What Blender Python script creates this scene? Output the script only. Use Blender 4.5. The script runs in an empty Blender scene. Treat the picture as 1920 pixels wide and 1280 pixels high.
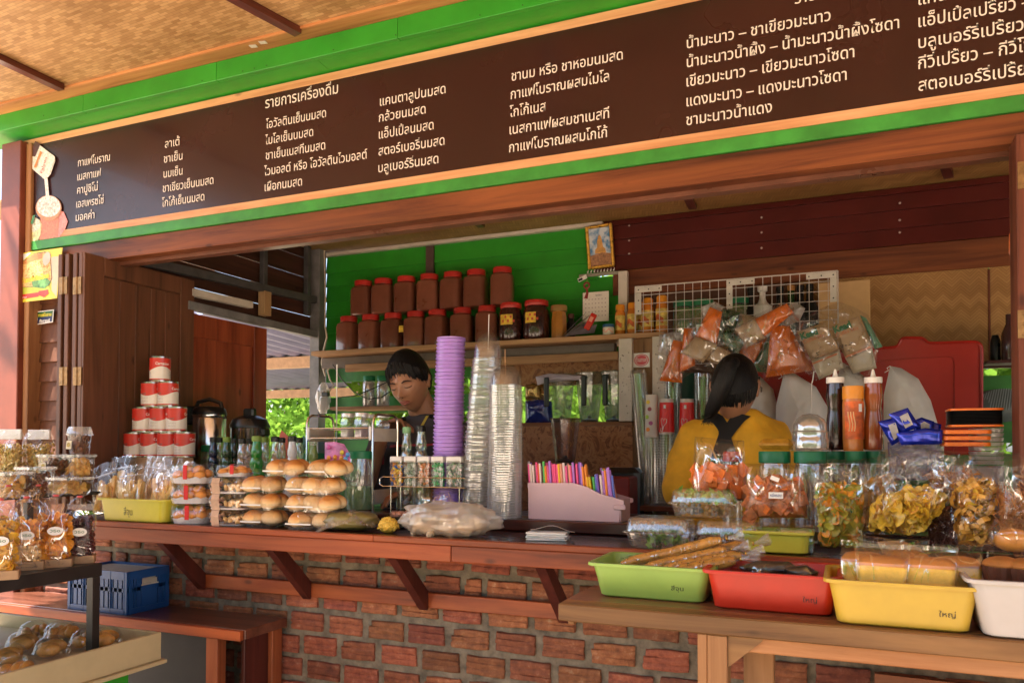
import bpy, bmesh, math, random
from mathutils import Vector, Matrix, Euler, noise
R = math.radians
rnd = random.Random(11)
scn = bpy.context.scene
COL = scn.collection

# ------------------------------------------------------------------ camera
F, CX, CY = 1470.0, 960.0, 810.0
CAM = Vector((0, 0, 1.42))
RM = (Matrix.Rotation(R(22.9), 3, 'Z') @ Matrix.Rotation(R(90 + 1.25), 3, 'X') @ Matrix.Rotation(R(0.12), 3, 'Z'))
cam_d = bpy.data.cameras.new('camera')
cam_d.sensor_width = 36
cam_d.lens = F / 1920 * 36
cam_d.shift_y = (CY - 640) / 1920
cam_d.clip_start = 0.02
cam_d.clip_end = 400
cam = bpy.data.objects.new('camera', cam_d)
cam.matrix_world = Matrix.Translation(CAM) @ RM.to_4x4()
COL.objects.link(cam)
scn.camera = cam
cam_d.dof.use_dof = True
cam_d.dof.focus_distance = 2.15
cam_d.dof.aperture_fstop = 11

# ------------------------------------------------------------------ sky, sun, exposure
world = bpy.data.worlds.new('World')
scn.world = world
world.use_nodes = True
wn = world.node_tree
SUN_EL, SUN_AZ = 58, 235      # azimuth measured clockwise from +Y (north)
sky = wn.nodes.new('ShaderNodeTexSky')
sky.sky_type = 'NISHITA'
sky.sun_disc = False
sky.sun_elevation = R(SUN_EL)
sky.sun_rotation = R(SUN_AZ)
sky.air_density = 1.0
sky.dust_density = 2.5
bg = wn.nodes['Background']
wn.links.new(sky.outputs[0], bg.inputs[0])
bg.inputs[1].default_value = 0.12
sun_d = bpy.data.lights.new('sun', 'SUN')
sun_d.energy = 5.0
sun_d.angle = R(0.5)
sun_d.color = (1, 0.93, 0.83)
sun = bpy.data.objects.new('sun', sun_d)
sd = Vector((math.sin(R(SUN_AZ)) * math.cos(R(SUN_EL)), math.cos(R(SUN_AZ)) * math.cos(R(SUN_EL)), math.sin(R(SUN_EL))))
sun.rotation_euler = sd.to_track_quat('Z', 'Y').to_euler()
sun.location = (0, -5, 12)
COL.objects.link(sun)
scn.view_settings.view_transform = 'Standard'
scn.view_settings.look = 'None'
scn.view_settings.gamma = 1
scn.view_settings.exposure = 2.12
try:
 scn.view_settings.use_white_balance = False
except Exception:
 pass
scn.cycles.use_denoising = True
scn.cycles.max_bounces = 9
scn.cycles.diffuse_bounces = 6
scn.cycles.glossy_bounces = 3
scn.cycles.transmission_bounces = 6
scn.cycles.transparent_max_bounces = 40
scn.cycles.caustics_reflective = False
scn.cycles.caustics_refractive = False
scn.cycles.sample_clamp_indirect = 6

# ------------------------------------------------------------------ pixel -> world
def ray(px, py):
 return RM @ Vector(((px - CX) / F, -(py - CY) / F, -1))
def at(px, py, Y):
 d = ray(px, py)
 return CAM + d * ((Y - CAM.y) / d.y)
def atz(px, py, z):
 d = ray(px, py)
 return CAM + d * ((z - CAM.z) / d.z)
def atx(px, py, x):
 d = ray(px, py)
 return CAM + d * ((x - CAM.x) / d.x)
def proj(p):
 q = RM.transposed() @ (Vector(p) - CAM)
 return (CX + F * q.x / -q.z, CY - F * q.y / -q.z)
def xat(px, Y, z):
 py = 843
 for _ in range(4):
  p = at(px, py, Y)
  py = proj((p.x, Y, z))[1]
 return at(px, py, Y).x
def mpp(px, Y, py=843):      # metres per pixel across the view at that place
 p = at(px, py, Y)
 q = RM.transposed() @ (p - CAM)
 return -q.z / F

# ------------------------------------------------------------------ mesh building
class MB:
 def __init__(s):
  s.v, s.f, s.mi = [], [], []
  s.T = Matrix.Identity(4)
  s.m = 0
 def add(s, vs, fs):
  o = len(s.v)
  s.v += [tuple(s.T @ Vector(p)) for p in vs]
  s.f += [tuple(i + o for i in f) for f in fs]
  s.mi += [s.m] * len(fs)
  return s
 def at(s, loc=(0, 0, 0), rot=(0, 0, 0), sc=(1, 1, 1)):
  s.T = Matrix.Translation(loc) @ Euler(rot).to_matrix().to_4x4() @ Matrix.Diagonal((*sc, 1))
  return s
 def box(s, x0, x1, y0, y1, z0, z1):
  return s.add([(x0, y0, z0), (x1, y0, z0), (x1, y1, z0), (x0, y1, z0), (x0, y0, z1), (x1, y0, z1), (x1, y1, z1), (x0, y1, z1)],
                     [(3, 2, 1, 0), (4, 5, 6, 7), (0, 1, 5, 4), (1, 2, 6, 5), (2, 3, 7, 6), (3, 0, 4, 7)])
 def cbox(s, x0, x1, y0, y1, z0, z1, b=0.002):
  lo, hi = (x0, y0, z0), (x1, y1, z1)
  vs, idx = [], {}
  for c in [(i, j, k) for i in (0, 1) for j in (0, 1) for k in (0, 1)]:
   for a in range(3):
    p = []
    for q in range(3):
     e = hi[q] if c[q] else lo[q]
     if q != a:
      e += -b if c[q] else b
     p.append(e)
    idx[c, a] = len(vs)
    vs.append(tuple(p))
  fs = []
  for a in range(3):
   o = [q for q in range(3) if q != a]
   for sgn in (0, 1):
    loop = []
    for (u, w) in ((0, 0), (1, 0), (1, 1), (0, 1)):
     c = [0, 0, 0]
     c[a] = sgn; c[o[0]] = u; c[o[1]] = w
     loop.append(idx[tuple(c), a])
    fs.append(tuple(loop))
   for su in (0, 1):
    for sw in (0, 1):
     c0, c1 = [0, 0, 0], [0, 0, 0]
     c1[a] = 1
     for c in (c0, c1):
      c[o[0]] = su; c[o[1]] = sw
     fs.append((idx[tuple(c0), o[0]], idx[tuple(c1), o[0]], idx[tuple(c1), o[1]], idx[tuple(c0), o[1]]))
  for c in [(i, j, k) for i in (0, 1) for j in (0, 1) for k in (0, 1)]:
   fs.append((idx[c, 0], idx[c, 1], idx[c, 2]))
  return s.add(vs, fs)
 def loft(s, rings, cap0=True, cap1=True, closed=True):
  n = len(rings[0])
  vs = [p for r in rings for p in r]
  fs = []
  for i in range(len(rings) - 1):
   for j in range(n if closed else n - 1):
    k = (j + 1) % n
    fs.append((i * n + j, i * n + k, (i + 1) * n + k, (i + 1) * n + j))
  if cap0: fs.append(tuple(reversed(range(n))))
  if cap1: fs.append(tuple((len(rings) - 1) * n + j for j in range(n)))
  return s.add(vs, fs)
 def lathe(s, prof, seg=20, cap0=True, cap1=True):
  return s.loft([[(r * math.cos(2 * math.pi * j / seg), r * math.sin(2 * math.pi * j / seg), z) for j in range(seg)] for r, z in prof], cap0, cap1)
 def tube(s, pts, r, seg=8, cap=True):
  pts = [Vector(p) for p in pts]
  rings = []
  up = None
  for i, p in enumerate(pts):
   d = (pts[min(i + 1, len(pts) - 1)] - pts[max(i - 1, 0)]).normalized()
   if up is None:
    up = Vector((0, 0, 1)) if abs(d.z) < 0.9 else Vector((1, 0, 0))
   a = d.cross(up).normalized()
   b = a.cross(d).normalized()
   up = b
   rr = r[i] if isinstance(r, (list, tuple)) else r
   rings.append([tuple(p + a * (rr * math.cos(2 * math.pi * j / seg)) + b * (rr * math.sin(2 * math.pi * j / seg))) for j in range(seg)])
  return s.loft(rings, cap, cap)
 def ball(s, c, r, seg=10, rings=7, sq=1.0):
  if not isinstance(r, (tuple, list)): r = (r, r, r)
  rg = []
  for i in range(rings + 1):
   a = math.pi * i / rings
   q = max(math.sin(a), 0.001)
   rg.append([(c[0] + r[0] * q * math.cos(2 * math.pi * j / seg), c[1] + r[1] * q * math.sin(2 * math.pi * j / seg), c[2] - r[2] * math.cos(a)) for j in range(seg)])
  return s.loft(rg)
 def prism(s, poly, y0, y1):      # polygon in x,z extruded along y
  n = len(poly)
  return s.add([(p[0], y0, p[1]) for p in poly] + [(p[0], y1, p[1]) for p in poly],
                     [tuple(range(n)), tuple(reversed(range(n, 2 * n)))] + [(j, n + j, n + (j + 1) % n, (j + 1) % n) for j in range(n)])
 def quad(s, a, b, c, d):
  return s.add([a, b, c, d], [(0, 1, 2, 3)])
 def grid(s, fn, nu, nv):
  vs = [fn(i / nu, j / nv) for i in range(nu + 1) for j in range(nv + 1)]
  fs = [(i * (nv + 1) + j, (i + 1) * (nv + 1) + j, (i + 1) * (nv + 1) + j + 1, i * (nv + 1) + j + 1) for i in range(nu) for j in range(nv)]
  return s.add(vs, fs)
 def mesh(s, name, mats, ang=35, recalc=True):
  me = bpy.data.meshes.new(name)
  me.from_pydata(s.v, [], s.f)
  if not isinstance(mats, (list, tuple)): mats = [mats]
  for m in mats: me.materials.append(m)
  if len(mats) > 1:
   me.polygons.foreach_set('material_index', s.mi)
  if recalc:
   bm = bmesh.new(); bm.from_mesh(me)
   bmesh.ops.recalc_face_normals(bm, faces=bm.faces)
   bm.to_mesh(me); bm.free()
  if ang:
   me.shade_smooth()
   me.set_sharp_from_angle(angle=R(ang))
  me.update()
  return me
 def build(s, name, mats, parent=None, ang=35, loc=None, rot=None, recalc=True):
  return link(name, s.mesh(name, mats, ang, recalc), parent, loc, rot)

def link(name, me, parent=None, loc=None, rot=None):
 o = bpy.data.objects.new(name, me)
 COL.objects.link(o)
 if parent is not None: o.parent = parent
 if loc is not None: o.location = loc
 if rot is not None: o.rotation_euler = rot
 return o
def tag(o, label=None, cat=None, group=None, kind=None):
 if label: o['label'] = label
 if cat: o['category'] = cat
 if group: o['group'] = group
 if kind: o['kind'] = kind
 return o
def thing(name, label, cat, loc=(0, 0, 0), rz=0, group=None, rot=None):
 o = bpy.data.objects.new(name, None)
 COL.objects.link(o)
 o.empty_display_size = 0.05
 o.location = loc
 o.rotation_euler = rot if rot else (0, 0, rz)
 return tag(o, label, cat, group)
def struct(o, label=None):
 o['kind'] = 'structure'
 if label: o['label'] = label
 return o
def stuffpart(o):
 o['kind'] = 'stuff'
 return o
KIDS = {}
def copy_tree(o, loc=None, rz=None, label=None, parent=None, rot=None):
 kids = [c for c in COL.objects if c.parent == o] if o.name not in KIDS else KIDS[o.name]
 KIDS[o.name] = kids
 c = o.copy(); COL.objects.link(c)
 c.parent = parent
 if parent is not None: c.matrix_parent_inverse = o.matrix_parent_inverse
 for k in kids: copy_tree(k, parent=c)
 if loc is not None: c.location = loc
 if rz is not None: c.rotation_euler = (0, 0, rz)
 if rot is not None: c.rotation_euler = rot
 if label: c['label'] = label
 return c

# ------------------------------------------------------------------ materials
MATS = {}
def newmat(name):
 m = bpy.data.materials.new(name)
 m.use_nodes = True
 nt = m.node_tree
 return m, nt, nt.nodes['Principled BSDF']
def N(nt, t, **kw):
 n = nt.nodes.new('ShaderNode' + t)
 for k, v in kw.items():
  if k in n.inputs: n.inputs[k].default_value = v
  else: setattr(n, k, v)
 return n
def coords(nt, scale=(1, 1, 1), rot=(0, 0, 0), rand=True):
 tc = N(nt, 'TexCoord')
 mp = N(nt, 'Mapping')
 mp.inputs['Scale'].default_value = scale
 mp.inputs['Rotation'].default_value = rot
 if rand:
  oi = N(nt, 'ObjectInfo')
  ad = N(nt, 'VectorMath', operation='MULTIPLY_ADD')
  cb = N(nt, 'CombineXYZ')
  for i in range(3): nt.links.new(oi.outputs['Random'], cb.inputs[i])
  nt.links.new(cb.outputs[0], ad.inputs[0])
  ad.inputs[1].default_value = (7.3, 5.1, 9.7)
  nt.links.new(tc.outputs['Object'], ad.inputs[2])
  nt.links.new(ad.outputs[0], mp.inputs[0])
 else:
  nt.links.new(tc.outputs['Object'], mp.inputs[0])
 return mp
def ramp(nt, fac, stops, interp='LINEAR'):
 r = N(nt, 'ValToRGB')
 r.color_ramp.interpolation = interp
 els = r.color_ramp.elements
 while len(els) < len(stops): els.new(0.5)
 for e, (p, c) in zip(els, stops):
  e.position = p
  e.color = (*c, 1) if len(c) == 3 else c
 nt.links.new(fac, r.inputs[0])
 return r
def mul(c, k): return tuple(min(1, x * k) for x in c)
def basic(name, col, rough=0.5, metal=0, var=0.12, scale=20, bump=0.0, coat=0, rand=0.0, spec=None, bscale=None, sss=0, alpha=None):
 if name in MATS: return MATS[name]
 m, nt, b = newmat(name)
 b.inputs['Roughness'].default_value = rough
 b.inputs['Metallic'].default_value = metal
 if coat: b.inputs['Coat Weight'].default_value = coat
 if spec is not None: b.inputs['Specular IOR Level'].default_value = spec
 if sss:
  b.inputs['Subsurface Weight'].default_value = sss
  b.inputs['Subsurface Radius'].default_value = (0.02, 0.008, 0.004)
  b.inputs['Subsurface Scale'].default_value = 0.5
 mp = coords(nt, (scale,) * 3)
 ns = N(nt, 'TexNoise', Scale=1.0, Detail=4.0, Roughness=0.6)
 nt.links.new(mp.outputs[0], ns.inputs['Vector'])
 r = ramp(nt, ns.outputs['Fac'], [(0.3, mul(col, 1 - var)), (0.7, mul(col, 1 + var))])
 out = r.outputs[0]
 if rand:
  oi = N(nt, 'ObjectInfo')
  hs = N(nt, 'HueSaturation')
  mr = N(nt, 'MapRange')
  mr.inputs['To Min'].default_value = 1 - rand
  mr.inputs['To Max'].default_value = 1 + rand
  nt.links.new(oi.outputs['Random'], mr.inputs[0])
  nt.links.new(mr.outputs[0], hs.inputs['Value'])
  nt.links.new(out, hs.inputs['Color'])
  out = hs.outputs[0]
 nt.links.new(out, b.inputs['Base Color'])
 rr = N(nt, 'MapRange')
 rr.inputs['To Min'].default_value = max(0, rough - 0.08)
 rr.inputs['To Max'].default_value = min(1, rough + 0.08)
 nt.links.new(ns.outputs['Fac'], rr.inputs[0])
 nt.links.new(rr.outputs[0], b.inputs['Roughness'])
 if bump:
  n2 = N(nt, 'TexNoise', Scale=bscale or 4.0, Detail=5.0)
  nt.links.new(mp.outputs[0], n2.inputs['Vector'])
  bp = N(nt, 'Bump', Strength=bump, Distance=0.004)
  nt.links.new(n2.outputs['Fac'], bp.inputs['Height'])
  nt.links.new(bp.outputs[0], b.inputs['Normal'])
 MATS[name] = m
 return m
def wood(name, ca, cb, axis=0, rough=0.45, scale=1.0, coat=0.0, dirt=0.35, cc=None):
 if name in MATS: return MATS[name]
 m, nt, b = newmat(name)
 sc = [26 * scale] * 3
 sc[axis] = 1.6 * scale
 mp = coords(nt, sc)
 n1 = N(nt, 'TexNoise', Scale=1.0, Detail=6.0, Roughness=0.65, Distortion=0.6)
 nt.links.new(mp.outputs[0], n1.inputs['Vector'])
 cc = cc or mul(ca, 0.45)
 r = ramp(nt, n1.outputs['Fac'], [(0.28, cc), (0.42, ca), (0.62, cb), (0.8, mul(cb, 1.15))])
 sc2 = [9.0] * 3
 sc2[axis] = 1.2
 mp2 = coords(nt, sc2)
 n2 = N(nt, 'TexNoise', Scale=1.0, Detail=3.0)
 nt.links.new(mp2.outputs[0], n2.inputs['Vector'])
 r2 = ramp(nt, n2.outputs['Fac'], [(0.35, (1 - dirt,) * 3), (0.65, (1.0,) * 3)])
 mx = N(nt, 'MixRGB', blend_type='MULTIPLY')
 mx.inputs[0].default_value = 1
 nt.links.new(r.outputs[0], mx.inputs[1]); nt.links.new(r2.outputs[0], mx.inputs[2])
 # knots and nail specks
 mp3 = coords(nt, [11 if i != axis else 5 for i in range(3)])
 vo = N(nt, 'TexVoronoi', Scale=1.0)
 nt.links.new(mp3.outputs[0], vo.inputs['Vector'])
 r3 = ramp(nt, vo.outputs['Distance'], [(0.04, (0.3,) * 3), (0.11, (1,) * 3)])
 mx2 = N(nt, 'MixRGB', blend_type='MULTIPLY')
 mx2.inputs[0].default_value = 0.8
 nt.links.new(mx.outputs[0], mx2.inputs[1]); nt.links.new(r3.outputs[0], mx2.inputs[2])
 nt.links.new(mx2.outputs[0], b.inputs['Base Color'])
 rr = N(nt, 'MapRange')
 rr.inputs['To Min'].default_value = rough - 0.1
 rr.inputs['To Max'].default_value = rough + 0.2
 nt.links.new(n2.outputs['Fac'], rr.inputs[0]); nt.links.new(rr.outputs[0], b.inputs['Roughness'])
 if coat: b.inputs['Coat Weight'].default_value = coat; b.inputs['Coat Roughness'].default_value = 0.2
 b.inputs['Specular IOR Level'].default_value = 0.35
 bp = N(nt, 'Bump', Strength=0.25, Distance=0.002)
 nt.links.new(n1.outputs['Fac'], bp.inputs['Height']); nt.links.new(bp.outputs[0], b.inputs['Normal'])
 MATS[name] = m
 return m
def weave(name, ca, cb, plane='XY', scale=28.0, diag=False):
 if name in MATS: return MATS[name]
 m, nt, b = newmat(name)
 rot = {'XY': (0, 0, R(30 if diag else 4)), 'XZ': (R(-90), 0, 0)}[plane]
 tc = N(nt, 'TexCoord')
 mp0 = N(nt, 'Mapping'); mp0.inputs['Rotation'].default_value = rot
 nt.links.new(tc.outputs['Object'], mp0.inputs[0])
 mp = N(nt, 'Mapping'); mp.inputs['Rotation'].default_value = (0, 0, 0)
 nt.links.new(mp0.outputs[0], mp.inputs[0])
 # slight warping so strips are uneven
 nz = N(nt, 'TexNoise', Scale=6.0, Detail=2.0)
 nt.links.new(mp.outputs[0], nz.inputs['Vector'])
 ad = N(nt, 'MixRGB', blend_type='ADD'); ad.inputs[0].default_value = 0.006
 nt.links.new(mp.outputs[0], ad.inputs[1]); nt.links.new(nz.outputs['Color'], ad.inputs[2])
 if diag:
  # twill weave: strips lean one way in one column and the other way in the next
  sp = N(nt, 'SeparateXYZ'); nt.links.new(ad.outputs[0], sp.inputs[0])
  pp_ = N(nt, 'Math', operation='PINGPONG'); nt.links.new(sp.outputs[0], pp_.inputs[0]); pp_.inputs[1].default_value = 1.6 / scale
  a1 = N(nt, 'Math', operation='ADD'); nt.links.new(pp_.outputs[0], a1.inputs[0]); nt.links.new(sp.outputs[1], a1.inputs[1])
  m1 = N(nt, 'Math', operation='MULTIPLY'); nt.links.new(a1.outputs[0], m1.inputs[0]); m1.inputs[1].default_value = scale * 1.5
  fr = N(nt, 'Math', operation='FRACT'); nt.links.new(m1.outputs[0], fr.inputs[0])
  fl_ = N(nt, 'Math', operation='FLOOR'); nt.links.new(m1.outputs[0], fl_.inputs[0])
  wn_ = N(nt, 'TexWhiteNoise'); wn_.noise_dimensions = '1D'; nt.links.new(fl_.outputs[0], wn_.inputs['W'])
  cr_ = N(nt, 'MixRGB'); nt.links.new(wn_.outputs[0], cr_.inputs[0]); cr_.inputs[1].default_value = (*ca, 1); cr_.inputs[2].default_value = (*cb, 1)
  gp_ = ramp(nt, fr.outputs[0], [(0.0, (1, 1, 1)), (0.14, (0, 0, 0)), (0.86, (0, 0, 0)), (1.0, (1, 1, 1))])
  dk = N(nt, 'MixRGB', blend_type='MULTIPLY'); nt.links.new(gp_.outputs[0], dk.inputs[0]); nt.links.new(cr_.outputs[0], dk.inputs[1]); dk.inputs[2].default_value = (.6, .55, .5, 1)
  br_col, br_fac = dk.outputs[0], gp_.outputs[0]
 else:
  br = N(nt, 'TexBrick')
  br.inputs['Scale'].default_value = scale
  br.inputs['Mortar Size'].default_value = 0.03
  br.inputs['Mortar Smooth'].default_value = 0.8
  br.inputs['Brick Width'].default_value = 1.5
  br.inputs['Row Height'].default_value = 0.5
  br.offset = 0.33
  br.inputs['Color1'].default_value = (*ca, 1)
  br.inputs['Color2'].default_value = (*cb, 1)
  br.inputs['Mortar'].default_value = (*mul(ca, 0.62), 1)
  nt.links.new(ad.outputs[0], br.inputs['Vector'])
  br_col, br_fac = br.outputs['Color'], br.outputs['Fac']
 n2 = N(nt, 'TexNoise', Scale=3.5, Detail=5.0)
 nt.links.new(mp.outputs[0], n2.inputs['Vector'])
 r2 = ramp(nt, n2.outputs['Fac'], [(0.3, (0.72, 0.68, 0.6)), (0.6, (1, 1, 1))])
 mx = N(nt, 'MixRGB', blend_type='MULTIPLY'); mx.inputs[0].default_value = 1
 nt.links.new(br_col, mx.inputs[1]); nt.links.new(r2.outputs[0], mx.inputs[2])
 nt.links.new(mx.outputs[0], b.inputs['Base Color'])
 b.inputs['Roughness'].default_value = 0.55
 bp = N(nt, 'Bump', Strength=0.35, Distance=0.002); bp.invert = True
 nt.links.new(br_fac, bp.inputs['Height']); nt.links.new(bp.outputs[0], b.inputs['Normal'])
 MATS[name] = m
 return m
def film(name, tint=(0.97, 0.97, 0.97), gloss=0.10, milk=0.05, rough=0.12, bump=0.6, scale=30, mcol=(0.9, 0.88, 0.86), streak=0.5, edge=0.2):
 """clear plastic sheet: see-through, glossy at grazing angles and on its creases"""
 if name in MATS: return MATS[name]
 m = bpy.data.materials.new(name); m.use_nodes = True
 nt = m.node_tree; nt.nodes.clear()
 out = N(nt, 'OutputMaterial')
 mp = coords(nt, (scale, scale, scale * 0.5))
 ns = N(nt, 'TexNoise', Scale=1.0, Detail=2.5, Distortion=1.2)
 nt.links.new(mp.outputs[0], ns.inputs['Vector'])
 bp = N(nt, 'Bump', Strength=bump, Distance=0.01)
 nt.links.new(ns.outputs['Fac'], bp.inputs['Height'])
 tr = N(nt, 'BsdfTransparent'); tr.inputs[0].default_value = (*tint, 1)
 gl = N(nt, 'BsdfGlossy', Roughness=rough); gl.inputs[0].default_value = (1, 1, 1, 1)
 nt.links.new(bp.outputs[0], gl.inputs['Normal'])
 lw = N(nt, 'LayerWeight', Blend=0.2)
 rd = ramp(nt, ns.outputs['Fac'], [(0.485, (0, 0, 0)), (0.5, (streak,) * 3), (0.515, (0, 0, 0))])
 f1 = N(nt, 'Math', operation='MULTIPLY_ADD', use_clamp=True)
 nt.links.new(lw.outputs['Facing'], f1.inputs[0]); f1.inputs[1].default_value = edge; f1.inputs[2].default_value = gloss
 f2 = N(nt, 'Math', operation='ADD', use_clamp=True)
 nt.links.new(f1.outputs[0], f2.inputs[0]); nt.links.new(rd.outputs[0], f2.inputs[1])
 mx = N(nt, 'MixShader'); nt.links.new(f2.outputs[0], mx.inputs[0])
 nt.links.new(tr.outputs[0], mx.inputs[1]); nt.links.new(gl.outputs[0], mx.inputs[2])
 df = N(nt, 'BsdfDiffuse'); df.inputs[0].default_value = (*mcol, 1)
 tl = N(nt, 'BsdfTranslucent'); tl.inputs[0].default_value = (*mcol, 1)
 md = N(nt, 'MixShader'); md.inputs[0].default_value = 0.5
 nt.links.new(df.outputs[0], md.inputs[1]); nt.links.new(tl.outputs[0], md.inputs[2])
 m2 = N(nt, 'MixShader'); m2.inputs[0].default_value = milk
 nt.links.new(mx.outputs[0], m2.inputs[1]); nt.links.new(md.outputs[0], m2.inputs[2])
 nt.links.new(m2.outputs[0], out.inputs[0])
 MATS[name] = m
 return m

green_paint = basic('green_paint', (0.028, 0.29, 0.02), 0.4, var=0.15, scale=6, bump=0.1)
green_dull = basic('green_paint_worn', (0.04, 0.25, 0.035), 0.45, var=0.3, scale=9, bump=0.2)
red_wood = wood('red_brown_wood', (0.15, 0.038, 0.012), (0.25, 0.072, 0.020), 0, 0.5, coat=0.04)
red_wood_z = wood('red_brown_wood_upright', (0.15, 0.04, 0.02), (0.22, 0.062, 0.03), 2, 0.5, dirt=0.35)
door_wood = wood('door_wood', (0.13, 0.05, 0.025), (0.17, 0.066, 0.033), 2, 0.45, dirt=0.25)
orange_wood = wood('counter_edge_wood', (0.30, 0.055, 0.014), (0.44, 0.10, 0.026), 0, 0.45, coat=0.06, dirt=.5)
bench_wood = wood('bench_wood', (0.26, 0.12, 0.042), (0.37, 0.185, 0.068), 0, 0.5, dirt=0.5)
bench_wood_z = wood('bench_wood_upright', (0.33, 0.15, 0.055), (0.44, 0.21, 0.085), 2, 0.5, dirt=0.4)
pale_wood = wood('pale_wood', (0.42, 0.22, 0.1), (0.55, 0.31, 0.15), 0, 0.55)
pale_wood_z = wood('pale_wood_upright', (0.45, 0.27, 0.12), (0.55, 0.34, 0.17), 2, 0.55)
dark_top = wood('dark_varnished_wood', (0.05, 0.012, 0.009), (0.09, 0.022, 0.014), 0, 0.22, coat=0.5, dirt=0.5)
bench_top_mat = wood('bench_top_wood', (0.14, 0.045, 0.025), (0.2, 0.07, 0.04), 0, 0.3, coat=0.4, dirt=0.4)
maroon = basic('maroon_paint', (0.085, 0.012, 0.010), 0.35, var=0.2, scale=5, bump=0.1)
dark_maroon = wood('bracket_wood', (0.07, 0.013, 0.009), (0.1, 0.02, 0.013), 2, 0.4)
grey_steel = basic('grey_painted_steel', (0.2, 0.19, 0.19), 0.45, var=0.3, scale=12)
steel = basic('polished_steel', (0.82, 0.81, 0.79), 0.2, 1.0, var=0.05)
brass = basic('brass', (0.3, 0.17, 0.07), 0.45, 0.7, var=0.3, scale=60)
white_paint = basic('white_paint', (0.62, 0.55, 0.47), 0.5, var=0.12, scale=14)
white_plastic = basic('white_plastic', (0.8, 0.77, 0.73), 0.4, var=0.03)
black_plastic = basic('black_plastic', (0.012, 0.012, 0.013), 0.3, var=0.2)
black_metal = basic('black_metal', (0.02, 0.017, 0.016), 0.4, var=0.3)
letter_white = basic('sign_lettering', (0.8, 0.72, 0.66), 0.4, var=0.02)

# ================================================================== SETTING
Z0 = 0.0
gm = basic('ground_concrete', (0.54, 0.43, 0.32), 0.9, var=0.2, scale=1.5, bump=0.3)
struct(MB().box(-120, 120, -120, 120, -0.3, 0.0).build('ground', gm, ang=0))
struct(MB().box(-2.95, 3.5, 2.3, 3.6, 0.003, 0.18).build('floor', basic('cement_floor', (0.2, 0.17, 0.15), 0.7, var=0.2, scale=4), ang=0))

YW = 2.15          # face of the brick wall
YE = 1.905         # outer edge of the counter
YS = 2.125         # face of the menu sign
YB = 3.49          # back wall
XL, XR = -2.60, 0.372
def zr(ratio, Y): return 1.42 + ratio * Y

# ---- brick wall: real bricks with grooves over mortar
bricks_m = None
def brick_mat():
 m, nt, b = newmat('brick_clay')
 mp = coords(nt, (38, 38, 38))
 n1 = N(nt, 'TexNoise', Scale=1.0, Detail=6.0, Roughness=0.7)
 nt.links.new(mp.outputs[0], n1.inputs['Vector'])
 r = ramp(nt, n1.outputs['Fac'], [(0.25, (0.10, 0.03, 0.016)), (0.42, (0.23, 0.068, 0.032)), (0.58, (0.33, 0.105, 0.048)), (0.72, (0.42, 0.23, 0.145))])
 oi = N(nt, 'ObjectInfo')
 hs = N(nt, 'HueSaturation')
 mr = N(nt, 'MapRange'); mr.inputs['To Min'].default_value = 0.55; mr.inputs['To Max'].default_value = 1.2
 nt.links.new(oi.outputs['Random'], mr.inputs[0]); nt.links.new(mr.outputs[0], hs.inputs['Value'])
 mh = N(nt, 'MapRange'); mh.inputs['To Min'].default_value = 0.488; mh.inputs['To Max'].default_value = 0.512
 ml = N(nt, 'Math', operation='FRACT'); mk = N(nt, 'Math', operation='MULTIPLY'); mk.inputs[1].default_value = 17.7
 nt.links.new(oi.outputs['Random'], mk.inputs[0]); nt.links.new(mk.outputs[0], ml.inputs[0]); nt.links.new(ml.outputs[0], mh.inputs[0])
 nt.links.new(mh.outputs[0], hs.inputs['Hue'])
 nt.links.new(r.outputs[0], hs.inputs['Color']); nt.links.new(hs.outputs[0], b.inputs['Base Color'])
 b.inputs['Roughness'].default_value = 0.75
 bp = N(nt, 'Bump', Strength=0.7, Distance=0.004)
 n2 = N(nt, 'TexNoise', Scale=4.0, Detail=7.0, Roughness=0.75)
 nt.links.new(mp.outputs[0], n2.inputs['Vector']); nt.links.new(n2.outputs['Fac'], bp.inputs['Height']); nt.links.new(bp.outputs[0], b.inputs['Normal'])
 return m
bm_ = brick_mat()
mortar = basic('mortar', (0.165, 0.135, 0.10), 0.9, var=0.5, scale=25, bump=0.9, bscale=3)
wall = thing('brick_wall', 'low red brick wall with grey mortar under the serving counter', 'wall', (0, YW, 0))
MB().box(-3.3, 3.4, 0.012, 0.14, 0, 1.11).build('mortar_bed', mortar, wall, ang=0)
def brick_mesh(w, seed):
 q = random.Random(seed)
 h = 0.057
 prof = [(0, 0.003), (0.003, 0)]      # (z, y): along the front with two grooves
 ys = []
 for g in (0.34, 0.66):
  z = h * (g + q.uniform(-.03, .03))
  prof += [(z - 0.0035, 0), (z - 0.001, 0.0032), (z + 0.002, 0.0028), (z + 0.0045, 0.0005)]
 prof += [(h - 0.003, 0), (h, 0.003)]
 prof = [(z, y - 0.0) for z, y in prof]
 full = [(0, 0.03)] + prof + [(h, 0.03)]
 rings = []
 xs = [0, 0.004, w * .3, w * .5, w * .75, w - 0.004, w]
 for i, x in enumerate(xs):
  e = 0.003 if i in (0, len(xs) - 1) else 0
  ring = []
  for (z, y) in full:
   dy = q.uniform(-.0012, .0012) if y < 0.02 else 0
   dz = q.uniform(-.0015, .0015)
   ring.append((x + (q.uniform(-.002, .002) if e else 0), y + e + dy, z + dz))
  rings.append(ring)
 # chipped corner
 if q.random() < 0.4:
  k = q.choice((0, 1))
  for ring in (rings[0], rings[1]) if k else (rings[-1], rings[-2]):
   for j in range(len(ring) - 5, len(ring) - 1):
    x, y, z = ring[j]
    ring[j] = (x + (0.006 if k else -0.006), y + 0.004, z - 0.003)
 return MB().loft(rings).mesh('brick', bm_, ang=50)
full_meshes = [brick_mesh(0.126, s) for s in range(14)]
short_meshes = [brick_mesh(0.055, s + 50) for s in range(3)]
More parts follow.
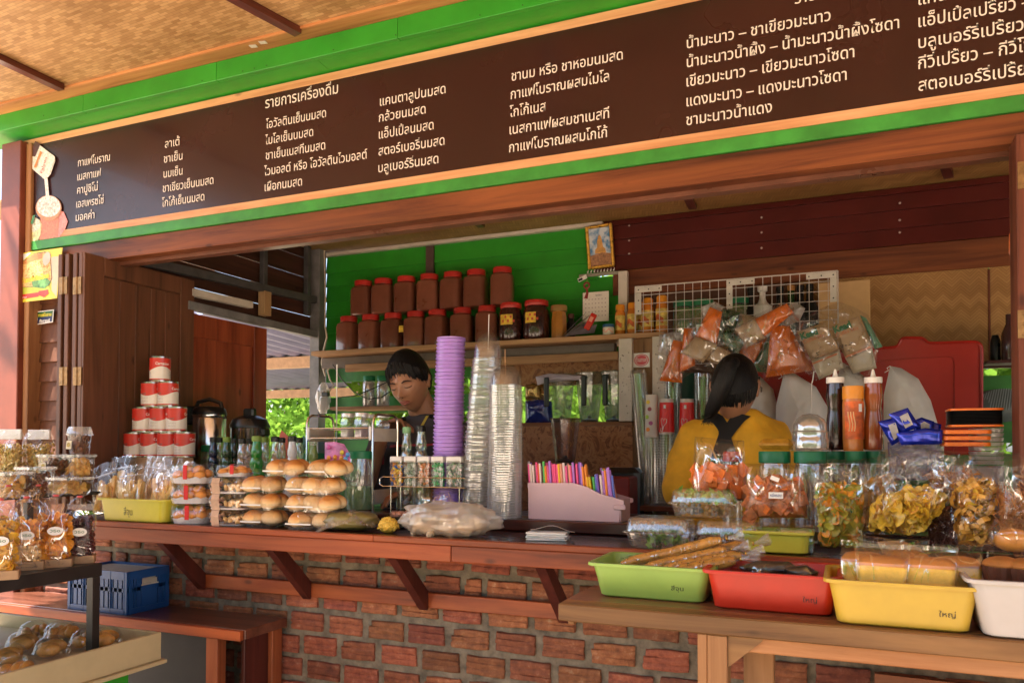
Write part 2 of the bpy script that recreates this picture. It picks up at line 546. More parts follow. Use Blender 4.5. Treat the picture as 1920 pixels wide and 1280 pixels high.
row0 = at(926, 1185, YW)         # top left of a known brick
ztop = row0.z
nb = 0
rest = MB()
rows = list(range(-9, 4))
for rI in rows:
 z = ztop + 0.0775 * rI - 0.057
 if z < 0.02: continue
 off = row0.x + {0: 0, 1: -0.072, 2: -0.15, 3: 0.05}.get(rI % 4, 0)
 off += ((rI * 37) % 7 - 3) * 0.004
 x = off - 0.149 * 20 - 0.3
 while x < 2.6:
  short = rnd.random() < 0.035
  w = 0.055 if short else 0.126
  vis = rI >= -5 and -3.2 < x < 0.85
  if vis:
   me = rnd.choice(short_meshes if short else full_meshes)
   o = link('brick', me, wall, (x, rnd.uniform(-.001, .003), z + rnd.uniform(-.002, .002)), (rnd.uniform(-.01, .01), rnd.uniform(-.012, .012), rnd.uniform(-.01, .01)))
   nb += 1
  else:
   rest.box(x, x + w, 0, 0.03, z, z + 0.057)
  x += w + rnd.uniform(0.018, 0.028)
stuffpart(rest.build('brick_courses', bm_, wall))

# ---- counter
counter = thing('serving_counter', 'dark varnished serving counter with orange red wooden edge on brick wall', 'counter', (0, 0, 0))
cl = xat(120, YE, 1.17) - 0.1
cr = at(1850, 1040, YE).x
ZC = 1.175
MB().cbox(cl, cr, YE + 0.022, YW + 0.16, ZC - 0.03, ZC, 0.001).build('counter_top', dark_top, counter)
MB().cbox(cl, xat(700, YE, 1.17), YE - 0.003, YE + 0.02, ZC - 0.0165, ZC + 0.0005).build('edge_strip', orange_wood, counter)
MB().cbox(xat(700, YE, 1.17) + .001, cr, YE - 0.003, YE + 0.02, ZC - 0.0165, ZC + 0.0005).build('edge_strip', orange_wood, counter)
xj = xat(845, YE, 1.13)
MB().cbox(cl, xj - 0.0008, YE, YE + 0.02, ZC - 0.062, ZC - 0.0168).build('edge_board', orange_wood, counter)
MB().cbox(xj + 0.0008, cr, YE + 0.0008, YE + 0.0208, ZC - 0.0615, ZC - 0.0168).build('edge_board', orange_wood, counter)
# sill behind the counter
MB().cbox(XL - 0.4, cr + 0.3, 2.17, 2.52, ZC + 0.003, ZC + 0.035, 0.003).build('inner_sill', dark_top, counter)
MB().cbox(XL + 0.05, 3.4, 2.23, 2.3, 0.19, ZC - 0.035).build('inner_panel', red_wood, counter)
# batten under the counter and the ledger on the wall
a, b = at(824, 1050, 2.1), at(938, 1068, 2.1)
MB().cbox(a.x, b.x, 2.07, 2.1, 1.085, 1.112).build('batten', orange_wood, counter)
lx0, lx1 = xat(384, YW, .96), xat(1045, YW, .96)
for u0, u1 in ((384, 583), (583, 803), (803, 1060)):
 MB().cbox(xat(u0, YW, .96) + 0.001, xat(u1, YW, .96) - 0.001, YW - 0.024, YW - 0.003, 0.934, 0.980).build('ledger', orange_wood, counter)
for px in (291, 496, 725, 1003):
 x = at(px, 1030, 1.93).x
 # diagonal brace in the Y-Z plane
 prof = [(1.93, 1.112), (1.985, 1.112), (YW - 0.025, 0.985), (YW - 0.025, 0.932), (YW - 0.032, 0.928)]
 m = MB()
 n = len(prof)
 m.add([(x, p[0], p[1]) for p in prof] + [(x + 0.028, p[0], p[1]) for p in prof],
          [tuple(range(n)), tuple(reversed(range(n, 2 * n)))] + [(j, n + j, n + (j + 1) % n, (j + 1) % n) for j in range(n)])
 m.build('brace', dark_maroon, counter, ang=0)

# ---- header beam above the opening
zh0, zh1 = zr(0.333, YW), zr(0.371, YS)
beam = thing('header_beam', 'long red brown wooden beam over the serving opening', 'beam', (0, 0, 0))
hx0 = at(36, 470, YS).x - 0.02
MB().cbox(hx0, 2.5, YS + 0.002, YS + 0.05, zh0, zh1 - 0.001).build('front_board', red_wood, beam)
MB().cbox(XL, 2.5, YS + 0.052, YS + 0.09, zh0 - 0.012, zh0 + 0.03).build('shutter_track', basic('track_wood', (0.16, 0.06, 0.035), 0.3, var=0.3, scale=8), beam)
MB().cbox(XL, 2.5, YS + 0.095, YS + 0.10, zh0 + 0.02, zh1 + 0.2).build('inner_board', red_wood, beam)
# green strip under the sign, sign, green soffit and fascia
zs0, zs1 = zr(0.389, YS), zr(0.583, YS)
gr = thing('green_strip', 'narrow green painted board between the menu sign and the brown beam', 'board', (0, 0, 0))
MB().cbox(hx0 - 0.012, 2.5, YS - 0.006, YS + 0.03, zh1, zs0 - 0.0005).build('board', green_dull, gr)
YF = 2.035
zf0, zf1 = zr(0.6135, YF), zr(0.645, YF)
fas = thing('green_fascia', 'bright green painted boards above the menu sign', 'fascia', (0, 0, 0))
fx = [-3.4, at(155, 240, YF).x, at(405, 180, YF).x, at(745, 100, YF).x, 0.3, 2.6]
sx = [-3.4, at(165, 230, YS).x, at(620, 120, YS).x, -.2, 2.6]
for i in range(5):
 MB().cbox(fx[i] + .0006, fx[i + 1] - .0006, YF, YF + 0.02, zf0, zf1, 0.0015).build('front_board', green_paint, fas)
for i in range(4):
 m = MB()
 A = (YF + 0.021, zf0 + 0.001); Bq = (YS + 0.03, zs1 + 0.004)
 m.loft([[(x, A[0], A[1]), (x, Bq[0], Bq[1]), (x, Bq[0], Bq[1] + 0.012), (x, A[0], A[1] + 0.012)] for x in (sx[i] + .0006, sx[i + 1] - .0006)])
 m.build('soffit_board', green_paint, fas)
nl = MB()
for px, py in ((82, 217), (130, 221), (379, 168), (455, 150), (477, 141), (500, 128), (625, 100), (180, 205), (742, 80), (900, 55), (980, 30)):
 p = at(px, py, YF)
 nl.at((p.x, YF - 0.0005, min(max(p.z, zf0 + .01), zf1 - .01)), (R(90), 0, 0)).lathe([(0.002, 0), (0.002, 0.001)], 8)
stuffpart(nl.build('nail', basic('dark_nail', (0.03, 0.08, 0.02), 0.6), fas))

# ---- outer ceiling of woven bamboo with battens
ceil = thing('woven_ceiling', 'woven bamboo matting ceiling over the front of the stall', 'ceiling', (0, 0, 0))
weave_out = weave('woven_bamboo_outer', (0.40, 0.215, 0.08), (0.62, 0.375, 0.165), 'XY', 44)
ZL = zf1
MB().box(-3.2, 3.2, -1.0, YF - 0.055, ZL + 0.004, ZL + 0.012).build('matting', weave_out, ceil, ang=0)
MB().cbox(-3.5, 2.6, YF - 0.062, YF + 0.018, ZL - 0.0, ZL + 0.003, .0005).build('edge_strip', wood('ceiling_strip_wood', (0.5, 0.2, 0.07), (0.65, 0.3, 0.11), 0, 0.4), ceil)
MB().cbox(-3.5, 2.6, YF - 0.068, YF - 0.06, ZL - 0.004, ZL + 0.004, .0005).build('edge_bead', MATS['ceiling_strip_wood'], ceil)
for (p0, p1) in (((559, 56), (430, -14)), ((115, 161), (-60, 78)), ((960, -40), (800, -150))):
 a, b = atz(*p0, ZL), atz(*p1, ZL)
 d = Vector((b.x - a.x, b.y - a.y, 0));
 e = a + d.normalized() * 2.2
 nrm = Vector((-d.y, d.x, 0)).normalized() * 0.016
 m = MB()
 m.loft([[(q.x - nrm.x, q.y - nrm.y, ZL - 0.018), (q.x + nrm.x, q.y + nrm.y, ZL - 0.018), (q.x + nrm.x, q.y + nrm.y, ZL + .0035), (q.x - nrm.x, q.y - nrm.y, ZL + .0035)] for q in (a, e)])
 m.build('batten', wood('ceiling_batten', (0.10, 0.02, 0.012), (0.15, 0.03, 0.018), 1, 0.3, coat=.4), ceil)
for (px, py) in ((475, 87), (493, 80)):
 p = atz(px, py, ZL - 0.001)
 MB().at((p.x, p.y, ZL - 0.002), (0, 0, R(12))).box(-0.012, 0.012, -0.008, 0.008, 0, 0.0015).build('paper_label', white_paint, ceil)
struct(MB().box(-3.24, 3.3, -1.1, 3.9, ZL + 0.06, ZL + 0.1).build('roof', grey_steel, ang=0), 'flat roof above the stall')
MB().box(-3.2, 3.3, YS + 0.03, YS + 0.06, zs1 + .02, ZL + 0.06).build('upper_backing', green_dull, fas)

# ---- menu sign
sx0 = at(41, 262, YS).x
sign = thing('menu_sign', 'long dark brown menu board in Thai with printed wood grain border and drinks picture', 'sign', (0, 0, 0))
vinyl = basic('sign_vinyl', (0.032, 0.0065, 0.0042), 0.26, var=0.25, scale=2.5, coat=0.08)
frame_m = wood('sign_border_print', (0.62, 0.30, 0.14), (0.78, 0.42, 0.22), 0, 0.3, dirt=0.1, cc=(0.5, 0.2, 0.09))
MB().box(sx0, 2.5, YS, YS + 0.02, zs0, zs1).build('panel', vinyl, sign)
fb0, fb1 = 0.026, 0.042
MB().box(sx0, 2.5, YS - 0.0015, YS, zs0, zs0 + fb0).build('border', frame_m, sign)
MB().box(sx0, 2.5, YS - 0.0015, YS, zs1 - fb1 * .62, zs1).build('border', frame_m, sign)
MB().box(sx0, sx0 + 0.028, YS - 0.0025, YS - .001, zs0 + fb0, zs1 - fb1 * .62).build('border', wood('sign_border_print_z', (0.62, 0.30, 0.14), (0.78, 0.42, 0.22), 2, 0.3, dirt=0.1), sign)

def text_mesh(body, name='lettering', mat=None, ext=0.0, off=0.0, shear=0.0):
 cu = bpy.data.curves.new(name, 'FONT')
 cu.body = body
 cu.size = 1.0
 cu.resolution_u = 3
 cu.extrude = ext
 cu.offset = off
 cu.shear = shear
 ob = bpy.data.objects.new(name, cu)
 COL.objects.link(ob)
 dg = bpy.context.evaluated_depsgraph_get()
 me = bpy.data.meshes.new_from_object(ob.evaluated_get(dg))
 bpy.data.objects.remove(ob); bpy.data.curves.remove(cu)
 me.materials.clear()
 if mat: me.materials.append(mat)
 return me
def bounds(me):
 xs = [v.co.x for v in me.vertices] or [0]; ys = [v.co.y for v in me.vertices] or [0]
 return min(xs), max(xs), min(ys), max(ys)
ref = text_mesh('น'); _b = bounds(ref); GH = _b[3] - _b[2]
def put_text(body, X0, z0, Y, width, gh, mat, parent, name='lettering', off=0.006, kx=None, rotz=0, tilt=0, face='front'):
 """text in the X-Z plane facing -Y, glyph height gh metres, total width metres"""
 me = text_mesh(body, name, mat, off=off)
 x0, x1, y0, y1 = bounds(me)
 sy = gh / GH
 sx_ = (width / (x1 - x0)) if width else sy * (kx or 1)
 M = Matrix.Diagonal((sx_, sy, 1, 1)) @ Matrix.Translation((-x0, 0, 0))
 me.transform(M)
 me.transform(Matrix.Rotation(R(90), 4, 'X'))
 if tilt: me.transform(Matrix.Rotation(tilt, 4, 'Y'))
 o = link(name, me, parent, (X0, Y, z0), (0, 0, rotz))
 return o, sx_
LINES = [
 ('กาแฟโบราณ', 147, 313, 207), ('เนสกาแฟ', 146, 339, 190), ('คาปูชิโน่', 145.5, 364, 184), ('เอสเพรซโซ่', 144, 390, 195), ('มอคค่า', 143, 415, 178),
 ('ลาเต้', 310, 278, 337.5), ('ชาเย็น', 308, 306, 343), ('นมเย็น', 307.5, 334, 343), ('ชาเขียวเย็นนมสด', 306, 361, 401), ('โกโก้เย็นนมสด', 304.5, 388.5, 384),
 ('รายการเครื่องดื่ม', 498, 204, 634.5), ('โอวัลตินเย็นนมสด', 499.5, 242, 612), ('ไมโลเย็นนมสด', 498, 272, 588), ('ชาเย็นเนสทีนมสด', 499, 300, 610.5), ('ไวมอลต์ หรือ โอวัลตินไวมอลต์', 496, 330, 689), ('เผือกนมสด', 497, 359, 567),
 ('แคนตาลูปนมสด', 713, 199.5, 836), ('กล้วยนมสด', 711, 229.5, 798.6), ('แอ็ปเปิ้ลนมสด', 711, 261, 813.6), ('สตอร์เบอรี่นมสด', 710.5, 292.5, 834), ('บลูเบอร์รี่นมสด', 710, 324, 822.6),
 ('ชานม หรือ ชาหอมนมสด', 959.5, 153, 1168), ('กาแฟโบราณผสมไมโล', 958, 187, 1142.5), ('โกโก้เนส', 956, 220.5, 1023.6), ('เนสกาแฟผสมชาเนสที', 956, 253, 1142.5), ('กาแฟโบราณผสมโกโก้', 955, 286.5, 1139),
 ('น้ำมะนาว – ชาเขียวมะนาว', 1288, 92, 1557.5), ('น้ำมะนาวน้ำผึ้ง – น้ำมะนาวน้ำผึ้งโซดา', 1288, 127.5, 1686), ('เขียวมะนาว – เขียวมะนาวโซดา', 1287.5, 163.5, 1602), ('แดงมะนาว – แดงมะนาวโซดา', 1287.5, 200.6, 1587.5), ('ชามะนาวน้ำแดง', 1287, 236, 1447.6),
]
kx6 = 1
for (s, px0, py, px1) in LINES:
 p = at(px0, py, YS)
 slope = -0.19
 q = at(px1, py + (px1 - px0) * -0.18, YS)
 gh = 0.0215 * 1.09 * (1.22 if s.startswith('รายการ') else 1)
 o, k = put_text(s, p.x, p.z, YS - 0.0022, q.x - p.x, gh, letter_white, sign, 'menu_line')
 kx6 = k
for s, px0, py in (('รายการเครื่องดื่ม', 1490, 9), ('แคนตาลูปเปรี้ยว – แคนตาลูปโซดา', 1722, 11), ('แอ็ปเปิ้ลเปรี้ยว – แอ็ปเปิ้ลโซดา', 1722, 52.5), ('บลูเบอร์รี่เปรี้ยว – บลูเบอร์รี่โซดา', 1722, 92), ('กีวี่เปรี้ยว – กีวี่โซดา', 1721.5, 131), ('สตอเบอร์รี่เปรี้ยว – สตอเบอร์รี่โซดา', 1722, 172)):
 p = at(px0, py, YS)
 put_text(s, p.x, p.z, YS - 0.0022, None, 0.0235, letter_white, sign, 'menu_line', kx=kx6 / (0.0235 / GH) * 1.0)

# printed drinks picture at the left end of the sign (flat print)
def flat_poly(pts, Y, mat, name, parent):      # pixel polygon printed on plane Y
 P = [at(x, y, Y) for x, y in pts]
 return MB().add([tuple(p) for p in P], [tuple(range(len(P)))]).build(name, mat, parent, ang=0, recalc=False)
def ell(cx, cy, rx, ry, a=0, n=18):
 a = R(a)
 return [(cx + rx * math.cos(t) * math.cos(a) - ry * math.sin(t) * math.sin(a), cy + rx * math.cos(t) * math.sin(a) + ry * math.sin(t) * math.cos(a)) for t in [2 * math.pi * i / n for i in range(n)]]
def pcol(name, c, r=0.35, var=0.25, scale=110): return basic(name, c, r, var=var, scale=scale)
prt = [
 ('print_pink_drink', [(103, 399), (110, 393), (120, 398), (127, 415), (122, 430), (108, 449), (96, 451)], (0.75, 0.25, 0.22)),
 ('print_red_drink', [(70, 385), (113, 382), (108, 445), (98, 452), (74, 450), (76, 410)], (0.62, 0.2, 0.1)),
 ('print_green_drink', [(43, 408), (50, 405), (60, 404), (74, 412), (78, 420), (76, 440), (70, 454), (38, 457), (37, 449)], (0.62, 0.62, 0.32)),
 ('print_green_foam', ell(60, 421, 16, 14), (0.8, 0.8, 0.55)),
 ('print_coffee_rim', ell(91, 390, 24.5, 24), (0.55, 0.25, 0.1)),
 ('print_coffee_foam', ell(91, 387, 22.5, 20), (0.85, 0.74, 0.6)),
 ('print_milk_stream', [(83, 333), (89, 334), (93, 378), (87, 379)], (0.9, 0.84, 0.74)),
 ('print_tin', [(52, 300), (66, 266), (102, 293), (103, 296), (91, 331), (84, 337), (62, 318), (55, 312)], (0.85, 0.78, 0.68)),
 ('print_tin_band', [(52, 292), (66, 264.5), (76, 270), (66, 294)], (0.1, 0.03, 0.02)),
 ('print_tin_lip', [(91, 331), (103, 295), (103.5, 302), (95, 327), (86, 337)], (0.55, 0.5, 0.42)),
 ('print_tin_swirl', [(63, 314), (75, 283), (79, 286), (72, 300), (68, 315)], (0.8, 0.25, 0.05)),
 ('print_straw', [(57, 419), (62, 404), (66, 403), (61, 420)], (0.05, 0.25, 0.08)),
]
for k, (nm, poly, c) in enumerate(prt):
 flat_poly(poly, YS - 0.003 - 0.0006 * k, pcol(nm, c, var=0.6 if 'foam' in nm else 0.35), 'drinks_print', sign)
put_text('Falcon', at(84, 327, YS).x, at(84, 327, YS).z, YS - 0.0115, 0.065, 0.012, pcol('print_red_letters', (0.75, 0.1, 0.03)), sign, 'print_lettering', tilt=R(-66))

# ---- left post, left wall of boards, folding door stack
tall = thing('corner_post', 'red painted wooden post at the far left end of the stall', 'post', (0, 0, 0))
px0 = at(4, 500, 2.10).x; px1 = at(40, 500, 2.10).x
redp = basic('red_post_paint', (0.18, 0.04, 0.02), 0.45, var=0.25, scale=5)
MB().cbox(px0, px1, 2.09, 2.2, 0, zs1 - 0.012, 0.003).build('post', redp, tall)
MB().cbox(px1 + .001, px1 + 0.03, 2.112, 2.2, 0, zs1 - .02, 0.002).build('side_strip', wood('strip_wood', (0.35, 0.16, 0.07), (0.45, 0.22, 0.1), 2, .5), tall)
MB().cbox(at(44, 600, 2.13).x + 0.005, at(44, 600, 2.13).x + 0.045, 2.128, 2.2, 0, zh0 + 0.0, 0.002).build('inner_strip', door_wood, tall)
lw = thing('clapboard_wall', 'narrow wall of overlapping brown boards left of the folding doors', 'wall', (0, 0, 0))
bx0 = at(60, 700, 2.15).x; bx1 = at(112, 700, 2.15).x
for i in range(27):
 z = zh0 - 0.078 * (i + 1) + 0.02
 m = MB()
 m.loft([[(x, 2.158, z), (x, 2.172, z), (x, 2.178, z + 0.088), (x, 2.170, z + 0.088)] for x in (bx0 - 0.02, bx1 + 0.02)])
 m.build('plank', door_wood, lw)
MB().box(bx0 - 0.05, bx1 + 0.03, 2.185, 2.2, 0, zh0).build('backing', door_wood, lw)

def panel_leaf(th, x, y0, y1, z0, z1, name):
 t = 0.022
 lf = MB().cbox(x, x + t, y0, y1, z0, z1, 0.002).build(name, door_wood, th)
 w = (y1 - y0 - 0.10) / 4
 return lf
zd1 = at(155, 470, 2.03).z - 0.002
doors = thing('folding_doors', 'stack of dark brown folding wooden doors at the left side of the opening', 'door', (0, 0, 0))
for i, px in enumerate((113, 126, 141, 152)):
 x = at(px, 470, 2.03).x
 y0, y1 = 2.03, 2.03 + 0.53
 t = 0.0215 if i < 3 else 0.02
 xa = x - 0.011
 leaf = MB().cbox(xa, xa + t, y0, y1, ZC + 0.04, zd1 - i * 0.001, 0.002).build('door_leaf', door_wood, doors)
 if i == 3:
  stile = MB()
  X = xa + t
  for (yy0, yy1, z0, z1) in ((y0, y0 + 0.085, ZC + .04, zd1), (y1 - 0.075, y1, ZC + .04, zd1), (y0 + .085, y1 - .075, zd1 - 0.075, zd1 - .001), (y0 + .085, y1 - .075, ZC + 0.041, ZC + 0.12)):
   stile.cbox(X, X + 0.011, yy0 + .0005, yy1 - .0005, z0 + .001, z1 - 0.004, 0.0015)
  stile.build('door_frame', door_wood, doors)
  for k in range(5):
   w = (y1 - y0 - 0.16) / 5
   MB().cbox(X, X + 0.004, y0 + .085 + w * k + .001, y0 + .085 + w * (k + 1) - .001, ZC + .12, zd1 - .078, 0.0015).build('door_plank', door_wood, doors)
for (cx_, ys) in ((118, (507, 535)), (144, (505, 533))):
 for (ya, yb) in ((519, 551), (688, 722)):
  p = at(cx_, ya, 2.025); q = at(cx_, yb, 2.025)
  h = MB()
  for dx in (-0.0215, 0.0025):
   h.cbox(p.x + dx, p.x + dx + 0.019, 2.0255, 2.0285, q.z, p.z, 0.0005)
  h.tube([(p.x, 2.0255, q.z), (p.x, 2.0255, p.z)], 0.004, 8)
  for dx in (-0.012, 0.012):
   for fz in (0.15, 0.5, 0.85):
    h.at((p.x + dx, 2.0262, q.z + (p.z - q.z) * fz), (R(90), 0, 0)).lathe([(0.0035, 0), (0.002, 0.0015)], 8)
    h.T = Matrix.Identity(4)
  h.build('hinge', brass, doors)
# right jamb of the opening
jamb = thing('right_jamb', 'red brown wooden post with brass hinge plates at the right edge', 'post', (0, 0, 0))
jx = at(1901, 500, 2.1).x
MB().cbox(jx, jx + 0.35, 2.06, 2.145, 1.0, zh0 - 0.002, 0.002).build('post', red_wood_z, jamb)
for (ya, yb) in ((303, 354), (581, 634)):
 p, q = at(1914, ya, 2.056), at(1914, yb, 2.056)
 h = MB().cbox(p.x - 0.006, p.x + 0.03, 2.056, 2.0595, q.z, p.z, 0.0006)
 for f_ in (.14, .5, .86):
  h.at((p.x + 0.005, 2.056, q.z + (p.z - q.z) * f_), (R(90), 0, 0)).lathe([(0.004, 0), (0.0025, 0.0015)], 10)
  h.T = Matrix.Identity(4)
 h.build('hinge_plate', brass, jamb)

# ---- inside: ceiling, back wall, side structure
icl = thing('inner_ceiling', 'woven bamboo ceiling inside the stall with dark battens', 'ceiling', (0, 0, 0))
ZI = zr(0.303, YB)
weave_in = weave('woven_bamboo_inner', (0.36, 0.19, 0.06), (0.46, 0.26, 0.09), 'XY', 34, diag=True)
MB().box(-3.6, 3.4, YS + 0.105, YB + 0.1, ZI, ZI + 0.01).build('matting', weave_in, icl, ang=0)
for (p0, p1) in (((880, 410), (903, 427)), ((1284, 362), (1299, 393)), ((1768, 302), (1779, 335))):
 b_ = atz(*p1, ZI - 0.02)
 a_ = atz(*p0, ZI - 0.02)
 d = (a_ - b_); d.z = 0; d.normalize()
 a_ = b_ + d * 0.9
 n_ = Vector((-d.y, d.x, 0)) * 0.017
 MB().loft([[(q.x - n_.x, q.y - n_.y, ZI - 0.02), (q.x + n_.x, q.y + n_.y, ZI - 0.02), (q.x + n_.x, q.y + n_.y, ZI), (q.x - n_.x, q.y - n_.y, ZI)] for q in (a_, b_)]).build('batten', MATS['ceiling_batten'], icl)
p = atz(1000, 402, ZI - .02)
MB().tube([(p.x - .04, p.y - .03, ZI - .012), (p.x + .02, p.y + .02, ZI - .012)], 0.008, 10).build('pipe_end', steel, icl)

xg0 = at(612, 600, YB).x      # left corner of back wall
xg1 = at(1113, 500, YB).x     # green / maroon change
def zb(px, py): return at(px, py, YB).z
back = thing('green_back_wall', 'green painted plank wall at the back behind the cocoa jars', 'wall', (0, YB, 0))
z_top = ZI - 0.03
zg = [z_top] + [zb(1000, y) for y in (478, 510, 545, 580)]
edges = [z_top, zb(1000, 474), zb(1000, 503), zb(1000, 534), zb(1000, 567), zb(1000, 600), zb(1000, 636), zb(1000, 668)]
for i in range(len(edges) - 1):
 z1, z0 = edges[i], edges[i + 1]
 MB().loft([[(x, -0.006, z0), (x, 0.02, z0), (x, 0.02, z1 + 0.01), (x, 0.003, z1 + .01)] for x in (xg0, at(1166, 500, YB).x if i > 2 else xg1 + .02)]).build('plank', green_paint, back)
# lower back wall: green slats with gaps that let the garden light in
for (pya, pyb) in ((688, 716), (745, 775), (812, 850), (850, 900), (902, 960)):
 z1, z0 = zb(640, pya), zb(640, pyb)
 MB().cbox(xg0 - .0, at(905, 700, YB).x, 0.0, 0.016, z0, z1).build('plank', green_dull, back)
MB().cbox(xg0 - .02, xg1 + .05, -0.03, 0.0, z_top + 0.004, z_top + 0.022).build('top_trim', white_paint, back)
px_ = at(808, 480, YB)
MB().cbox(px_.x - 0.02, px_.x + 0.025, -0.02, -0.007, zb(808, 515), z_top).build('short_post', basic('old_brown', (0.09, 0.05, 0.04), 0.6), back)
mw = thing('maroon_back_wall', 'maroon painted plank wall with screws at the back right', 'wall', (0, YB, 0))
xm0 = xg1 + 0.004
def zline(px, py): return zb(px, py)
me_ = [ZI - 0.005, zb(1280, 410), zb(1280, 437), zb(1280, 468), zb(1280, 497)]
for i in range(4):
 MB().loft([[(x, -0.012 - .004 * (i == 0), me_[i + 1]), (x, 0.02, me_[i + 1]), (x, 0.02, me_[i] + .003), (x, -0.002 - .006 * (i == 0), me_[i] - .0005)] for x in (xm0, 3.3)]).build('plank', maroon, mw)
sc_ = MB()
for (px, pys) in ((1180, (423, 451, 476)), (1428, (408, 436, 465)), (1687, (381, 413, 436))):
 for py in pys:
  p = at(px, py, YB - 0.012)
  sc_.at((p.x, -0.0145, p.z), (R(90), 0, 0)).lathe([(0.005, 0), (0.003, 0.002)], 8)
stuffpart(sc_.build('screw', basic('screw_head', (0.5, 0.4, 0.38), 0.4), mw))
zpl0 = zb(1280, 540)
MB().cbox(xm0 + 0.09, 3.3, -0.008, 0.012, zb(1280, 545), me_[4] - .001).build('brown_plank', red_wood, mw)

osb_m, nt, bb = newmat('strand_board')
mp = coords(nt, (14, 14, 14)); vo = N(nt, 'TexVoronoi', Scale=9.0); n1 = N(nt, 'TexNoise', Scale=0.6, Detail=5.0, Distortion=3.0)
nt.links.new(mp.outputs[0], n1.inputs['Vector']); nt.links.new(n1.outputs['Color'], vo.inputs['Vector'])
r_ = ramp(nt, vo.outputs['Color'], [(0.2, (0.19, 0.07, 0.025)), (0.5, (0.3, 0.12, 0.04)), (0.8, (0.4, 0.19, 0.075))])
nt.links.new(r_.outputs[0], bb.inputs['Base Color']); bb.inputs['Roughness'].default_value = 0.6

# ================================================================== more structure inside
OSB = osb_m
def ring(w, d, r, z, n=3, cx=0, cy=0):
 out = []
 r = min(r, w / 2 - 1e-4, d / 2 - 1e-4)
 for k, (sx, sy) in enumerate(((1, 1), (-1, 1), (-1, -1), (1, -1))):
  for i in range(n + 1):
   a = math.pi / 2 * (k + i / n)
   out.append((cx + sx * (w / 2 - r) + r * math.cos(a), cy + sy * (d / 2 - r) + r * math.sin(a), z))
 return out
YH = 3.24
zsh = at(960, 637, YH).z
SX0, SX1 = at(583, 662, YH).x, at(1247, 612, YH).x
shelf = thing('jar_shelf', 'long pale wooden shelf carrying the cocoa jars on the back wall', 'shelf', (0, 0, 0))
MB().cbox(SX0, SX1, YH, YB - 0.01, zsh - 0.022, zsh, 0.002).build('shelf_board', pale_wood, shelf)
MB().cbox(at(618, 690, 3.4).x, at(1160, 660, 3.4).x, 3.33, 3.37, zsh - 0.078, zsh - 0.024).build('bearer', basic('dull_brown_wood', (0.14, 0.11, 0.09), 0.6, var=.2), shelf)  # dark grey brown board below the shelf
MB().cbox(at(649, 690, 3.3).x, at(1160, 660, 3.3).x, 3.29, 3.31, zsh - 0.105, zsh - 0.068).build('rail', pale_wood, shelf)
MB().cbox(at(905, 690, 3.36).x, at(1160, 660, 3.36).x, 3.38, 3.40, zsh - 0.2, zsh - 0.08).build('back_panel', OSB, shelf)
z79 = at(1080, 791, 3.24).z
rack = thing('jug_shelf', 'strand board cupboard with shelf top holding blender jugs', 'cupboard', (0, 0, 0))
xo0, xo1 = at(905, 800, 3.24).x, at(1186, 800, 3.24).x
MB().cbox(xo0, xo1, 3.24, YB - .01, z79 - 0.016, z79, 0.001).build('shelf_board', wood('osb_edge', (0.3, .12, .05), (.42, .2, .09), 0, .6), rack)
MB().cbox(xo0, xo1, 3.245, 3.26, 0.9, z79 - 0.017).build('front_panel', OSB, rack)
def wpost(px0_, px1_, pyt, Y, zb_):
 p = at(px0_, 700, Y); q = at(px1_, 700, Y)
 return p.x, q.x
for (u0, u1, Y, lab) in ((1160, 1185, 3.22, 'left'), (1223, 1250, 3.21, 'right')):
 a, b = wpost(u0, u1, 620, Y, 0)
 o = thing('white_post', 'narrow white painted post beside the blender jugs' if u0 < 1200 else 'white painted post behind the cup tubes and sweet packets', 'post', (0, 0, 0))
 m = MB().cbox(a, b, Y, Y + 0.03, 0.19 if u0 > 1200 else z79, zsh - 0.024)
 m.build('post', white_paint, o)
 d = MB()
 for k in range(26):
  x = rnd.uniform(a + .006, b - .006); z = rnd.uniform(z79 + .02, zsh - .06)
  d.at((x, Y - 0.0004, z), (R(90), 0, 0)).lathe([(rnd.uniform(.001, .003), 0), (.001, .0006)], 6)
 stuffpart(d.build('grime_speck', basic('grime', (0.1, .07, .05), .8), o))
pn = thing('board_panel', 'tan board between the two white posts behind the plastic cup tubes', 'panel', (0, 0, 0))
MB().cbox(at(1186, 700, 3.25).x, at(1224, 700, 3.25).x, 3.25, 3.262, 0.19, zsh - 0.024).build('board', wood('tan_board', (0.3, .15, .06), (.38, .2, .09), 2, .6), pn)
up = thing('shelf_upright', 'short white painted upright above the bottle shelf by the calendar', 'post', (0, 0, 0))
MB().cbox(at(1159, 560, 3.40).x, at(1176, 560, 3.40).x, 3.4, 3.43, zsh, at(1165, 508, 3.4).z).build('upright', white_paint, up)

# right side panels
pw = thing('plywood_board', 'pale plywood board behind the hanging coffee packets', 'board', (0, 0, 0))
MB().cbox(at(1535, 600, 3.36).x, at(1632, 600, 3.36).x, 3.36, 3.372, at(1600, 720, 3.36).z, at(1600, 526, 3.36).z).build('board', basic('plywood_face', (.58, .36, .16), .6, var=.12, scale=7), pw)
wv = thing('woven_wall', 'woven bamboo wall panel at the back right corner', 'wall', (0, YB, 0))
weave_w = weave('woven_bamboo_wall', (0.38, 0.19, 0.055), (0.5, 0.27, 0.09), 'XZ', 52, diag=True)
xw0 = at(1500, 600, YB).x
xsl = at(1855, 600, YB).x
for a, b in ((xw0, xsl - .002), (xsl + .002, 3.3)):
 MB().box(a, b, 0.0, 0.008, zb(1750, 690), zb(1750, 500)).build('panel', weave_w, wv, ang=0)
MB().cbox(xsl - .004, xsl + .004, -0.004, 0.0, zb(1750, 690), zb(1750, 512)).build('joint_strip', red_wood_z, wv)
bl = thing('lower_back_slats', 'green painted slats with open gaps low on the back wall at right', 'wall', (0, YB, 0))
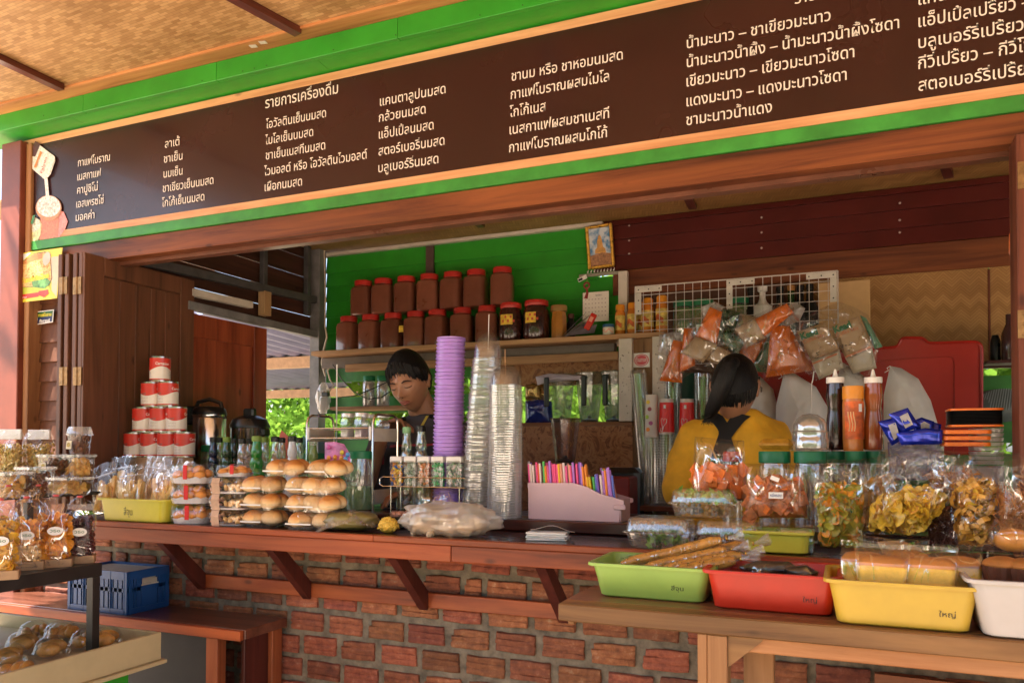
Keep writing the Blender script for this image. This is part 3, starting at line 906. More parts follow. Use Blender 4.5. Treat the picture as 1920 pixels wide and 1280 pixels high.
for (pa, pb, mt) in ((680, 690, dark_maroon), (704, 748, green_dull), (762, 830, green_dull), (850, 1000, green_dull)):
 MB().cbox(at(1640, 700, YB).x, 3.3, -0.012, 0.012, zb(1870, pb), zb(1870, pa)).build('slat', mt, bl)
bb2 = thing('brown_back_board', 'brown board on the back wall behind the wire grid and cups', 'wall', (0, YB, 0))
MB().cbox(at(1165, 700, YB).x, at(1660, 700, YB).x, 0.03, 0.05, 0.19, zb(1280, 520)).build('board', basic('brown_board', (0.16, .06, .03), .6, var=.3, scale=5), bb2)
wl = thing('under_shelf_wall', 'dark boards low on the back wall behind the cups', 'wall', (0, YB, 0))
MB().cbox(at(615, 900, YB).x, at(1165, 900, YB).x, 0.03, 0.045, 0.19, zb(1000, 905)).build('board', basic('brown_board', (0.16, .06, .03)), wl)

# left side frame: steel posts and beams, red door panel
XS = xg0 - 0.01
side = thing('steel_side_frame', 'grey painted steel post and beams on the left side of the stall', 'frame', (0, 0, 0))
def beam_x(p0, p1, h, w, m, name='beam', X=None):
 X = XS if X is None else X
 a, b = atx(*p0, X), atx(*p1, X)
 mm = MB()
 mm.loft([[(X - w / 2, q.y, q.z - h / 2), (X + w / 2, q.y, q.z - h / 2), (X + w / 2, q.y, q.z + h / 2), (X - w / 2, q.y, q.z + h / 2)] for q in (a, b)])
 return mm.build(name, m, side, ang=30)
beam_x((215, 478), (606, 566), 0.035, 0.03, basic('dark_steel', (0.07, .065, .065), .5, var=.3))
beam_x((358, 548), (470, 572), 0.03, 0.03, white_paint, 'beam')
beam_x((350, 572), (612, 632), 0.035, 0.034, grey_steel)
pc = atx(600, 700, XS)
MB().cbox(XS - 0.03, XS + 0.03, YB - 0.09, YB - 0.03, 0.19, ZI).build('post', grey_steel, side)
MB().cbox(XS - 0.075, XS - 0.035, YB - 0.02, YB + 0.03, 0.19, atx(600, 636, XS).z).build('door_post', basic('light_grey_paint', (.42, .42, .45), .5), side)
for px in (494, 576):
 q = atx(px, 540, XS)
 MB().cbox(XS - .014, XS + .014, q.y - .014, q.y + .014, atx(px, 590, XS).z, ZI).build('strut', basic('dark_steel', (0.07, .065, .065)), side)
q0 = atx(490, 545, XS)
MB().cbox(XS - .02, XS + .02, q0.y, q0.y + .05, atx(497, 592, XS).z, atx(497, 547, XS).z).build('wood_block', pale_wood_z, side)
dw = thing('dark_gable_boards', 'dark brown horizontal boards high on the left side', 'wall', (0, 0, 0))
ztop_open = atx(560, 628, XS).z
for i in range(6):
 z0 = ztop_open + 0.02 + i * 0.1
 if z0 > ZI + .05: break
 MB().cbox(XS - 0.05, XS - 0.035, YS + 0.1, YB + .05, z0 + .002, min(z0 + 0.098, ZI)).build('plank', wood('dark_side_wood', (.06, .022, .012), (.09, .03, .018), 1, .6), dw)
rd = thing('red_side_door', 'reddish brown wooden side door standing behind the thermos flasks', 'door', (0, 0, 0))
y0, y1 = atx(352, 700, XS - .01).y, atx(498, 700, XS - .01).y
rdw = wood('red_door_wood', (0.30, 0.055, 0.02), (0.4, 0.085, 0.03), 2, 0.4, coat=0.2)
zt = atx(430, 601, XS).z
MB().cbox(XS - .03, XS - .014, y0 - .15, y1, 0.2, zt).build('door_panel', rdw, rd)
for (a, b) in ((y0 - .15, y0 - .07), (y1 - 0.09, y1)):
 MB().cbox(XS - .0135, XS - .002, a, b - .001, 0.2, zt - .001).build('stile', rdw, rd)
MB().cbox(XS - .0132, XS - .002, y0 - .069, y1 - .0915, zt - .1, zt - .001).build('rail', rdw, rd)
# right inner side
struct(MB().box(2.9, 2.95, YS + .1, YB, 0.18, ZI).build('right_side_wall', maroon, ang=0), 'maroon wall closing the stall beyond the right edge')

# hanging cable, hook rail, screw hook etc on the corner
cb = thing('power_cable', 'pale cable hanging down the corner post to a wrapped socket', 'cable', (0, 0, 0))
def pxline(pts, Y): return [tuple(at(x, y, Y)) for x, y in pts]
MB().tube(pxline([(608, 470), (610, 560), (609, 610), (613, 632), (607, 655), (603, 680), (610, 705)], 3.36), 0.004, 6).build('cable', basic('pale_cable', (.6, .5, .38), .5), cb)
MB().tube(pxline([(622, 680), (614, 695), (619, 712), (626, 722), (616, 735)], 3.35), 0.004, 6).build('cable', MATS['pale_cable'], cb)
MB().tube(pxline([(624, 683), (640, 710), (664, 735), (690, 748), (715, 745), (740, 728)], 3.33), 0.0028, 6).build('cable', black_plastic, cb)
MB().tube(pxline([(630, 745), (665, 742), (700, 728), (735, 712)], 3.34), 0.0028, 6).build('cable', black_plastic, cb)
sk = thing('wrapped_socket', 'white power socket wrapped in clear plastic hanging by the corner post', 'socket', at(606, 742, 3.34), 0)
MB().at((0, 0, -.02), (R(8), 0, R(20))).cbox(-.028, .028, -.02, .02, -.05, .05, .006).build('socket', white_plastic, sk)
MB().at((.02, -.02, .005)).cbox(-.01, .03, -.012, .012, -.01, .012, .004).build('plug', black_plastic, sk)
def crumple(w, d, h, seed, seg=14, rows=8, amp=.2):
 q = random.Random(seed)
 rings_ = []
 for i in range(rows + 1):
  t = i / rows
  k = math.sin(math.pi * min(1, max(0.08, t * 1.0))) ** .5 if t < 1 else 0.25
  k = max(k, .25)
  rings_.append([((w / 2) * k * math.cos(2 * math.pi * j / seg) * (1 + q.uniform(-amp, amp)), (d / 2) * k * math.sin(2 * math.pi * j / seg) * (1 + q.uniform(-amp, amp)), h * t + q.uniform(-amp, amp) * h * .05) for j in range(seg)])
 return rings_
fl_bag = film('bag_film', gloss=.018, milk=.012, bump=.5, scale=20, streak=.5, rough=.07, edge=.16)
fl_clear = film('box_film', gloss=.04, milk=.012, bump=.2, scale=26, rough=.05, streak=.22, edge=.2)
fl_milky = film('milky_film', gloss=.12, milk=.42, bump=.7, scale=35, mcol=(.85, .8, .76))
MB().at((0, 0, -.09)).loft(crumple(.08, .06, .16, 3)).build('plastic_wrap', fl_milky, sk)

# ================================================================== cocoa jars
def jar_meshes():
 W, H = 0.104, 0.155
 body = MB()
 body.loft([ring(W * .9, W * .9, .02, 0), ring(W, W, .024, .006), ring(W, W, .024, H * .8), ring(W * .96, W * .96, .03, H * .9), ring(W * .76, W * .76, .039, H * .97), ring(W * .76, W * .76, .039, H)])
 lid = MB()
 prof = [(0.042, H - .004), (.043, H - .003), (.043, H + .003), (.0405, H + .004), (.043, H + .005), (.043, H + .012), (.0405, H + .013), (.043, H + .014), (.042, H + .0215), (.038, H + .0235)]
 lid.lathe(prof, 28)
 return body, lid
cocoa = basic('cocoa_powder_jar', (0.20, 0.065, 0.036), 0.3, var=.15, scale=14, coat=.7, rand=.22)
dark_tea = basic('dark_jar_content', (0.05, 0.012, 0.008), 0.25, var=.5, scale=30, coat=.8)
red_lid = basic('red_lid', (0.5, 0.03, 0.02), 0.35, var=.1, rand=.1)
jar = thing('cocoa_jar', 'x', 'jar', (0, 0, 0), 0, 'red lidded cocoa jars on the shelf')
b_, l_ = jar_meshes()
b_.build('body', cocoa, jar); l_.build('lid', red_lid, jar)
ordn = ['leftmost', 'second', 'third', 'fourth', 'fifth', 'sixth', 'seventh']
low = [(654, 590.5, 658), (695, 587.6, 654), (737, 584, 650), (779.5, 579, 648), (820, 576, 645), (867, 571, 641), (913, 566.5, 637)]
upj = [(681, 521.6, 589), (719, 515, 585), (762, 511, 579), (805, 506, 575), (849, 500.5, 572), (893, 495, 566.5), (942, 490.6, 562)]
first = True
JH = 0.1785
for row, lst, Y in ((0, low, 3.335), (1, upj, 3.335)):
 for i, (px, yt, yb) in enumerate(lst):
  z = zsh if row == 0 else zsh + JH * .985
  x = xat(px, Y, z + .05)
  lab = f"{'leftmost' if i == 0 else 'rightmost' if i == 6 else ordn[i] + ' from left'} of the seven red lidded brown cocoa jars in the {'upper' if row else 'lower'} row"
  rz = rnd.uniform(-.2, .35)
  if first:
   jar.location = (x, Y, z); jar.rotation_euler = (0, 0, rz); jar['label'] = lab; first = False; o = jar
  else:
   o = copy_tree(jar, (x, Y, z), rz, lab)
  H_ = (yb - yt) * mpp(px, Y)
  s = max(.92, min(1.04, H_ / JH))
  o.scale = (1.0 if row == 0 else 1.03, 1.0, 1.0)
# little yellow label on one lower jar
p = at(752, 616, 3.27)
yl = basic('yellow_label', (.8, .5, .05), .5, var=.3, scale=60)
KIDS.clear()
lb = MB().cbox(-.012, .012, -.001, .001, -.016, .016, .0004).build('label', yl, loc=(xat(752, 3.275, p.z), 3.275, p.z)); tag(lb, 'small yellow label stuck between two lower cocoa jars', 'label')
# dark jars with yellow label, round with belly
def dark_jar(px, Y, w, H, lab, lw_):
 z = zsh; x = xat(px, Y, z + .05)
 t = thing('dark_jar', lab, 'jar', (x, Y, z), 0, 'dark jars with yellow labels')
 r = w / 2
 MB().lathe([(r * .85, 0), (r * .97, .01), (r, .04), (r, H * .6), (r * .95, H * .74), (r * .8, H * .84), (r * .78, H * .88)], 24).build('body', dark_tea, t)
 MB().lathe([(r * .86, H * .86), (r * .88, H * .87), (r * .88, H * .93), (r * .84, H * .94), (r * .87, H * .95), (r * .86, H * .99), (r * .8, H)], 26).build('lid', red_lid, t)
 L = MB()
 a0 = math.atan2(-1, .1)
 L.grid(lambda u, v: ((r + .001) * math.cos(R(-122 + lw_ * u)), (r + .001) * math.sin(R(-122 + lw_ * u)), H * (.42 + .26 * v)), 8, 2)
 L.build('label', yl, t, recalc=False)
 L = MB()
 for k in range(5):
  ac, zc = -116 + lw_ * (.1 + .2 * k), H * (.48 + .1 * (k % 2))
  L.grid(lambda u, v: ((r + .0016) * math.cos(R(ac + 9 * u)), (r + .0016) * math.sin(R(ac + 9 * u)), zc + .012 * v), 2, 1)
 stuffpart(L.build('label_print', basic('label_red', (.6, .08, .03), .5), t, recalc=False))
dark_jar(958, 3.33, .115, .182, 'dark jar with red lid and yellow label, just right of the cocoa jars', 62)
dark_jar(1006, 3.33, .125, .185, 'wide dark jar with red lid and yellow label beside the gold lidded jar', 50)
x = xat(1048, 3.33, zsh)
g = thing('honey_jar', 'tall amber jar with gold lid on the wooden shelf', 'jar', (x, 3.33, zsh))
MB().lathe([(.03, 0), (.036, .006), (.036, .1), (.031, .125), (.031, .13)], 8).build('body', basic('amber_content', (.42, .17, .03), .3, coat=.6, var=.15), g)
MB().lathe([(.036, .128), (.038, .13), (.038, .15), (.036, .155)], 24).build('lid', basic('gold_lid', (.7, .45, .18), .3, .8), g)
x = xat(1068, 3.36, zsh)
g = thing('small_bottle', 'small dark glass bottle behind the gold lidded jar', 'bottle', (x, 3.38, zsh))
MB().lathe([(.018, 0), (.02, .005), (.02, .08), (.012, .1), (.012, .105)], 14).build('body', black_plastic, g)
MB().lathe([(.015, .104), (.015, .122), (.013, .124)], 14).build('cap', basic('brown_cap', (.1, .03, .02), .4), g)
# bags and bits on the shelf
q = at(1085, 625, 3.27)
bg_ = thing('packet_bundle', 'crumpled bundle of clear and grey plastic packets lying on the shelf', 'packet', (q.x, 3.27, zsh))
r_ = random.Random(5)
for k in range(5):
 a = at(1050 + k * 5, 634 - k * 2, 3.26); b2 = at(1092 + k * 6, 592 + k * 6, 3.30)
 A = Vector(a) - Vector((q.x, 3.27, zsh)); B = Vector(b2) - Vector((q.x, 3.27, zsh))
 dn = Vector((.012, -.006 * k, .010))
 MB().loft([[tuple(A - dn * .4), tuple(A + dn * .4), tuple(A + dn * .4 + Vector((0, .004, 0))), tuple(A - dn * .4 + Vector((0, .004, 0)))],
               [tuple(B - dn * 1.3), tuple(B + dn * 1.3), tuple(B + dn * 1.3 + Vector((0, .006, 0))), tuple(B - dn * 1.3 + Vector((0, .006, 0)))]]).build('packet', fl_milky if k % 2 else basic('grey_wrap', (.35, .33, .4), .4, var=.3), bg_)
q = at(1107, 603, 3.25)
rp = thing('red_sachet', 'shiny red sachet leaning on the plastic packets', 'sachet', (q.x, 3.25, q.z), rot=(0, R(28), R(10)))
MB().cbox(-.014, .014, -.004, .004, -.038, .038, .003).build('wrapper', basic('red_foil', (.6, .03, .02), .2, coat=.5), rp)
MB().cbox(-.009, .006, -.0052, -.0042, -.0, .022, .0004).build('print', basic('pink_print', (.8, .35, .25), .5), rp)
q = at(1117, 575, 3.40)
cal = thing('desk_calendar', 'white paper calendar page hanging over the shelf', 'calendar', (q.x, 3.40, q.z))
w_, h_ = 51 * mpp(1117, 3.4), 56 * mpp(1117, 3.4)
MB().cbox(-w_ / 2, w_ / 2, -.001, .001, -h_ / 2, h_ / 2, .0004).build('page', basic('calendar_paper', (.75, .68, .6), .6, var=.03), cal)
dm = MB()
for i in range(7):
 for j in range(5):
  dm.box(-w_ * .4 + i * w_ * .125, -w_ * .4 + i * w_ * .125 + .005, -.0016, -.0011, -h_ * .32 + j * h_ * .14, -h_ * .32 + j * h_ * .14 + .004)
stuffpart(dm.build('dates', basic('date_ink', (.35, .25, .25), .6), cal))
put_text('๒๕๕๙', -.0, h_ * .36, -.0015, .03, .006, basic('ink', (.05, .04, .04), .6), cal, 'heading')
x = xat(1141, 3.30, zsh)
g = thing('balm_jar', 'small squat jar with blue lid and pink zigzag label', 'jar', (x, 3.30, zsh))
MB().lathe([(.02, 0), (.025, .004), (.025, .036), (.022, .04)], 18).build('body', basic('white_glass', (.65, .6, .5), .3), g)
MB().lathe([(.025, .039), (.026, .04), (.026, .05), (.024, .052)], 18).build('lid', basic('blue_lid', (.03, .12, .25), .4), g)
MB().grid(lambda u, v: (.0256 * math.cos(R(-150 + 120 * u)), .0256 * math.sin(R(-150 + 120 * u)), .02 + .006 * math.sin(u * 12) + .006 * v), 16, 1).build('label_band', basic('pink_print', (.8, .35, .25)), g, recalc=False)
# orange syrup bottles
ob = basic('orange_bottle', (.62, .2, .03), .25, coat=.5, var=.25, scale=14)
oc = basic('orange_cap', (.75, .28, .02), .35)
ol = basic('orange_label', (.5, .1, .02), .35, var=.4, scale=50)
bt = thing('orange_bottle', 'x', 'bottle', group='orange bottles on the shelf')
MB().lathe([(.02, 0), (.0245, .004), (.0245, .03), (.022, .05), (.0245, .09), (.0235, .108), (.019, .118), (.019, .122)], 20).build('body', ob, bt)
MB().lathe([(.0205, .121), (.0215, .122), (.0215, .142), (.019, .147)], 22).build('cap', oc, bt)
MB().lathe([(.0252, .028), (.0229, .05), (.0252, .085), (.0248, .096)], 20, False, False).build('label', basic('yellow_print', (.62, .45, .1), .4, var=.5, scale=35), bt)
m = MB().grid(lambda u, v: ((.0253 + .0002) * math.cos(R(-140 + 80 * u)), .0255 * math.sin(R(-140 + 80 * u)), .045 + .008 * math.sin(u * 5) + .022 * v), 8, 2); m.build('label_swoosh', ol, bt, recalc=False)
KIDS.clear()
fst = True
for px, Y, lab, s in ((1163, 3.33, 'leftmost orange capped bottle on the shelf beside the small blue lidded jar', .95), (1186, 3.33, 'second orange capped bottle from the left on the shelf end', .98), (1207, 3.37, 'orange capped bottle half hidden in the back row of the shelf end', 1.02), (1215, 3.30, 'orange capped bottle, second from the right on the shelf end', 1.04), (1241, 3.30, 'rightmost orange capped bottle at the very end of the shelf', 1.08)):
 loc = (xat(px, Y, zsh), Y, zsh)
 if fst: o = bt; o.location = loc; o['label'] = lab; fst = False
 else: o = copy_tree(bt, loc, rnd.uniform(-.4, .2), lab)
 o.scale = (s * .98, s * .98, s)

# framed picture of a golden statue, hook rail with key charms
pf = thing('framed_picture', 'small gilt framed picture of a seated golden figure under blue sky', 'picture', (at(1126, 463, 3.46).x, 3.455, at(1126, 463, 3.46).z), rot=(R(6), R(-2.5), 0))
k_ = mpp(1126, 3.46)
fw, fh = 52 * k_, 81 * k_
gold = basic('gilt', (.7, .38, .06), .3, .7, var=.35, scale=70, bump=.6)
for (x0, x1, z0, z1) in ((-fw / 2, -fw / 2 + .014, -fh / 2, fh / 2), (fw / 2 - .014, fw / 2, -fh / 2, fh / 2), (-fw / 2 + .0145, fw / 2 - .0145, -fh / 2, -fh / 2 + .014), (-fw / 2 + .0145, fw / 2 - .0145, fh / 2 - .014, fh / 2)):
 MB().cbox(x0, x1, -.012, .004, z0, z1, .004).build('frame_side', gold, pf)
ski, nt, bb = newmat('print_sky'); mp = coords(nt, (30, 30, 30)); ns = N(nt, 'TexNoise', Scale=1.0, Detail=4.0); nt.links.new(mp.outputs[0], ns.inputs[0])
nt.links.new(ramp(nt, ns.outputs['Fac'], [(.42, (.06, .22, .45)), (.6, (.6, .65, .7))]).outputs[0], bb.inputs['Base Color'])
MB().box(-fw / 2 + .012, fw / 2 - .012, -.002, .002, -fh / 2 + .012, fh / 2 - .012).build('print', ski, pf, ang=0)
gp = basic('print_gold', (.65, .33, .08), .4, var=.3, scale=60)
m = MB()
m.prism([(-.026, -.03), (.026, -.03), (.024, -.012), (.014, -.002), (.011, .03), (.008, .036), (.007, .044), (.003, .052), (-.003, .052), (-.007, .044), (-.008, .036), (-.012, .03), (-.014, -.002), (-.024, -.012)], -.0035, -.0024)
m.build('figure_print', gp, pf, ang=0)
m = MB().prism([(-fw / 2 + .014, -fh / 2 + .014), (fw / 2 - .014, -fh / 2 + .014), (fw / 2 - .014, -.036), (.01, -.028), (-fw / 2 + .014, -.036)], -.0038, -.003); m.build('caption_band', basic('print_caption', (.35, .16, .07), .5, var=.5, scale=80), pf, ang=0)
hk = thing('hook_rail', 'slim steel hook rail with row of small white hooks under the gilt picture', 'rail', (0, 0, 0))
a, b = at(1086, 515, 3.43), at(1172, 517, 3.43)
MB().cbox(a.x, b.x, 3.425, 3.433, a.z - .014, a.z - .0, .001).build('bar', basic('pale_steel', (.45, .4, .33), .35, .6), hk)
for k in range(9):
 x = at(1103 + k * 6.1, 510, 3.42).x
 MB().tube([(x, 3.42, a.z + .014), (x, 3.418, a.z + .004), (x, 3.412, a.z), (x, 3.406, a.z + .005)], .0018, 6).build('hook', white_plastic, hk)
kc = thing('key_charm', 'round red woven charm with red tassel hanging from the hook rail', 'charm', at(1100, 535, 3.40))
MB().at((0, 0, 0), (R(90), 0, 0)).lathe([(.012, -.002), (.017, 0), (.012, .002), (.008, 0)], 20, False, False).build('ring', basic('dark_red', (.2, .03, .02), .5), kc)
MB().tube([(0, 0, -.016), (.003, 0, -.035), (-.004, 0, -.06)], [.004, .006, .009], 8).build('tassel', basic('tassel_red', (.3, .03, .03), .8), kc)
MB().tube([(0, 0, .016), (.002, .01, .03)], .0012, 5).build('string', pale_wood, kc)
ct = thing('card_tag', 'small white card tag on the end of the hook rail', 'tag', at(1092, 522, 3.405), rot=(0, R(-22), 0))
MB().cbox(-.022, .022, -.001, .001, -.009, .009, .0004).build('card', white_plastic, ct)
MB().cbox(-.02, -.0, -.0016, -.0011, -.006, .004, .0001).build('print', black_plastic, ct)

# ================================================================== generic builders for goods
def wrap(me, r, a0, flip=1):
 """bend a flat x-z mesh round a vertical cylinder of radius r, x=0 at angle a0 (degrees)"""
 for v in me.vertices:
  a = R(a0) + v.co.x / r
  v.co = Vector((r * math.cos(a), r * math.sin(a), v.co.z))
def wrap_text(body, r, a0, z, gh, width, mat, parent, name='lettering'):
 me = text_mesh(body, name, mat, off=.02)
 x0, x1, y0, y1 = bounds(me)
 sy = gh / GH; sx_ = width / (x1 - x0)
 me.transform(Matrix.Diagonal((sx_, sy, 1, 1)) @ Matrix.Translation((-(x0 + x1) / 2, 0, 0)))
 me.transform(Matrix.Rotation(R(90), 4, 'X'))
 me.transform(Matrix.Translation((0, 0, z)))
 wrap(me, r, a0)
 return link(name, me, parent)
def pile(name, parent, mat, pieces, kind='stuff'):
 o = pieces.build(name, mat, parent, ang=40)
 if kind: o['kind'] = kind
 return o
def chips(m, n, box, size, q, curl=.3, thick=.0012, seg=8, shape='disc'):
 """n curled chips filling a box (x0,x1,y0,y1,z0,z1)"""
 for _ in range(n):
  c = (q.uniform(box[0], box[1]), q.uniform(box[2], box[3]), q.uniform(box[4], box[5]))
  s = size * q.uniform(.7, 1.15)
  m.at(c, (q.uniform(-1.4, 1.4), q.uniform(-1.4, 1.4), q.uniform(0, 6.3)))
  ph = q.uniform(0, 6)
  if shape == 'disc':
   ring1 = [(s * math.cos(2 * math.pi * j / seg), s * (.8) * math.sin(2 * math.pi * j / seg), curl * s * math.sin(2 * (2 * math.pi * j / seg) + ph)) for j in range(seg)]
   m.add([(0, 0, 0)] + ring1, [(0, 1 + j, 1 + (j + 1) % seg) for j in range(seg)])
  elif shape == 'strip':
   L = s * 2.2; w = s * .35
   vs = []
   for k in range(5):
    t = k / 4 - .5
    zz = curl * s * math.cos(t * 4 + ph)
    vs += [(t * L, -w, zz), (t * L, w, zz + .1 * s)]
   m.add(vs, [(2 * k, 2 * k + 2, 2 * k + 3, 2 * k + 1) for k in range(4)])
  elif shape == 'ball':
   m.ball((0, 0, 0), (s, s * .85, s * .7), 8, 5)
  elif shape == 'blob':
   m.ball((0, 0, 0), (s, s * q.uniform(.6, .9), s * q.uniform(.35, .6)), 8, 5)
  elif shape == 'thread':
   L = s * 2
   a, b = q.uniform(-1, 1), q.uniform(-1, 1)
   m.tube([(-L, 0, 0), (-L * .3, L * .3 * a, .2 * L * b), (L * .3, -L * .2 * b, .2 * L * a), (L, 0, 0)], s * .05, 3, False)
 m.T = Matrix.Identity(4)
 return m
def bag_mesh(w, d, h, hf, seed, neck=0.25, flare=None, seg=22, amp=.07, lean=0):
 """clear bag: full up to hf, then pinched towards neck (fraction of w) and flared"""
 q = random.Random(seed)
 m = MB()
 rows = []
 prof = [(0, .86), (.012, .98), (hf * .35, 1.03), (hf * .7, 1.0), (hf, .95), (hf + (h - hf) * .3, .8), (hf + (h - hf) * .6, .5 * (1 + neck)), (hf + (h - hf) * .75, neck)] if flare else \
           [(0, .9), (.01, 1.0), (hf * .35, 1.04), (hf * .7, 1.0), (hf, .98), (hf + (h - hf) * .35, .97), (hf + (h - hf) * .7, .97), (h, .97)]
 if flare: prof += [(h * .92, neck * 1.6), (h, flare)]
 ph = [q.uniform(0, 6) for _ in range(4)]
 for k, (z, s) in enumerate(prof):
  t = z / h
  rr = []
  dd = d * (1 if flare else (1 - .85 * max(0, (z - hf) / (h - hf)) ** 1.0 if z > hf else 1))
  for j in range(seg):
   a = 2 * math.pi * j / seg
   ca, sa = math.cos(a), math.sin(a)
   # superellipse section
   e = .55
   x = (w / 2) * s * math.copysign(abs(ca) ** e, ca)
   y = (dd / 2) * (s if flare else 1) * math.copysign(abs(sa) ** e, sa)
   if flare and z > hf and k >= 7:
    y = (w / 2) * s * .5 * sa
   f = 1 + amp * math.sin(3 * a + ph[0] + t * 3) + amp * .7 * math.sin(5 * a + ph[1] - t * 6) + q.uniform(-amp, amp) * .5
   rr.append((x * f + lean * t, y * f, z + (q.uniform(-1, 1) * amp * .25 * w if 1 < k < len(prof) - 1 else 0) + (q.uniform(-.006, .006) if k == len(prof) - 1 else 0)))
  rows.append(rr)
 m.loft(rows, True, False)
 return m
def tray_bin(name, label, px, py, Y, z, w, d, h, mat, rz=0, taper=.82, group='plastic trays of snacks', text=None, tx=.3, lip=.009, loc=None):
 """plastic tray; (px) centre of its front foot, Y = front foot"""
 t = thing(name, label, 'tray', loc or (xat(px, Y, z), Y, z), rz, group)
 m = MB()
 r0 = .02
 th = .0025
 W, D = w, d
 def rg(k, zz, off=0): return ring(W * (taper + (1 - taper) * k) - off, D * (taper + (1 - taper) * k) - off, r0, zz, 4, 0, D * taper / 2)
 m.loft([rg(0, 0, .006), rg(0.05, .003), rg(.5, h * .5), rg(1, h - .004)], True, False)
 m.loft([rg(1, h - .004), rg(1, h - .007, -lip * 2 + .001), rg(1, h - .004, -lip * 2), rg(1, h - .0005, -lip * 1.8), rg(1, h, -.002), rg(1, h - .002, .004), rg(.5, h * .5, .005), rg(.06, .006, .005)], False, True)
 m.build('tray_body', mat, t)
 if text:
  fw = W * taper
  o, _ = put_text(text, 0, 0, 0, .026, .0075, basic('marker_ink', (.012, .012, .014), .5), t, 'marker_writing', off=0.0)
  slope = math.atan2(D * (1 - taper) / 2, h)
  o.rotation_euler = (slope, 0, 0)
  k = .32
  o.location = (W * tx, D * taper / 2 - D * (taper + (1 - taper) * k) / 2 - .0012, h * k)
 return t

# ================================================================== left foreground: black rack with bagged chips
black_rack = thing('black_rack', 'black metal rack at the left with bags of chips on top', 'rack', (0, 0, 0))
RX1 = atz(186, 1056, 1.095).x; RY1 = atz(186, 1056, 1.095).y
RX0 = RX1 - 0.72
MB().cbox(RX0, RX1 - .012, 0.75, RY1 - .01, 1.085, 1.095, .001).build('rack_top', black_metal, black_rack)
for (a, b, c, d_) in ((RX1 - .01, RX1 + .012, 0.75, RY1), (RX0, RX0 + .02, .75, RY1)):
 MB().cbox(a, b, c, d_, 1.062, 1.0975, .001).build('rail', black_metal, black_rack)
MB().cbox(RX0 + .022, RX1 - .011, RY1 - .022, RY1, 1.062, 1.0945, .001).build('rail', black_metal, black_rack)
for (x, y) in ((RX1 - .012, RY1 - .03), (RX0 + .0, RY1 - .03), (RX1 - .012, .76)):
 MB().cbox(x, x + .024, y, y + .024, 0, 1.0615, .001).build('leg', black_metal, black_rack)
riser = thing('black_riser', 'low black stand on the rack carrying the cookie tubs behind the chip bags', 'stand', (0, 0, 0))
MB().cbox(RX0 - .2, xat(160, 1.9, 1.27), 1.3, 1.96, 1.26, 1.272, .002).build('stand_top', black_metal, riser)
for (x, y) in ((RX0 - .08, 1.32), (RX1 - .3, 1.32), (RX1 - .3, 1.58)):
 MB().cbox(x, x + .02, y, y + .02, 1.096, 1.2595, .001).build('leg', black_metal, riser)

kraft = basic('kraft_paper', (.42, .26, .14), .7, var=.1, scale=30)
banana = basic('banana_chip', (.78, .42, .03), .45, var=.35, scale=60)
mango = basic('orange_chip', (.82, .32, .015), .4, var=.3, scale=50)
nutm = basic('nut', (.76, .48, .2), .5, var=.3, scale=60)
beet = basic('dark_red_fruit', (.07, .01, .012), .4, var=.6, scale=60)
popm = basic('popcorn', (.82, .48, .14), .6, var=.5, scale=70)
cookiem = basic('butter_cookie', (.80, .46, .12), .6, var=.25, scale=50, bump=.4)
chocm = basic('brown_cookie', (.16, .06, .025), .6, var=.5, scale=60)
pinktie = basic('pink_tie', (.7, .12, .12), .4)
sticker_w = basic('sticker_white', (.8, .78, .75), .4, var=.02)
ink_green = basic('sticker_green_ink', (.03, .16, .06), .5)
def tied_bag(px, py, z, w, d, hf, h, content, size, shape, label, seed, rz=0, upper=None, stick=True, n=210):
 p = atz(px, py, z)
 t = thing('snack_bag', label, 'bag', p, rz, 'tied clear bags of snacks on the black rack')
 q = random.Random(seed)
 MB().loft([ring(w, d, .004, 0), ring(w, d, .004, .022)]).build('card_base', kraft, t)
 m = MB(); hh = hf if not upper else hf * .5
 chips(m, n, (-w * .38, w * .38, -d * .4, d * .4, .02, hh), size, q, shape=shape)
 m.loft([ring(w * .6, d * .5, .01, .012), ring(w * .6, d * .5, .01, hh * .6), ring(w * .4, d * .3, .01, hh * .85)])
 pile('content', t, content, m)
 if upper:
  m = MB(); chips(m, n, (-w * .36, w * .36, -d * .38, d * .38, hh, hf), size * 1.2, q, shape='disc')
  m.loft([ring(w * .55, d * .5, .01, hh), ring(w * .4, d * .4, .01, hf * .85)])
  pile('content', t, upper, m)
 bag_mesh(w * 1.04, d * 1.08, h, hf * 1.02, seed, neck=.16, flare=.62, amp=.05).build('bag', fl_bag, t)
 MB().at((0, 0, hf * 1.02 + (h - hf * 1.02) * .77)).lathe([(w * .07, -.003), (w * .1, 0), (w * .07, .003)], 12, False, False).build('tie', pinktie, t)
 if stick:
  s = MB().at((w * .05, -d * .64, hf * .72), (R(90), 0, 0), (1, .62, 1)).lathe([(.019, 0), (.019, .001)], 20)
  so = s.build('sticker', sticker_w, t)
  put_text('วธ๐', w * .05 - .012, hf * .72 - .003, -d * .64 - .0016, .024, .007, ink_green, t, 'sticker_writing')
 return t
tied_bag(-2, 1084, 1.0955, .088, .07, .135, .215, banana, .014, 'disc', 'clear tied bag of yellow banana chips cut by the left edge of the photo', 21, rz=.9)
tied_bag(48, 1066, 1.0955, .09, .065, .13, .21, nutm, .0065, 'ball', 'clear tied bag with pale nuts at the bottom and orange chips above', 22, rz=.85, upper=mango, n=200)
tied_bag(103, 1061, 1.0955, .088, .065, .14, .21, mango, .015, 'disc', 'clear tied bag of bright orange and yellow chips in the front row', 23, rz=.8)
tied_bag(148, 1054, 1.0955, .082, .06, .125, .205, beet, .013, 'blob', 'clear tied bag of dark red dried fruit nearest the counter', 24, rz=.8, n=160)
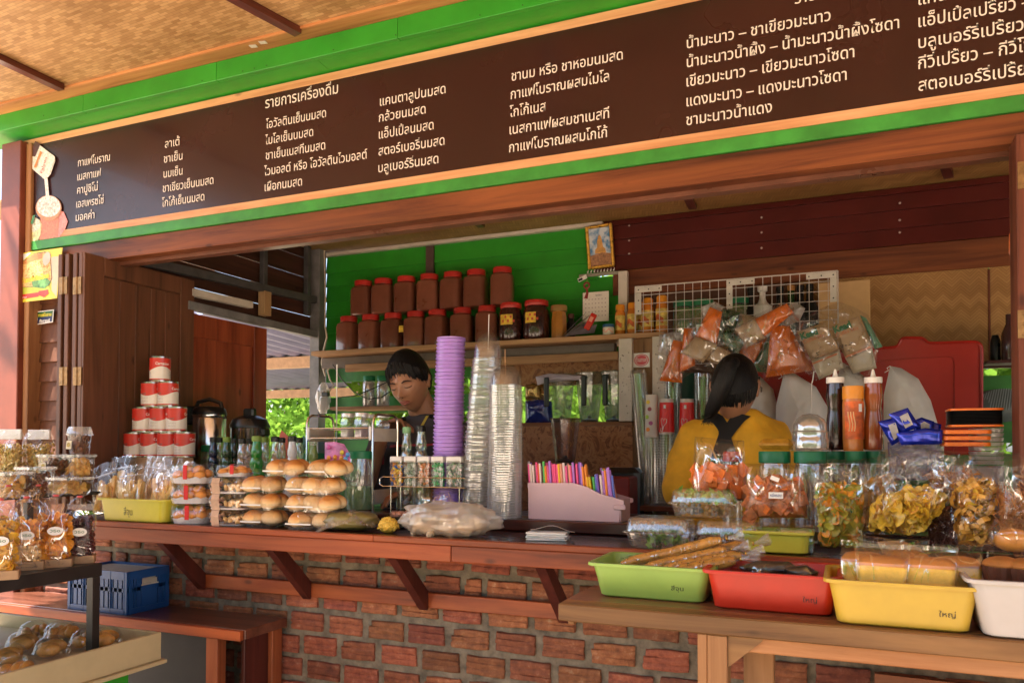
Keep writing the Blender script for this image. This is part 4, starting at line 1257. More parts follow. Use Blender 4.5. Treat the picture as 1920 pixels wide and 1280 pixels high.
tied_bag(14, 1052, 1.0955, .085, .06, .12, .245, banana, .014, 'disc', 'clear tied bag of yellow chips in the second row behind the nut bag', 25, rz=.85, stick=False)
tied_bag(70, 1042, 1.0955, .08, .06, .12, .24, mango, .014, 'disc', 'tall clear tied bag behind the orange chip bag at left', 26, rz=.85, stick=False)
def tub(px, pyb, Y, z, w, d, h, content, size, label, shape='blob', lidh=.006, sticker=None, n=60, rz=0, seed=3):
 t = thing('cookie_tub', label, 'tub', (xat(px, Y, z), Y, z), rz, 'clear plastic tubs of cookies at the left')
 q = random.Random(seed)
 m = MB(); chips(m, n, (-w * .34, w * .34, -d * .34, d * .34, size * .6, h * .82), size, q, shape=shape)
 m.loft([ring(w * .5, d * .5, .01, .003), ring(w * .5, d * .5, .01, h * .6)])
 pile('content', t, content, m)
 MB().loft([ring(w * .86, d * .86, .012, 0), ring(w * .9, d * .9, .012, .004), ring(w, d, .014, h)], True, False).build('tub_body', fl_clear, t)
 MB().loft([ring(w + .008, d + .008, .014, h - .002), ring(w + .008, d + .008, .014, h + lidh), ring(w * .9, d * .9, .012, h + lidh + .001)]).build('tub_lid', film('lid_film', gloss=.18, milk=.22, bump=.2, rough=.1), t)
 if sticker:
  MB().cbox(-.013, .013, -d / 2 - .001, -d / 2 + .0, h * .3, h * .3 + .026, .0003).build('sticker', basic('cream_sticker', (.7, .6, .4), .5), t)
  MB().at((0, -d / 2 - .0015, h * .3 + .013), (R(90), 0, 0)).lathe([(.009, 0), (.009, .0004)], 14).build('sticker_print', basic('sticker_yellow_print', (.45, .3, .03), .5, var=.6, scale=90), t)
 return t
zt2 = 1.272
tub(123, 935, 1.80, zt2, .155, .09, .048, cookiem, .014, 'wide low clear box of round butter cookies below the two sticker tubs', 'blob', n=50, seed=5)
zt3 = zt2 + .056
tub(66, 925, 1.66, zt2 , .085, .08, .085, chocm, .012, 'clear tub of brown cookies with a cream sticker, leftmost of the sticker tubs', sticker=True, seed=6, n=90)
tub(101, 900, 1.80, zt3, .075, .075, .066, chocm, .012, 'clear tub of brown cookies with a cream sticker beside the yellow cookie tub', sticker=True, seed=7, n=80)
tub(147, 900, 1.84, zt3, .078, .078, .066, cookiem, .014, 'clear tub of pale yellow cookies under the domed brown cup', seed=8, n=60)
tub(20, 935, 1.60, zt2, .09, .08, .07, cookiem, .014, 'clear tub of yellow cookies at the far left behind the chip bags', seed=9)
# domed cup of brown biscuits
zc_ = zt3 + .074
t = thing('domed_cup', 'clear cup with domed lid full of brown biscuits on top of the tubs', 'cup', (xat(149, 1.85, zc_), 1.85, zc_))
m = MB(); chips(m, 70, (-.022, .022, -.022, .022, .006, .058), .01, random.Random(4), shape='blob'); m.lathe([(.02, .004), (.026, .055)], 12); pile('content', t, chocm, m)
MB().lathe([(.028, 0), (.03, .003), (.037, .064)], 24, True, False).build('cup_body', fl_clear, t)
MB().lathe([(.041, .062), (.042, .066), (.039, .068), (.037, .082), (.033, .09), (.001, .092)], 24, False, False).build('lid', film('lid_film'), t)
MB().at((-.004, -.036, .03), (R(-6), 0, 0)).cbox(-.012, .012, -.001, .001, -.014, .014, .0003).build('sticker', MATS['cream_sticker'], t)
MB().at((-.004, -.038, .03), (R(90 - 6), 0, 0)).lathe([(.008, 0), (.008, .0004)], 14).build('sticker_print', MATS['sticker_yellow_print'], t)
# popcorn bags with white headers
for px, lab, sd, Y in ((72, 'clear popcorn bag with white folded header nearest the clapboard wall', 31, 1.93), (18, 'clear popcorn bag with white folded header at the far left', 32, 1.86)):
 w, d, h = .10, .055, .15
 t = thing('popcorn_bag', lab, 'bag', (xat(px, Y, zt2), Y, zt2 + .02), R(12), 'popcorn bags with white headers')
 base = .0
 m = MB(); chips(m, 420, (-w * .42, w * .42, -d * .42, d * .42, .01, h * .95), .008, random.Random(sd), shape='blob')
 m.loft([ring(w * .6, d * .5, .02, .0), ring(w * .6, d * .5, .02, h * .85)]); pile('content', t, popm, m)
 bag_mesh(w * 1.08, d * 1.1, h + .035, h, sd, amp=.04).build('bag', fl_bag, t)
 MB().cbox(-w * .45, w * .45, -.004, .004, h + .01, h + .045, .001).build('header_card', white_plastic, t)

# ---- cream tray of domed pastries, lower left
ctr = thing('cream_display_tray', 'cream painted display tray holding domed pastry packs at lower left', 'tray', (0, 0, 0))
e1 = at(303, 1184, 1.74)
TX1 = e1.x; TZ1 = e1.z; TZ0 = at(306, 1243, 1.74).z
cream = basic('cream_board', (.48, .39, .22), .5, var=.1, scale=8)
MB().cbox(TX1 - .012, TX1, .8, 1.74, TZ0 + .012, TZ1, .002).build('side_board', cream, ctr)
MB().cbox(TX1 - .7, TX1 - .0125, 1.728, 1.74, TZ0 + .012, TZ1, .002).build('end_board', cream, ctr)
MB().cbox(TX1 - .7, TX1 + .012, .8, 1.752, TZ0, TZ0 + .0115, .002).build('base_board', cream, ctr)
MB().cbox(TX1 - .7, TX1 - .013, .8, 1.727, TZ0 + .0117, TZ0 + .05, .002).build('inner_floor', cream, ctr)
MB().cbox(TX1 - .42, TX1 - .06, 1.3, 1.68, 0, TZ0 - .001, .003).build('green_stand', green_paint, ctr)
pastry = basic('pastry', (.66, .32, .07), .5, var=.4, scale=25, bump=.3)
pk = thing('domed_pastry', 'x', 'pastry pack', (0, 0, 0), 0, 'round domed pastry packs in the cream tray')
q = random.Random(77)
m = MB()
for k in range(3):
 m.at((q.uniform(-.012, .012), -.022 + .022 * k, .022 + .002 * k), (q.uniform(-.2, .2), q.uniform(-.3, .3), q.uniform(-.4, .4))).ball((0, 0, 0), (.034, .015, .018), 12, 8)
m.T = Matrix.Identity(4)
m.build('pastry_bun', pastry, pk);
MB().lathe([(.001, 0), (.044, 0), (.05, .012), (.05, .016)], 26, False, False).build('base', fl_clear, pk)
MB().lathe([(.053, .015), (.05, .018), (.047, .03), (.038, .046), (.022, .056), (.001, .059)], 26, False, False).build('dome', fl_clear, pk)
KIDS.clear()
zf = TZ0 + .051
spots = [(205, 1195, 'rightmost domed pastry pack in the corner of the cream tray'), (163, 1200, 'domed pastry pack beside the rightmost one in the cream tray'), (97, 1216, 'domed pastry pack with a long loaf at the front of the cream tray'), (45, 1205, 'domed pastry pack in the middle row, second from the left edge'), (120, 1186, 'domed pastry pack behind the black leg'), (150, 1176, 'rear domed pastry pack just left of the black leg'), (15, 1232, 'speckled domed pastry pack cut by the left edge'), (65, 1184, 'rear domed pastry pack near the left edge of the cream tray'), (50, 1262, 'front domed pastry pack low at the tray edge')]
for i, (px, py, lab) in enumerate(spots):
 p = atz(px, py + 14, zf)
 y_ = min(p.y, 1.67)
 loc = (min(p.x, TX1 - .066), y_, zf)
 if i == 0: o = pk; o.location = loc; o['label'] = lab; o.rotation_euler = (0, 0, .3)
 else: o = copy_tree(pk, loc, rnd.uniform(-1.5, 1.5), lab)
 o.scale = (.97, .97, 1)

# ---- bench against the wall and blue crate
bench = thing('low_bench', 'low dark topped wooden bench against the brick wall at left', 'bench', (0, 0, 0))
ZB = .854
bxr = at(540, 1155, 2.15).x
MB().cbox(-3.3, bxr, 1.945, YW - .004, ZB - .03, ZB, .002).build('bench_top', bench_top_mat, bench)
MB().cbox(-3.3, bxr - .004, 1.925, 1.944, ZB - .032, ZB - .001, .002).build('front_edge', orange_wood, bench)
lx = at(408, 1230, 1.95).x
MB().cbox(lx - .035, lx + .012, 1.935, 1.975, .0, ZB - .034, .002).build('leg', wood('leg_orange', (.28, .07, .025), (.38, .11, .04), 2, .4), bench)
MB().cbox(bxr - .062, bxr - .015, 2.09, 2.14, .0, ZB - .034, .002).build('leg', MATS['leg_orange'], bench)
MB().cbox(bxr - .045, bxr - .03, 1.976, 2.089, .0, ZB - .034, .002).build('side_panel', dark_maroon, bench)
MB().cbox(-3.3, lx - .04, 1.99, 2.0, .0, ZB - .034, .001).build('front_panel', basic('dark_grey_panel', (.03, .026, .027), .7, var=.3, scale=8), bench)

blue = basic('blue_crate_plastic', (.012, .07, .24), .4, var=.12, scale=8)
c0 = atz(238, 1153, ZB)
WL, WD, HH = .285, .18, .145
crate = thing('blue_crate', 'blue perforated plastic crate with whitish tray inside, on the low bench', 'crate', (c0.x, c0.y, ZB + .001), 0)
def crate_side(L, axis, sgn, nslots, handle=False):
 m = MB()
 t = .004
 def b(u0, u1, z0, z1, tt=t, off=0):
  if axis == 'x': m.box(u0, u1, -off, tt, z0, z1)
  else: m.box(-tt, off, u0, u1, z0, z1)
 b(0, L, 0, .018, t, .003); b(0, L, HH - .028, HH, t, .003); b(0, L, .075, .088)
 b(0, .012, .018, HH - .028, t, .003); b(L - .012, L, .018, HH - .028, t, .003)
 if handle:
  b(L * .32, L * .72, .018, .075); b(L * .32, L * .72, .088, .09)
  us = [L * .09, L * .16, L * .23, L * .28, L * .78, L * .84, L * .91]
  for u in us: b(u - .004, u + .004, .018, HH - .028)
  b(L * .70, L * .73, .088, HH - .028); b(L * .32, L * .34, .088, HH - .028)
 else:
  for k in range(nslots + 1):
   u = .012 + (L - .024) * k / nslots
   b(u - .0078, u + .0078, .018, HH - .028)
   if k % 3 == 0: b(u - .001, u + .001, 0, HH, t, .004)
 return m
o = crate_side(WL, 'x', 1, 12).build('long_side', blue, crate, ang=0); o.location = (-WL, 0, 0)
o = crate_side(WL, 'x', 1, 12).build('long_side', blue, crate, ang=0); o.location = (-WL, WD - .004, 0)
o = crate_side(WD - .012, 'y', 1, 6, True).build('end_side', blue, crate, ang=0); o.location = (0, .005, 0)
o = crate_side(WD - .012, 'y', 1, 6, True).build('end_side', blue, crate, ang=0); o.location = (-WL + .004, .005, 0)
MB().box(-WL + .005, -.005, .005, WD - .005, .003, .008).build('crate_floor', blue, crate, ang=0)
wt = MB()
wt.loft([ring(WL - .03, WD - .03, .02, HH - .05, 3, -WL / 2, WD / 2), ring(WL - .016, WD - .02, .02, HH - .018, 3, -WL / 2, WD / 2), ring(WL - .014, WD - .018, .02, HH - .008, 3, -WL / 2, WD / 2), ring(WL - .03, WD - .03, .02, HH - .009, 3, -WL / 2, WD / 2)])
wt.build('inner_basket', basic('off_white_plastic', (.55, .5, .42), .5, var=.1), crate)
cm = MB()
for k in range(9):
 cm.box(.002, .0045, WD * .33 + k * .0072, WD * .33 + k * .0072 + .004, .094, .112)
cm.box(.002, .0045, WD * .31, WD * .31 + .072, .091, .095)
o = cm.build('white_grille', MATS['off_white_plastic'], crate, ang=0); o['kind'] = 'stuff'

# ================================================================== counter goods, left half
ylw = basic('yellow_plastic', (.62, .55, .05), .4, var=.05)
yt = tray_bin('snack_tray', 'yellow plastic tray of bagged biscuits at the left end of the counter', 247, 978, 1.925, ZC + .001, .295, .20, .077, ylw, text='สี่จุน', tx=-.11, taper=.93)
for o in [c for c in COL.objects if c.parent == yt and c.name.startswith('marker')]:
 o.scale = (1.5, 1, 2.4); o.data.materials[0] = basic('pen_ink', (.12, .1, .02), .5)
 o.location.z = .022
stickm = basic('rusk', (.80, .48, .15), .6, var=.2, scale=40, bump=.3)
stickm2 = basic('pale_rusk', (.84, .6, .25), .6, var=.2, scale=40, bump=.3)
for k, (px, py, Y, w, h, sd, an) in enumerate(((203, 945, 1.97, .10, .175, 41, -.25), (247, 945, 1.97, .115, .17, 42, -.1), (297, 945, 1.97, .12, .175, 43, .12), (228, 945, 2.05, .11, .2, 44, -.1), (285, 945, 2.06, .12, .2, 45, .1), (325, 945, 2.05, .09, .19, 46, .25))):
 z = ZC + .02
 labs = ('clear bag of biscuit sticks at the left of the yellow tray', 'middle clear bag of biscuit slices with a small white sticker in the yellow tray', 'clear bag of upright pale rusks at the right of the yellow tray', 'rear left clear bag of sticks in the yellow tray', 'rear middle clear bag of sticks in the yellow tray', 'rear right clear bag leaning towards the milk cans')
 t = thing('biscuit_bag', labs[k], 'bag', (xat(px, Y, z), Y, z), 0, 'clear bags of biscuits in the yellow tray', rot=(R(-6), an, 0))
 q = random.Random(sd)
 m = MB()
 for j in range(9):
  u = -w * .36 + w * .72 * j / 8
  L = h * .30 * q.uniform(.8, 1.15)
  m.at((u, q.uniform(-.012, .012), L + .01), (q.uniform(-.2, .2), q.uniform(-.25, .3), q.uniform(-.4, .4))).cbox(-.009, .009, -.005, .005, -L, L, .003)
 for j in range(8):
  u = -w * .36 + w * .72 * q.random(); L = h * .27 * q.uniform(.7, 1.1)
  m.at((u, q.uniform(-.02, -.008), L + .01), (q.uniform(-.3, .3), q.uniform(-.5, .5), q.uniform(-.4, .4))).cbox(-.008, .008, -.004, .004, -L, L, .003)
 m.T = Matrix.Identity(4)
 pile('content', t, stickm if k % 2 == 0 else stickm2, m)
 bag_mesh(w * 1.05, .055, h, h * .62, sd, amp=.05).build('bag', fl_bag, t)
 if k in (0, 1):
  MB().cbox(-.0, .02, -.034, -.033, .06, .068, .0002).build('price_sticker', sticker_w, t)
 MB().at((0, 0, h * .78)).loft([ring(w * 1.0, .012, .004, 0), ring(w * .98, .010, .004, .003)]).build('seal', fl_milky, t)

orange_cookie = basic('orange_cookie', (.70, .28, .05), .55, var=.3, scale=40, bump=.3)
doily = basic('white_doily', (.7, .67, .68), .7, var=.1)
polka, nt, bb = newmat('polka_tape')
mp = coords(nt, (130, 130, 130), rand=False); vo = N(nt, 'TexVoronoi', Scale=1.0); vo.inputs['Randomness'].default_value = .25
nt.links.new(mp.outputs[0], vo.inputs['Vector'])
nt.links.new(ramp(nt, vo.outputs['Distance'], [(.3, (.8, .7, .7)), (.36, (.6, .02, .02))]).outputs[0], bb.inputs['Base Color'])
ck = thing('cookie_box', 'x', 'cookie box', (0, 0, 0), 0, 'clear cookie boxes with polka dot tape')
w, d, h = .128, .11, .064
q = random.Random(9)
for k, (u, v, zz) in enumerate(((-.035, -.03, .026), (.002, -.034, .026), (.036, -.028, .026), (-.03, .01, .03), (.012, .01, .033), (.04, .012, .028), (-.01, -.012, .042), (.025, -.014, .042))):
 MB().ball((u, v, zz), (.021, .02, .017), 14, 9).build('cookie', orange_cookie, ck)
dn = MB()
n_ = 44
dn.loft([[( (w * .44 + .004 * math.cos(j * 3.1)) * math.copysign(abs(math.cos(a)) ** .7, math.cos(a)), (d * .44 + .004 * math.cos(j * 3.1)) * math.copysign(abs(math.sin(a)) ** .7, math.sin(a)), zz) for j, a in enumerate([2 * math.pi * i / n_ for i in range(n_)])] for zz in (.0, .002)] + [[((w * .485 + .003 * math.cos(j * 3.1)) * math.copysign(abs(math.cos(a)) ** .7, math.cos(a)), (d * .485 + .003 * math.cos(j * 3.1)) * math.copysign(abs(math.sin(a)) ** .7, math.sin(a)), .02 + .003 * math.cos(j * 1.57)) for j, a in enumerate([2 * math.pi * i / n_ for i in range(n_)])]], True, False)
dn.build('doily', doily, ck)
MB().loft([ring(w * .9, d * .9, .02, .0005), ring(w, d, .02, .022), ring(w * 1.02, d * 1.02, .02, .024), ring(w, d, .02, .026), ring(w * .94, d * .94, .02, h - .004), ring(w * .86, d * .86, .02, h)]).build('box', fl_clear, ck)
MB().cbox(-.006, .008, -d * .5 - .002, -d * .5 - .0008, .014, h - .004, .0003).build('tape', polka, ck)
MB().cbox(-.006, .008, -d * .5, -.015, h + .0004, h + .001, .0002).build('tape', polka, ck)
KIDS.clear()
for k, lab in enumerate(('bottom clear cookie box with red polka dot tape, standing on the counter', 'middle clear cookie box with red polka dot tape', 'top clear cookie box of the three stacked beside the yellow tray')):
 loc = (xat(364, 1.985, ZC) + .002 * k, 1.985 - .003 * k, ZC + .001 + k * (h + .0015))
 if k == 0: ck.location = loc; ck['label'] = lab; ck.rotation_euler = (0, 0, .35)
 else: copy_tree(ck, loc, .35 - .05 * k, lab)
mb_ = thing('nut_box', 'x', 'nut box', (0, 0, 0), 0, 'clear boxes of nuts with kraft paper bands')
w2, d2, h2 = .135, .105, .049
m = MB(); chips(m, 60, (-w2 * .1, w2 * .4, -d2 * .4, d2 * .4, .01, h2 * .6), .0085, random.Random(8), shape='ball'); pile('content', mb_, nutm, m)
m = MB(); chips(m, 14, (-w2 * .42, -w2 * .3, -d2 * .4, d2 * .4, .01, h2 * .7), .008, random.Random(18), shape='ball'); pile('content', mb_, basic('pink_nut', (.6, .3, .2), .5), m)
MB().loft([ring(w2 * .8, d2 * .8, .015, .001), ring(w2 * .85, d2 * .85, .015, .006)]).build('paper_liner', doily, mb_)
MB().loft([ring(w2 * .86, d2 * .86, .02, .0005), ring(w2 * .97, d2 * .97, .02, h2 * .62), ring(w2 * 1.04, d2 * 1.04, .02, h2 * .66), ring(w2 * .97, d2 * .97, .02, h2 * .7), ring(w2 * .86, d2 * .86, .02, h2)]).build('box', fl_clear, mb_)
bx = -w2 * .24
MB().loft([[(x, -d2 * .44, 0), (x, -d2 * .52, h2 * .66), (x, -d2 * .45, h2 + .0008), (x, -d2 * .1, h2 + .001)] for x in (bx - .013, bx + .013)], False, False, False).build('paper_band', basic('kraft_band', (.55, .36, .25), .7, var=.15, scale=50), mb_, recalc=False)
KIDS.clear()
for k, lab in enumerate(('bottom clear box of nuts with kraft band, on the counter', 'middle clear box of nuts with kraft band', 'top clear box of nuts with kraft band under the taped cookie box')):
 loc = (xat(436, 1.975, ZC) - .001 * k, 1.975, ZC + .001 + k * (h2 + .0018))
 if k == 0: mb_.location = loc; mb_['label'] = lab; mb_.rotation_euler = (0, 0, .25)
 else: copy_tree(mb_, loc, .25 + .04 * k, lab)
ck2 = copy_tree(ck, (xat(440, 2.0, ZC), 2.0, ZC + 3 * (h2 + .0018) + .003), .5, 'single clear cookie box with red polka dot tape on top of the nut boxes')
ck2.scale = (.85, .85, .62)

# buns
bun_m, nt, bb = newmat('bread_crust')
tc = N(nt, 'TexCoord'); sep = N(nt, 'SeparateXYZ'); nt.links.new(tc.outputs['Normal'], sep.inputs[0])
mp = coords(nt, (40, 40, 40)); ns = N(nt, 'TexNoise', Scale=1.0, Detail=5.0); nt.links.new(mp.outputs[0], ns.inputs[0])
ad = N(nt, 'Math', operation='MULTIPLY_ADD'); nt.links.new(ns.outputs['Fac'], ad.inputs[0]); ad.inputs[1].default_value = .5
oi = N(nt, 'ObjectInfo'); rs_ = N(nt, 'Math', operation='MULTIPLY_ADD'); nt.links.new(oi.outputs['Random'], rs_.inputs[0]); rs_.inputs[1].default_value = .5; rs_.inputs[2].default_value = -.32
rs2 = N(nt, 'Math', operation='ADD'); nt.links.new(rs_.outputs[0], rs2.inputs[0]); nt.links.new(sep.outputs[2], rs2.inputs[1]); nt.links.new(rs2.outputs[0], ad.inputs[2])
nt.links.new(ramp(nt, ad.outputs[0], [(.15, (.80, .58, .32)), (.55, (.76, .46, .18)), (.9, (.64, .28, .07)), (1.0, (.5, .18, .035))]).outputs[0], bb.inputs['Base Color'])
bb.inputs['Roughness'].default_value = .55
fl_pack = film('pack_film', gloss=.12, milk=.05, bump=.5, scale=26, rough=.08, streak=.45)
def bun_mesh(seed, L, W, H):
 q = random.Random(seed); m = MB()
 m.ball((0, 0, 0), (L, W, H), 18, 12)
 vs = []
 for (x, y, z) in m.v:
  n = noise.noise(Vector((x * 30 + seed, y * 30, z * 30))) * .08
  f = 1 + n
  z2 = z * f * (1 if z > 0 else .6)
  vs.append((x * f, y * f, z2 + H * .6))
 m.v = vs
 return m.mesh('bun', bun_m)
BM = [bun_mesh(k, .037, .032, .031) for k in range(5)]
def bread_pack(label, px, Y, z, w, nb_, rz=0, seed=1, h=.05):
 q = random.Random(seed)
 x = xat(px, Y, z)
 t = thing('bread_pack', label, 'bread pack', (x, Y, z), rz, 'stacked clear packs of bread buns')
 d = .085
 for k in range(nb_):
  u = -w / 2 + w * (k + .5) / nb_
  link('bun', q.choice(BM), t, (u, -.012 + q.uniform(-.004, .004), .004), (q.uniform(-.1, .1), q.uniform(-.15, .15), q.uniform(-.4, .4) + (1.57 if w / nb_ < .055 else 0)))
  link('bun', q.choice(BM), t, (u + q.uniform(-.004, .004), .022, .005), (0, 0, q.uniform(-.4, .4)))
 MB().loft([ring(w * .88, d * .85, .015, .0006), ring(w * .97, d * .97, .015, .016), ring(w * 1.05, d * 1.08, .01, .018), ring(w * 1.05, d * 1.08, .01, .02), ring(w * .98, d, .02, .023), ring(w * .92, d * .9, .025, h * .8), ring(w * .75, d * .7, .02, h)]).build('pack', fl_pack, t)
 MB().cbox(-w * .48, w * .1, -d * .56, -d * .545, .015, .0195, .0003).build('paper_edge', sticker_w, t)
 return t
hp = .0515
YB1 = 1.985
k = 0
names = ['bottom', 'second', 'third']
for lv in range(3):
 bread_pack(f'clear pack of two buns, {names[lv]} layer, left column beside the nut boxes', 497, YB1, ZC + .001 + lv * (hp + .001), .122, 2, .15, 60 + lv)
 bread_pack(f'wider clear pack of buns, {names[lv]} layer, right column of the bread stack', 589 + (3 if lv else 0), YB1 - .005, ZC + .001 + lv * (hp + .001), .165 if lv else .15, 3 if lv else 2, .12, 70 + lv)
bread_pack('top clear pack of buns in front of the green syrup bottle', 540, YB1, ZC + .002 + 3 * (hp + .001), .125, 2, .1, 80, h=.045)
bread_pack('top right clear pack of buns below the pink toy packet', 618, YB1 + .01, ZC + .002 + 3 * (hp + .001), .12, 2, .05, 81, h=.045)
# leaf-wrapped flat parcel, corn bag and white carrier bag
def sack(name, label, cat, c, w, d, h, mat, seed, rz=0, amp=.12, squash=.6, inner=None):
 t = thing(name, label, cat, c, rz)
 q = random.Random(seed)
 def fn(u, v):
  a = 2 * math.pi * u; b = math.pi * v
  x = math.cos(a) * math.sin(b) ** squash; y = math.sin(a) * math.sin(b) ** squash; z = -math.cos(b)
  n = noise.noise(Vector((x * 2.2 + seed, y * 2.2, z * 2.2))) + .6 * noise.noise(Vector((x * 6, y * 6 + seed, z * 6)))
  f = 1 + amp * n
  return (w / 2 * x * f, d / 2 * y * f, max(0.0005, h / 2 * (z * f + 1)))
 MB().grid(fn, 48, 26).build('bag_body', mat, t, ang=170)
 return t
p = at(660, 985, 2.0)
lf = basic('leaf_wrap', (.22, .17, .05), .45, var=.4, scale=25, coat=.4)
t = sack('leaf_parcel', 'flat olive leaf wrapped parcel in clear plastic lying before the bread', 'parcel', (xat(660, 2.0, ZC), 2.0, ZC + .001), .165, .10, .055, lf, 5, rz=.5, amp=.1)
MB().grid(lambda u, v: ((u - .5) * .2, (v - .5) * .13, .03 + .03 * math.sin(3.1 * u) * math.sin(3.1 * v) + .012 * noise.noise(Vector((u * 6, v * 6, 1))) - .028 * abs(2 * u - 1)), 20, 12).build('clear_wrap', film('parcel_film', gloss=.2, milk=.12, bump=.9, scale=20), t, recalc=False)
t = thing('corn_bag', 'small clear bag of yellow corn grains half under the white carrier bag', 'bag', (xat(728, 1.98, ZC), 1.98, ZC + .001))
m = MB(); q = random.Random(12)
for _ in range(420):
 a = q.uniform(0, 6.28); r_ = q.random() ** .5
 m.at((.032 * r_ * math.cos(a), .028 * r_ * math.sin(a), .006 + (1 - r_ * r_) ** .5 * .04 * q.uniform(.7, 1)), (q.uniform(0, 3), q.uniform(0, 3), 0)).cbox(-.0022, .0022, -.002, .002, -.003, .003, .001)
m.T = Matrix.Identity(4); m.ball((0, 0, .02), (.03, .026, .022), 12, 8)
pile('corn', t, basic('corn_yellow', (.72, .48, .07), .5, var=.3, scale=90), m)
wb = sack('carrier_bag', 'crumpled translucent white carrier bag lying on the counter', 'bag', (xat(842, 1.985, ZC), 1.985, ZC + .001), .295, .13, .092, film('carrier_film', gloss=.1, milk=.36, bump=1, scale=26, mcol=(.9, .82, .72), rough=.2, streak=.35), 9, rz=.05, amp=.2)
m = MB(); chips(m, 26, (-.12, .1, -.03, .04, .01, .04),   .024, random.Random(13), shape='blob'); pile('content', wb, basic('pale_bun', (.7, .5, .3), .6, var=.4), m)
# receipts
t = thing('paper_slips', 'small pile of white paper slips on the counter', 'paper', (xat(1032, 2.02, ZC), 2.0, ZC + .001), rz=.1)
for k in range(4):
 MB().at((0, 0, .0055 * k), (0, 0, R(rnd.uniform(-9, 9)))).cbox(-.055, .055, -.028, .028, 0, .0048, .0008).build('slip_pad', sticker_w, t)
MB().at((.01, .012, .023), (R(-4), R(3), R(14))).grid(lambda u, v: ((u - .5) * .12, (v - .5) * .055, .014 * math.sin(3.2 * u) ** 2), 10, 2).build('loose_slip', sticker_w, t, recalc=False)

# ================================================================== goods standing on the inner sill
ZS = ZC + .0355
def pillow(poly, Y, dep, nr=6, bulge=.5, crease=0, seed=0, back=True, ctr=None):
 """inflated packet with the given pixel outline at depth Y (own thickness dep); returns MB in world coords"""
 P = [at(x, y, Y) for x, y in poly]
 out = []
 for i in range(len(P)):
  a, b = P[i], P[(i + 1) % len(P)]
  k = 4
  for j in range(k): out.append(a.lerp(b, j / k))
 c = sum(out, Vector((0, 0, 0))) / len(out)
 m = MB()
 n = len(out)
 def layer(sg):
  rows = []
  for r_ in range(nr + 1):
   s = 1 - r_ / nr
   hgt = (1 - s ** 2) ** bulge if s < 1 else 0
   row = []
   for p in out:
    v = c + (p - c) * max(s, .001)
    nz = crease * noise.noise(Vector((v.x * 40 + seed, v.z * 40, sg))) if 0 < r_ < nr else 0
    row.append((v.x, Y + sg * (dep / 2 * hgt + nz * dep), v.z))
   rows.append(row)
  m.loft(rows, False, True)
 layer(-1)
 if back: layer(1)
 return m
def wthing(name, label, cat, px, py, Y, group=None):
 t = thing(name, label, cat, (0, 0, 0), 0, group)
 return t
# milk cans
can_red = basic('can_red', (.62, .035, .02), .35, var=.08, coat=.3)
can_white = basic('can_white', (.82, .77, .7), .4, var=.05, coat=.3)
can_text = basic('can_text', (.85, .8, .78), .4)
can = thing('milk_can', 'x', 'can', (0, 0, 0), 0, 'red and white milk cans in a pyramid')
cr_, ch = .0385, .096
MB().lathe([(cr_ - .002, 0), (cr_, .001), (cr_, .003), (cr_ - .0015, .005), (cr_ - .0015, ch - .005), (cr_, ch - .003), (cr_, ch - .001), (cr_ - .002, ch), (cr_ - .003, ch - .004), (0.001, ch - .004)], 30, True, False).build('tin_body', steel, can)
MB().lathe([(cr_ - .0008, .006), (cr_ - .0008, ch - .006)], 30, False, False).build('label_paper', can_white, can)
rr_ = cr_ - .0003
MB().grid(lambda u, v: (rr_ * math.cos(2 * math.pi * u), rr_ * math.sin(2 * math.pi * u), (ch * .52 + .008 * math.sin(2 * math.pi * u * 2 + .6)) * (1 - v) + (ch - .0062) * v), 48, 1).build('label_red', can_red, can, recalc=False)
MB().lathe([(rr_, .0062), (rr_, .0105)], 30, False, False).build('label_line', can_red, can)
for a0 in (-150, 30):
 wrap_text('Carnation', rr_ + .0006, a0, ch * .66, .0085, .052, can_text, can, 'brand_lettering')
sm_ = MB()
for a0 in (-95, 85):
 for k in range(3):
  for j in range(2):
   a = R(a0 + k * 11)
   sm_.at((rr_ * math.cos(a), rr_ * math.sin(a), ch * (.5 + .03 * j)), (0, 0, a)).box(0, .0006, -.003, .003, 0, .0022)
 for k in range(8):
  for j in range(5):
   a = R(a0 + k * 6 - 6)
   sm_.at((rr_ * math.cos(a), rr_ * math.sin(a), ch * (.16 + .06 * j)), (0, 0, a)).box(0, .0004, -.0016, .0016, 0, .0009)
sm_.T = Matrix.Identity(4)
stuffpart(sm_.build('fine_print', basic('fine_print', (.25, .12, .1), .5), can, ang=0))
KIDS.clear()
ref = at(346, 857, 2.27)
zc0 = ref.z
right_v = Vector((math.cos(R(22.9)), math.sin(R(22.9)), 0)); fwd_v = Vector((-math.sin(R(22.9)), math.cos(R(22.9)), 0))
rd_ = ray(330, 843); fr_ = Vector((rd_.x, rd_.y, 0)).normalized(); rr2_ = Vector((fr_.y, -fr_.x, 0))
step = -rr2_ * .0600 + fr_ * .049
rowsn = ['bottom', 'second', 'third']
fst = True
for lv in range(4):
 for k in range(4 - lv):
  base = ref + step * .5 * lv
  p = base + step * k
  if lv == 3: lab = 'single milk can on the very top of the can pyramid';
  else:
   pos = ['rightmost', 'second from right', 'third from right', 'leftmost'][k] if lv == 0 else (['right', 'middle', 'left'][k] if lv == 1 else ['right', 'left'][k])
   lab = f'{pos} red and white milk can in the {["bottom", "second", "third"][lv]} row of the can pyramid'
  loc = (p.x, p.y, zc0 + lv * (ch + .0006)); rz = {0: .0, 1: .1, 2: -.1, 3: -.9}[lv] + rnd.uniform(-.2, .2) - k * .12
  if fst: can.location = loc; can.rotation_euler = (0, 0, rz); can['label'] = lab; fst = False
  else: copy_tree(can, loc, rz, lab)
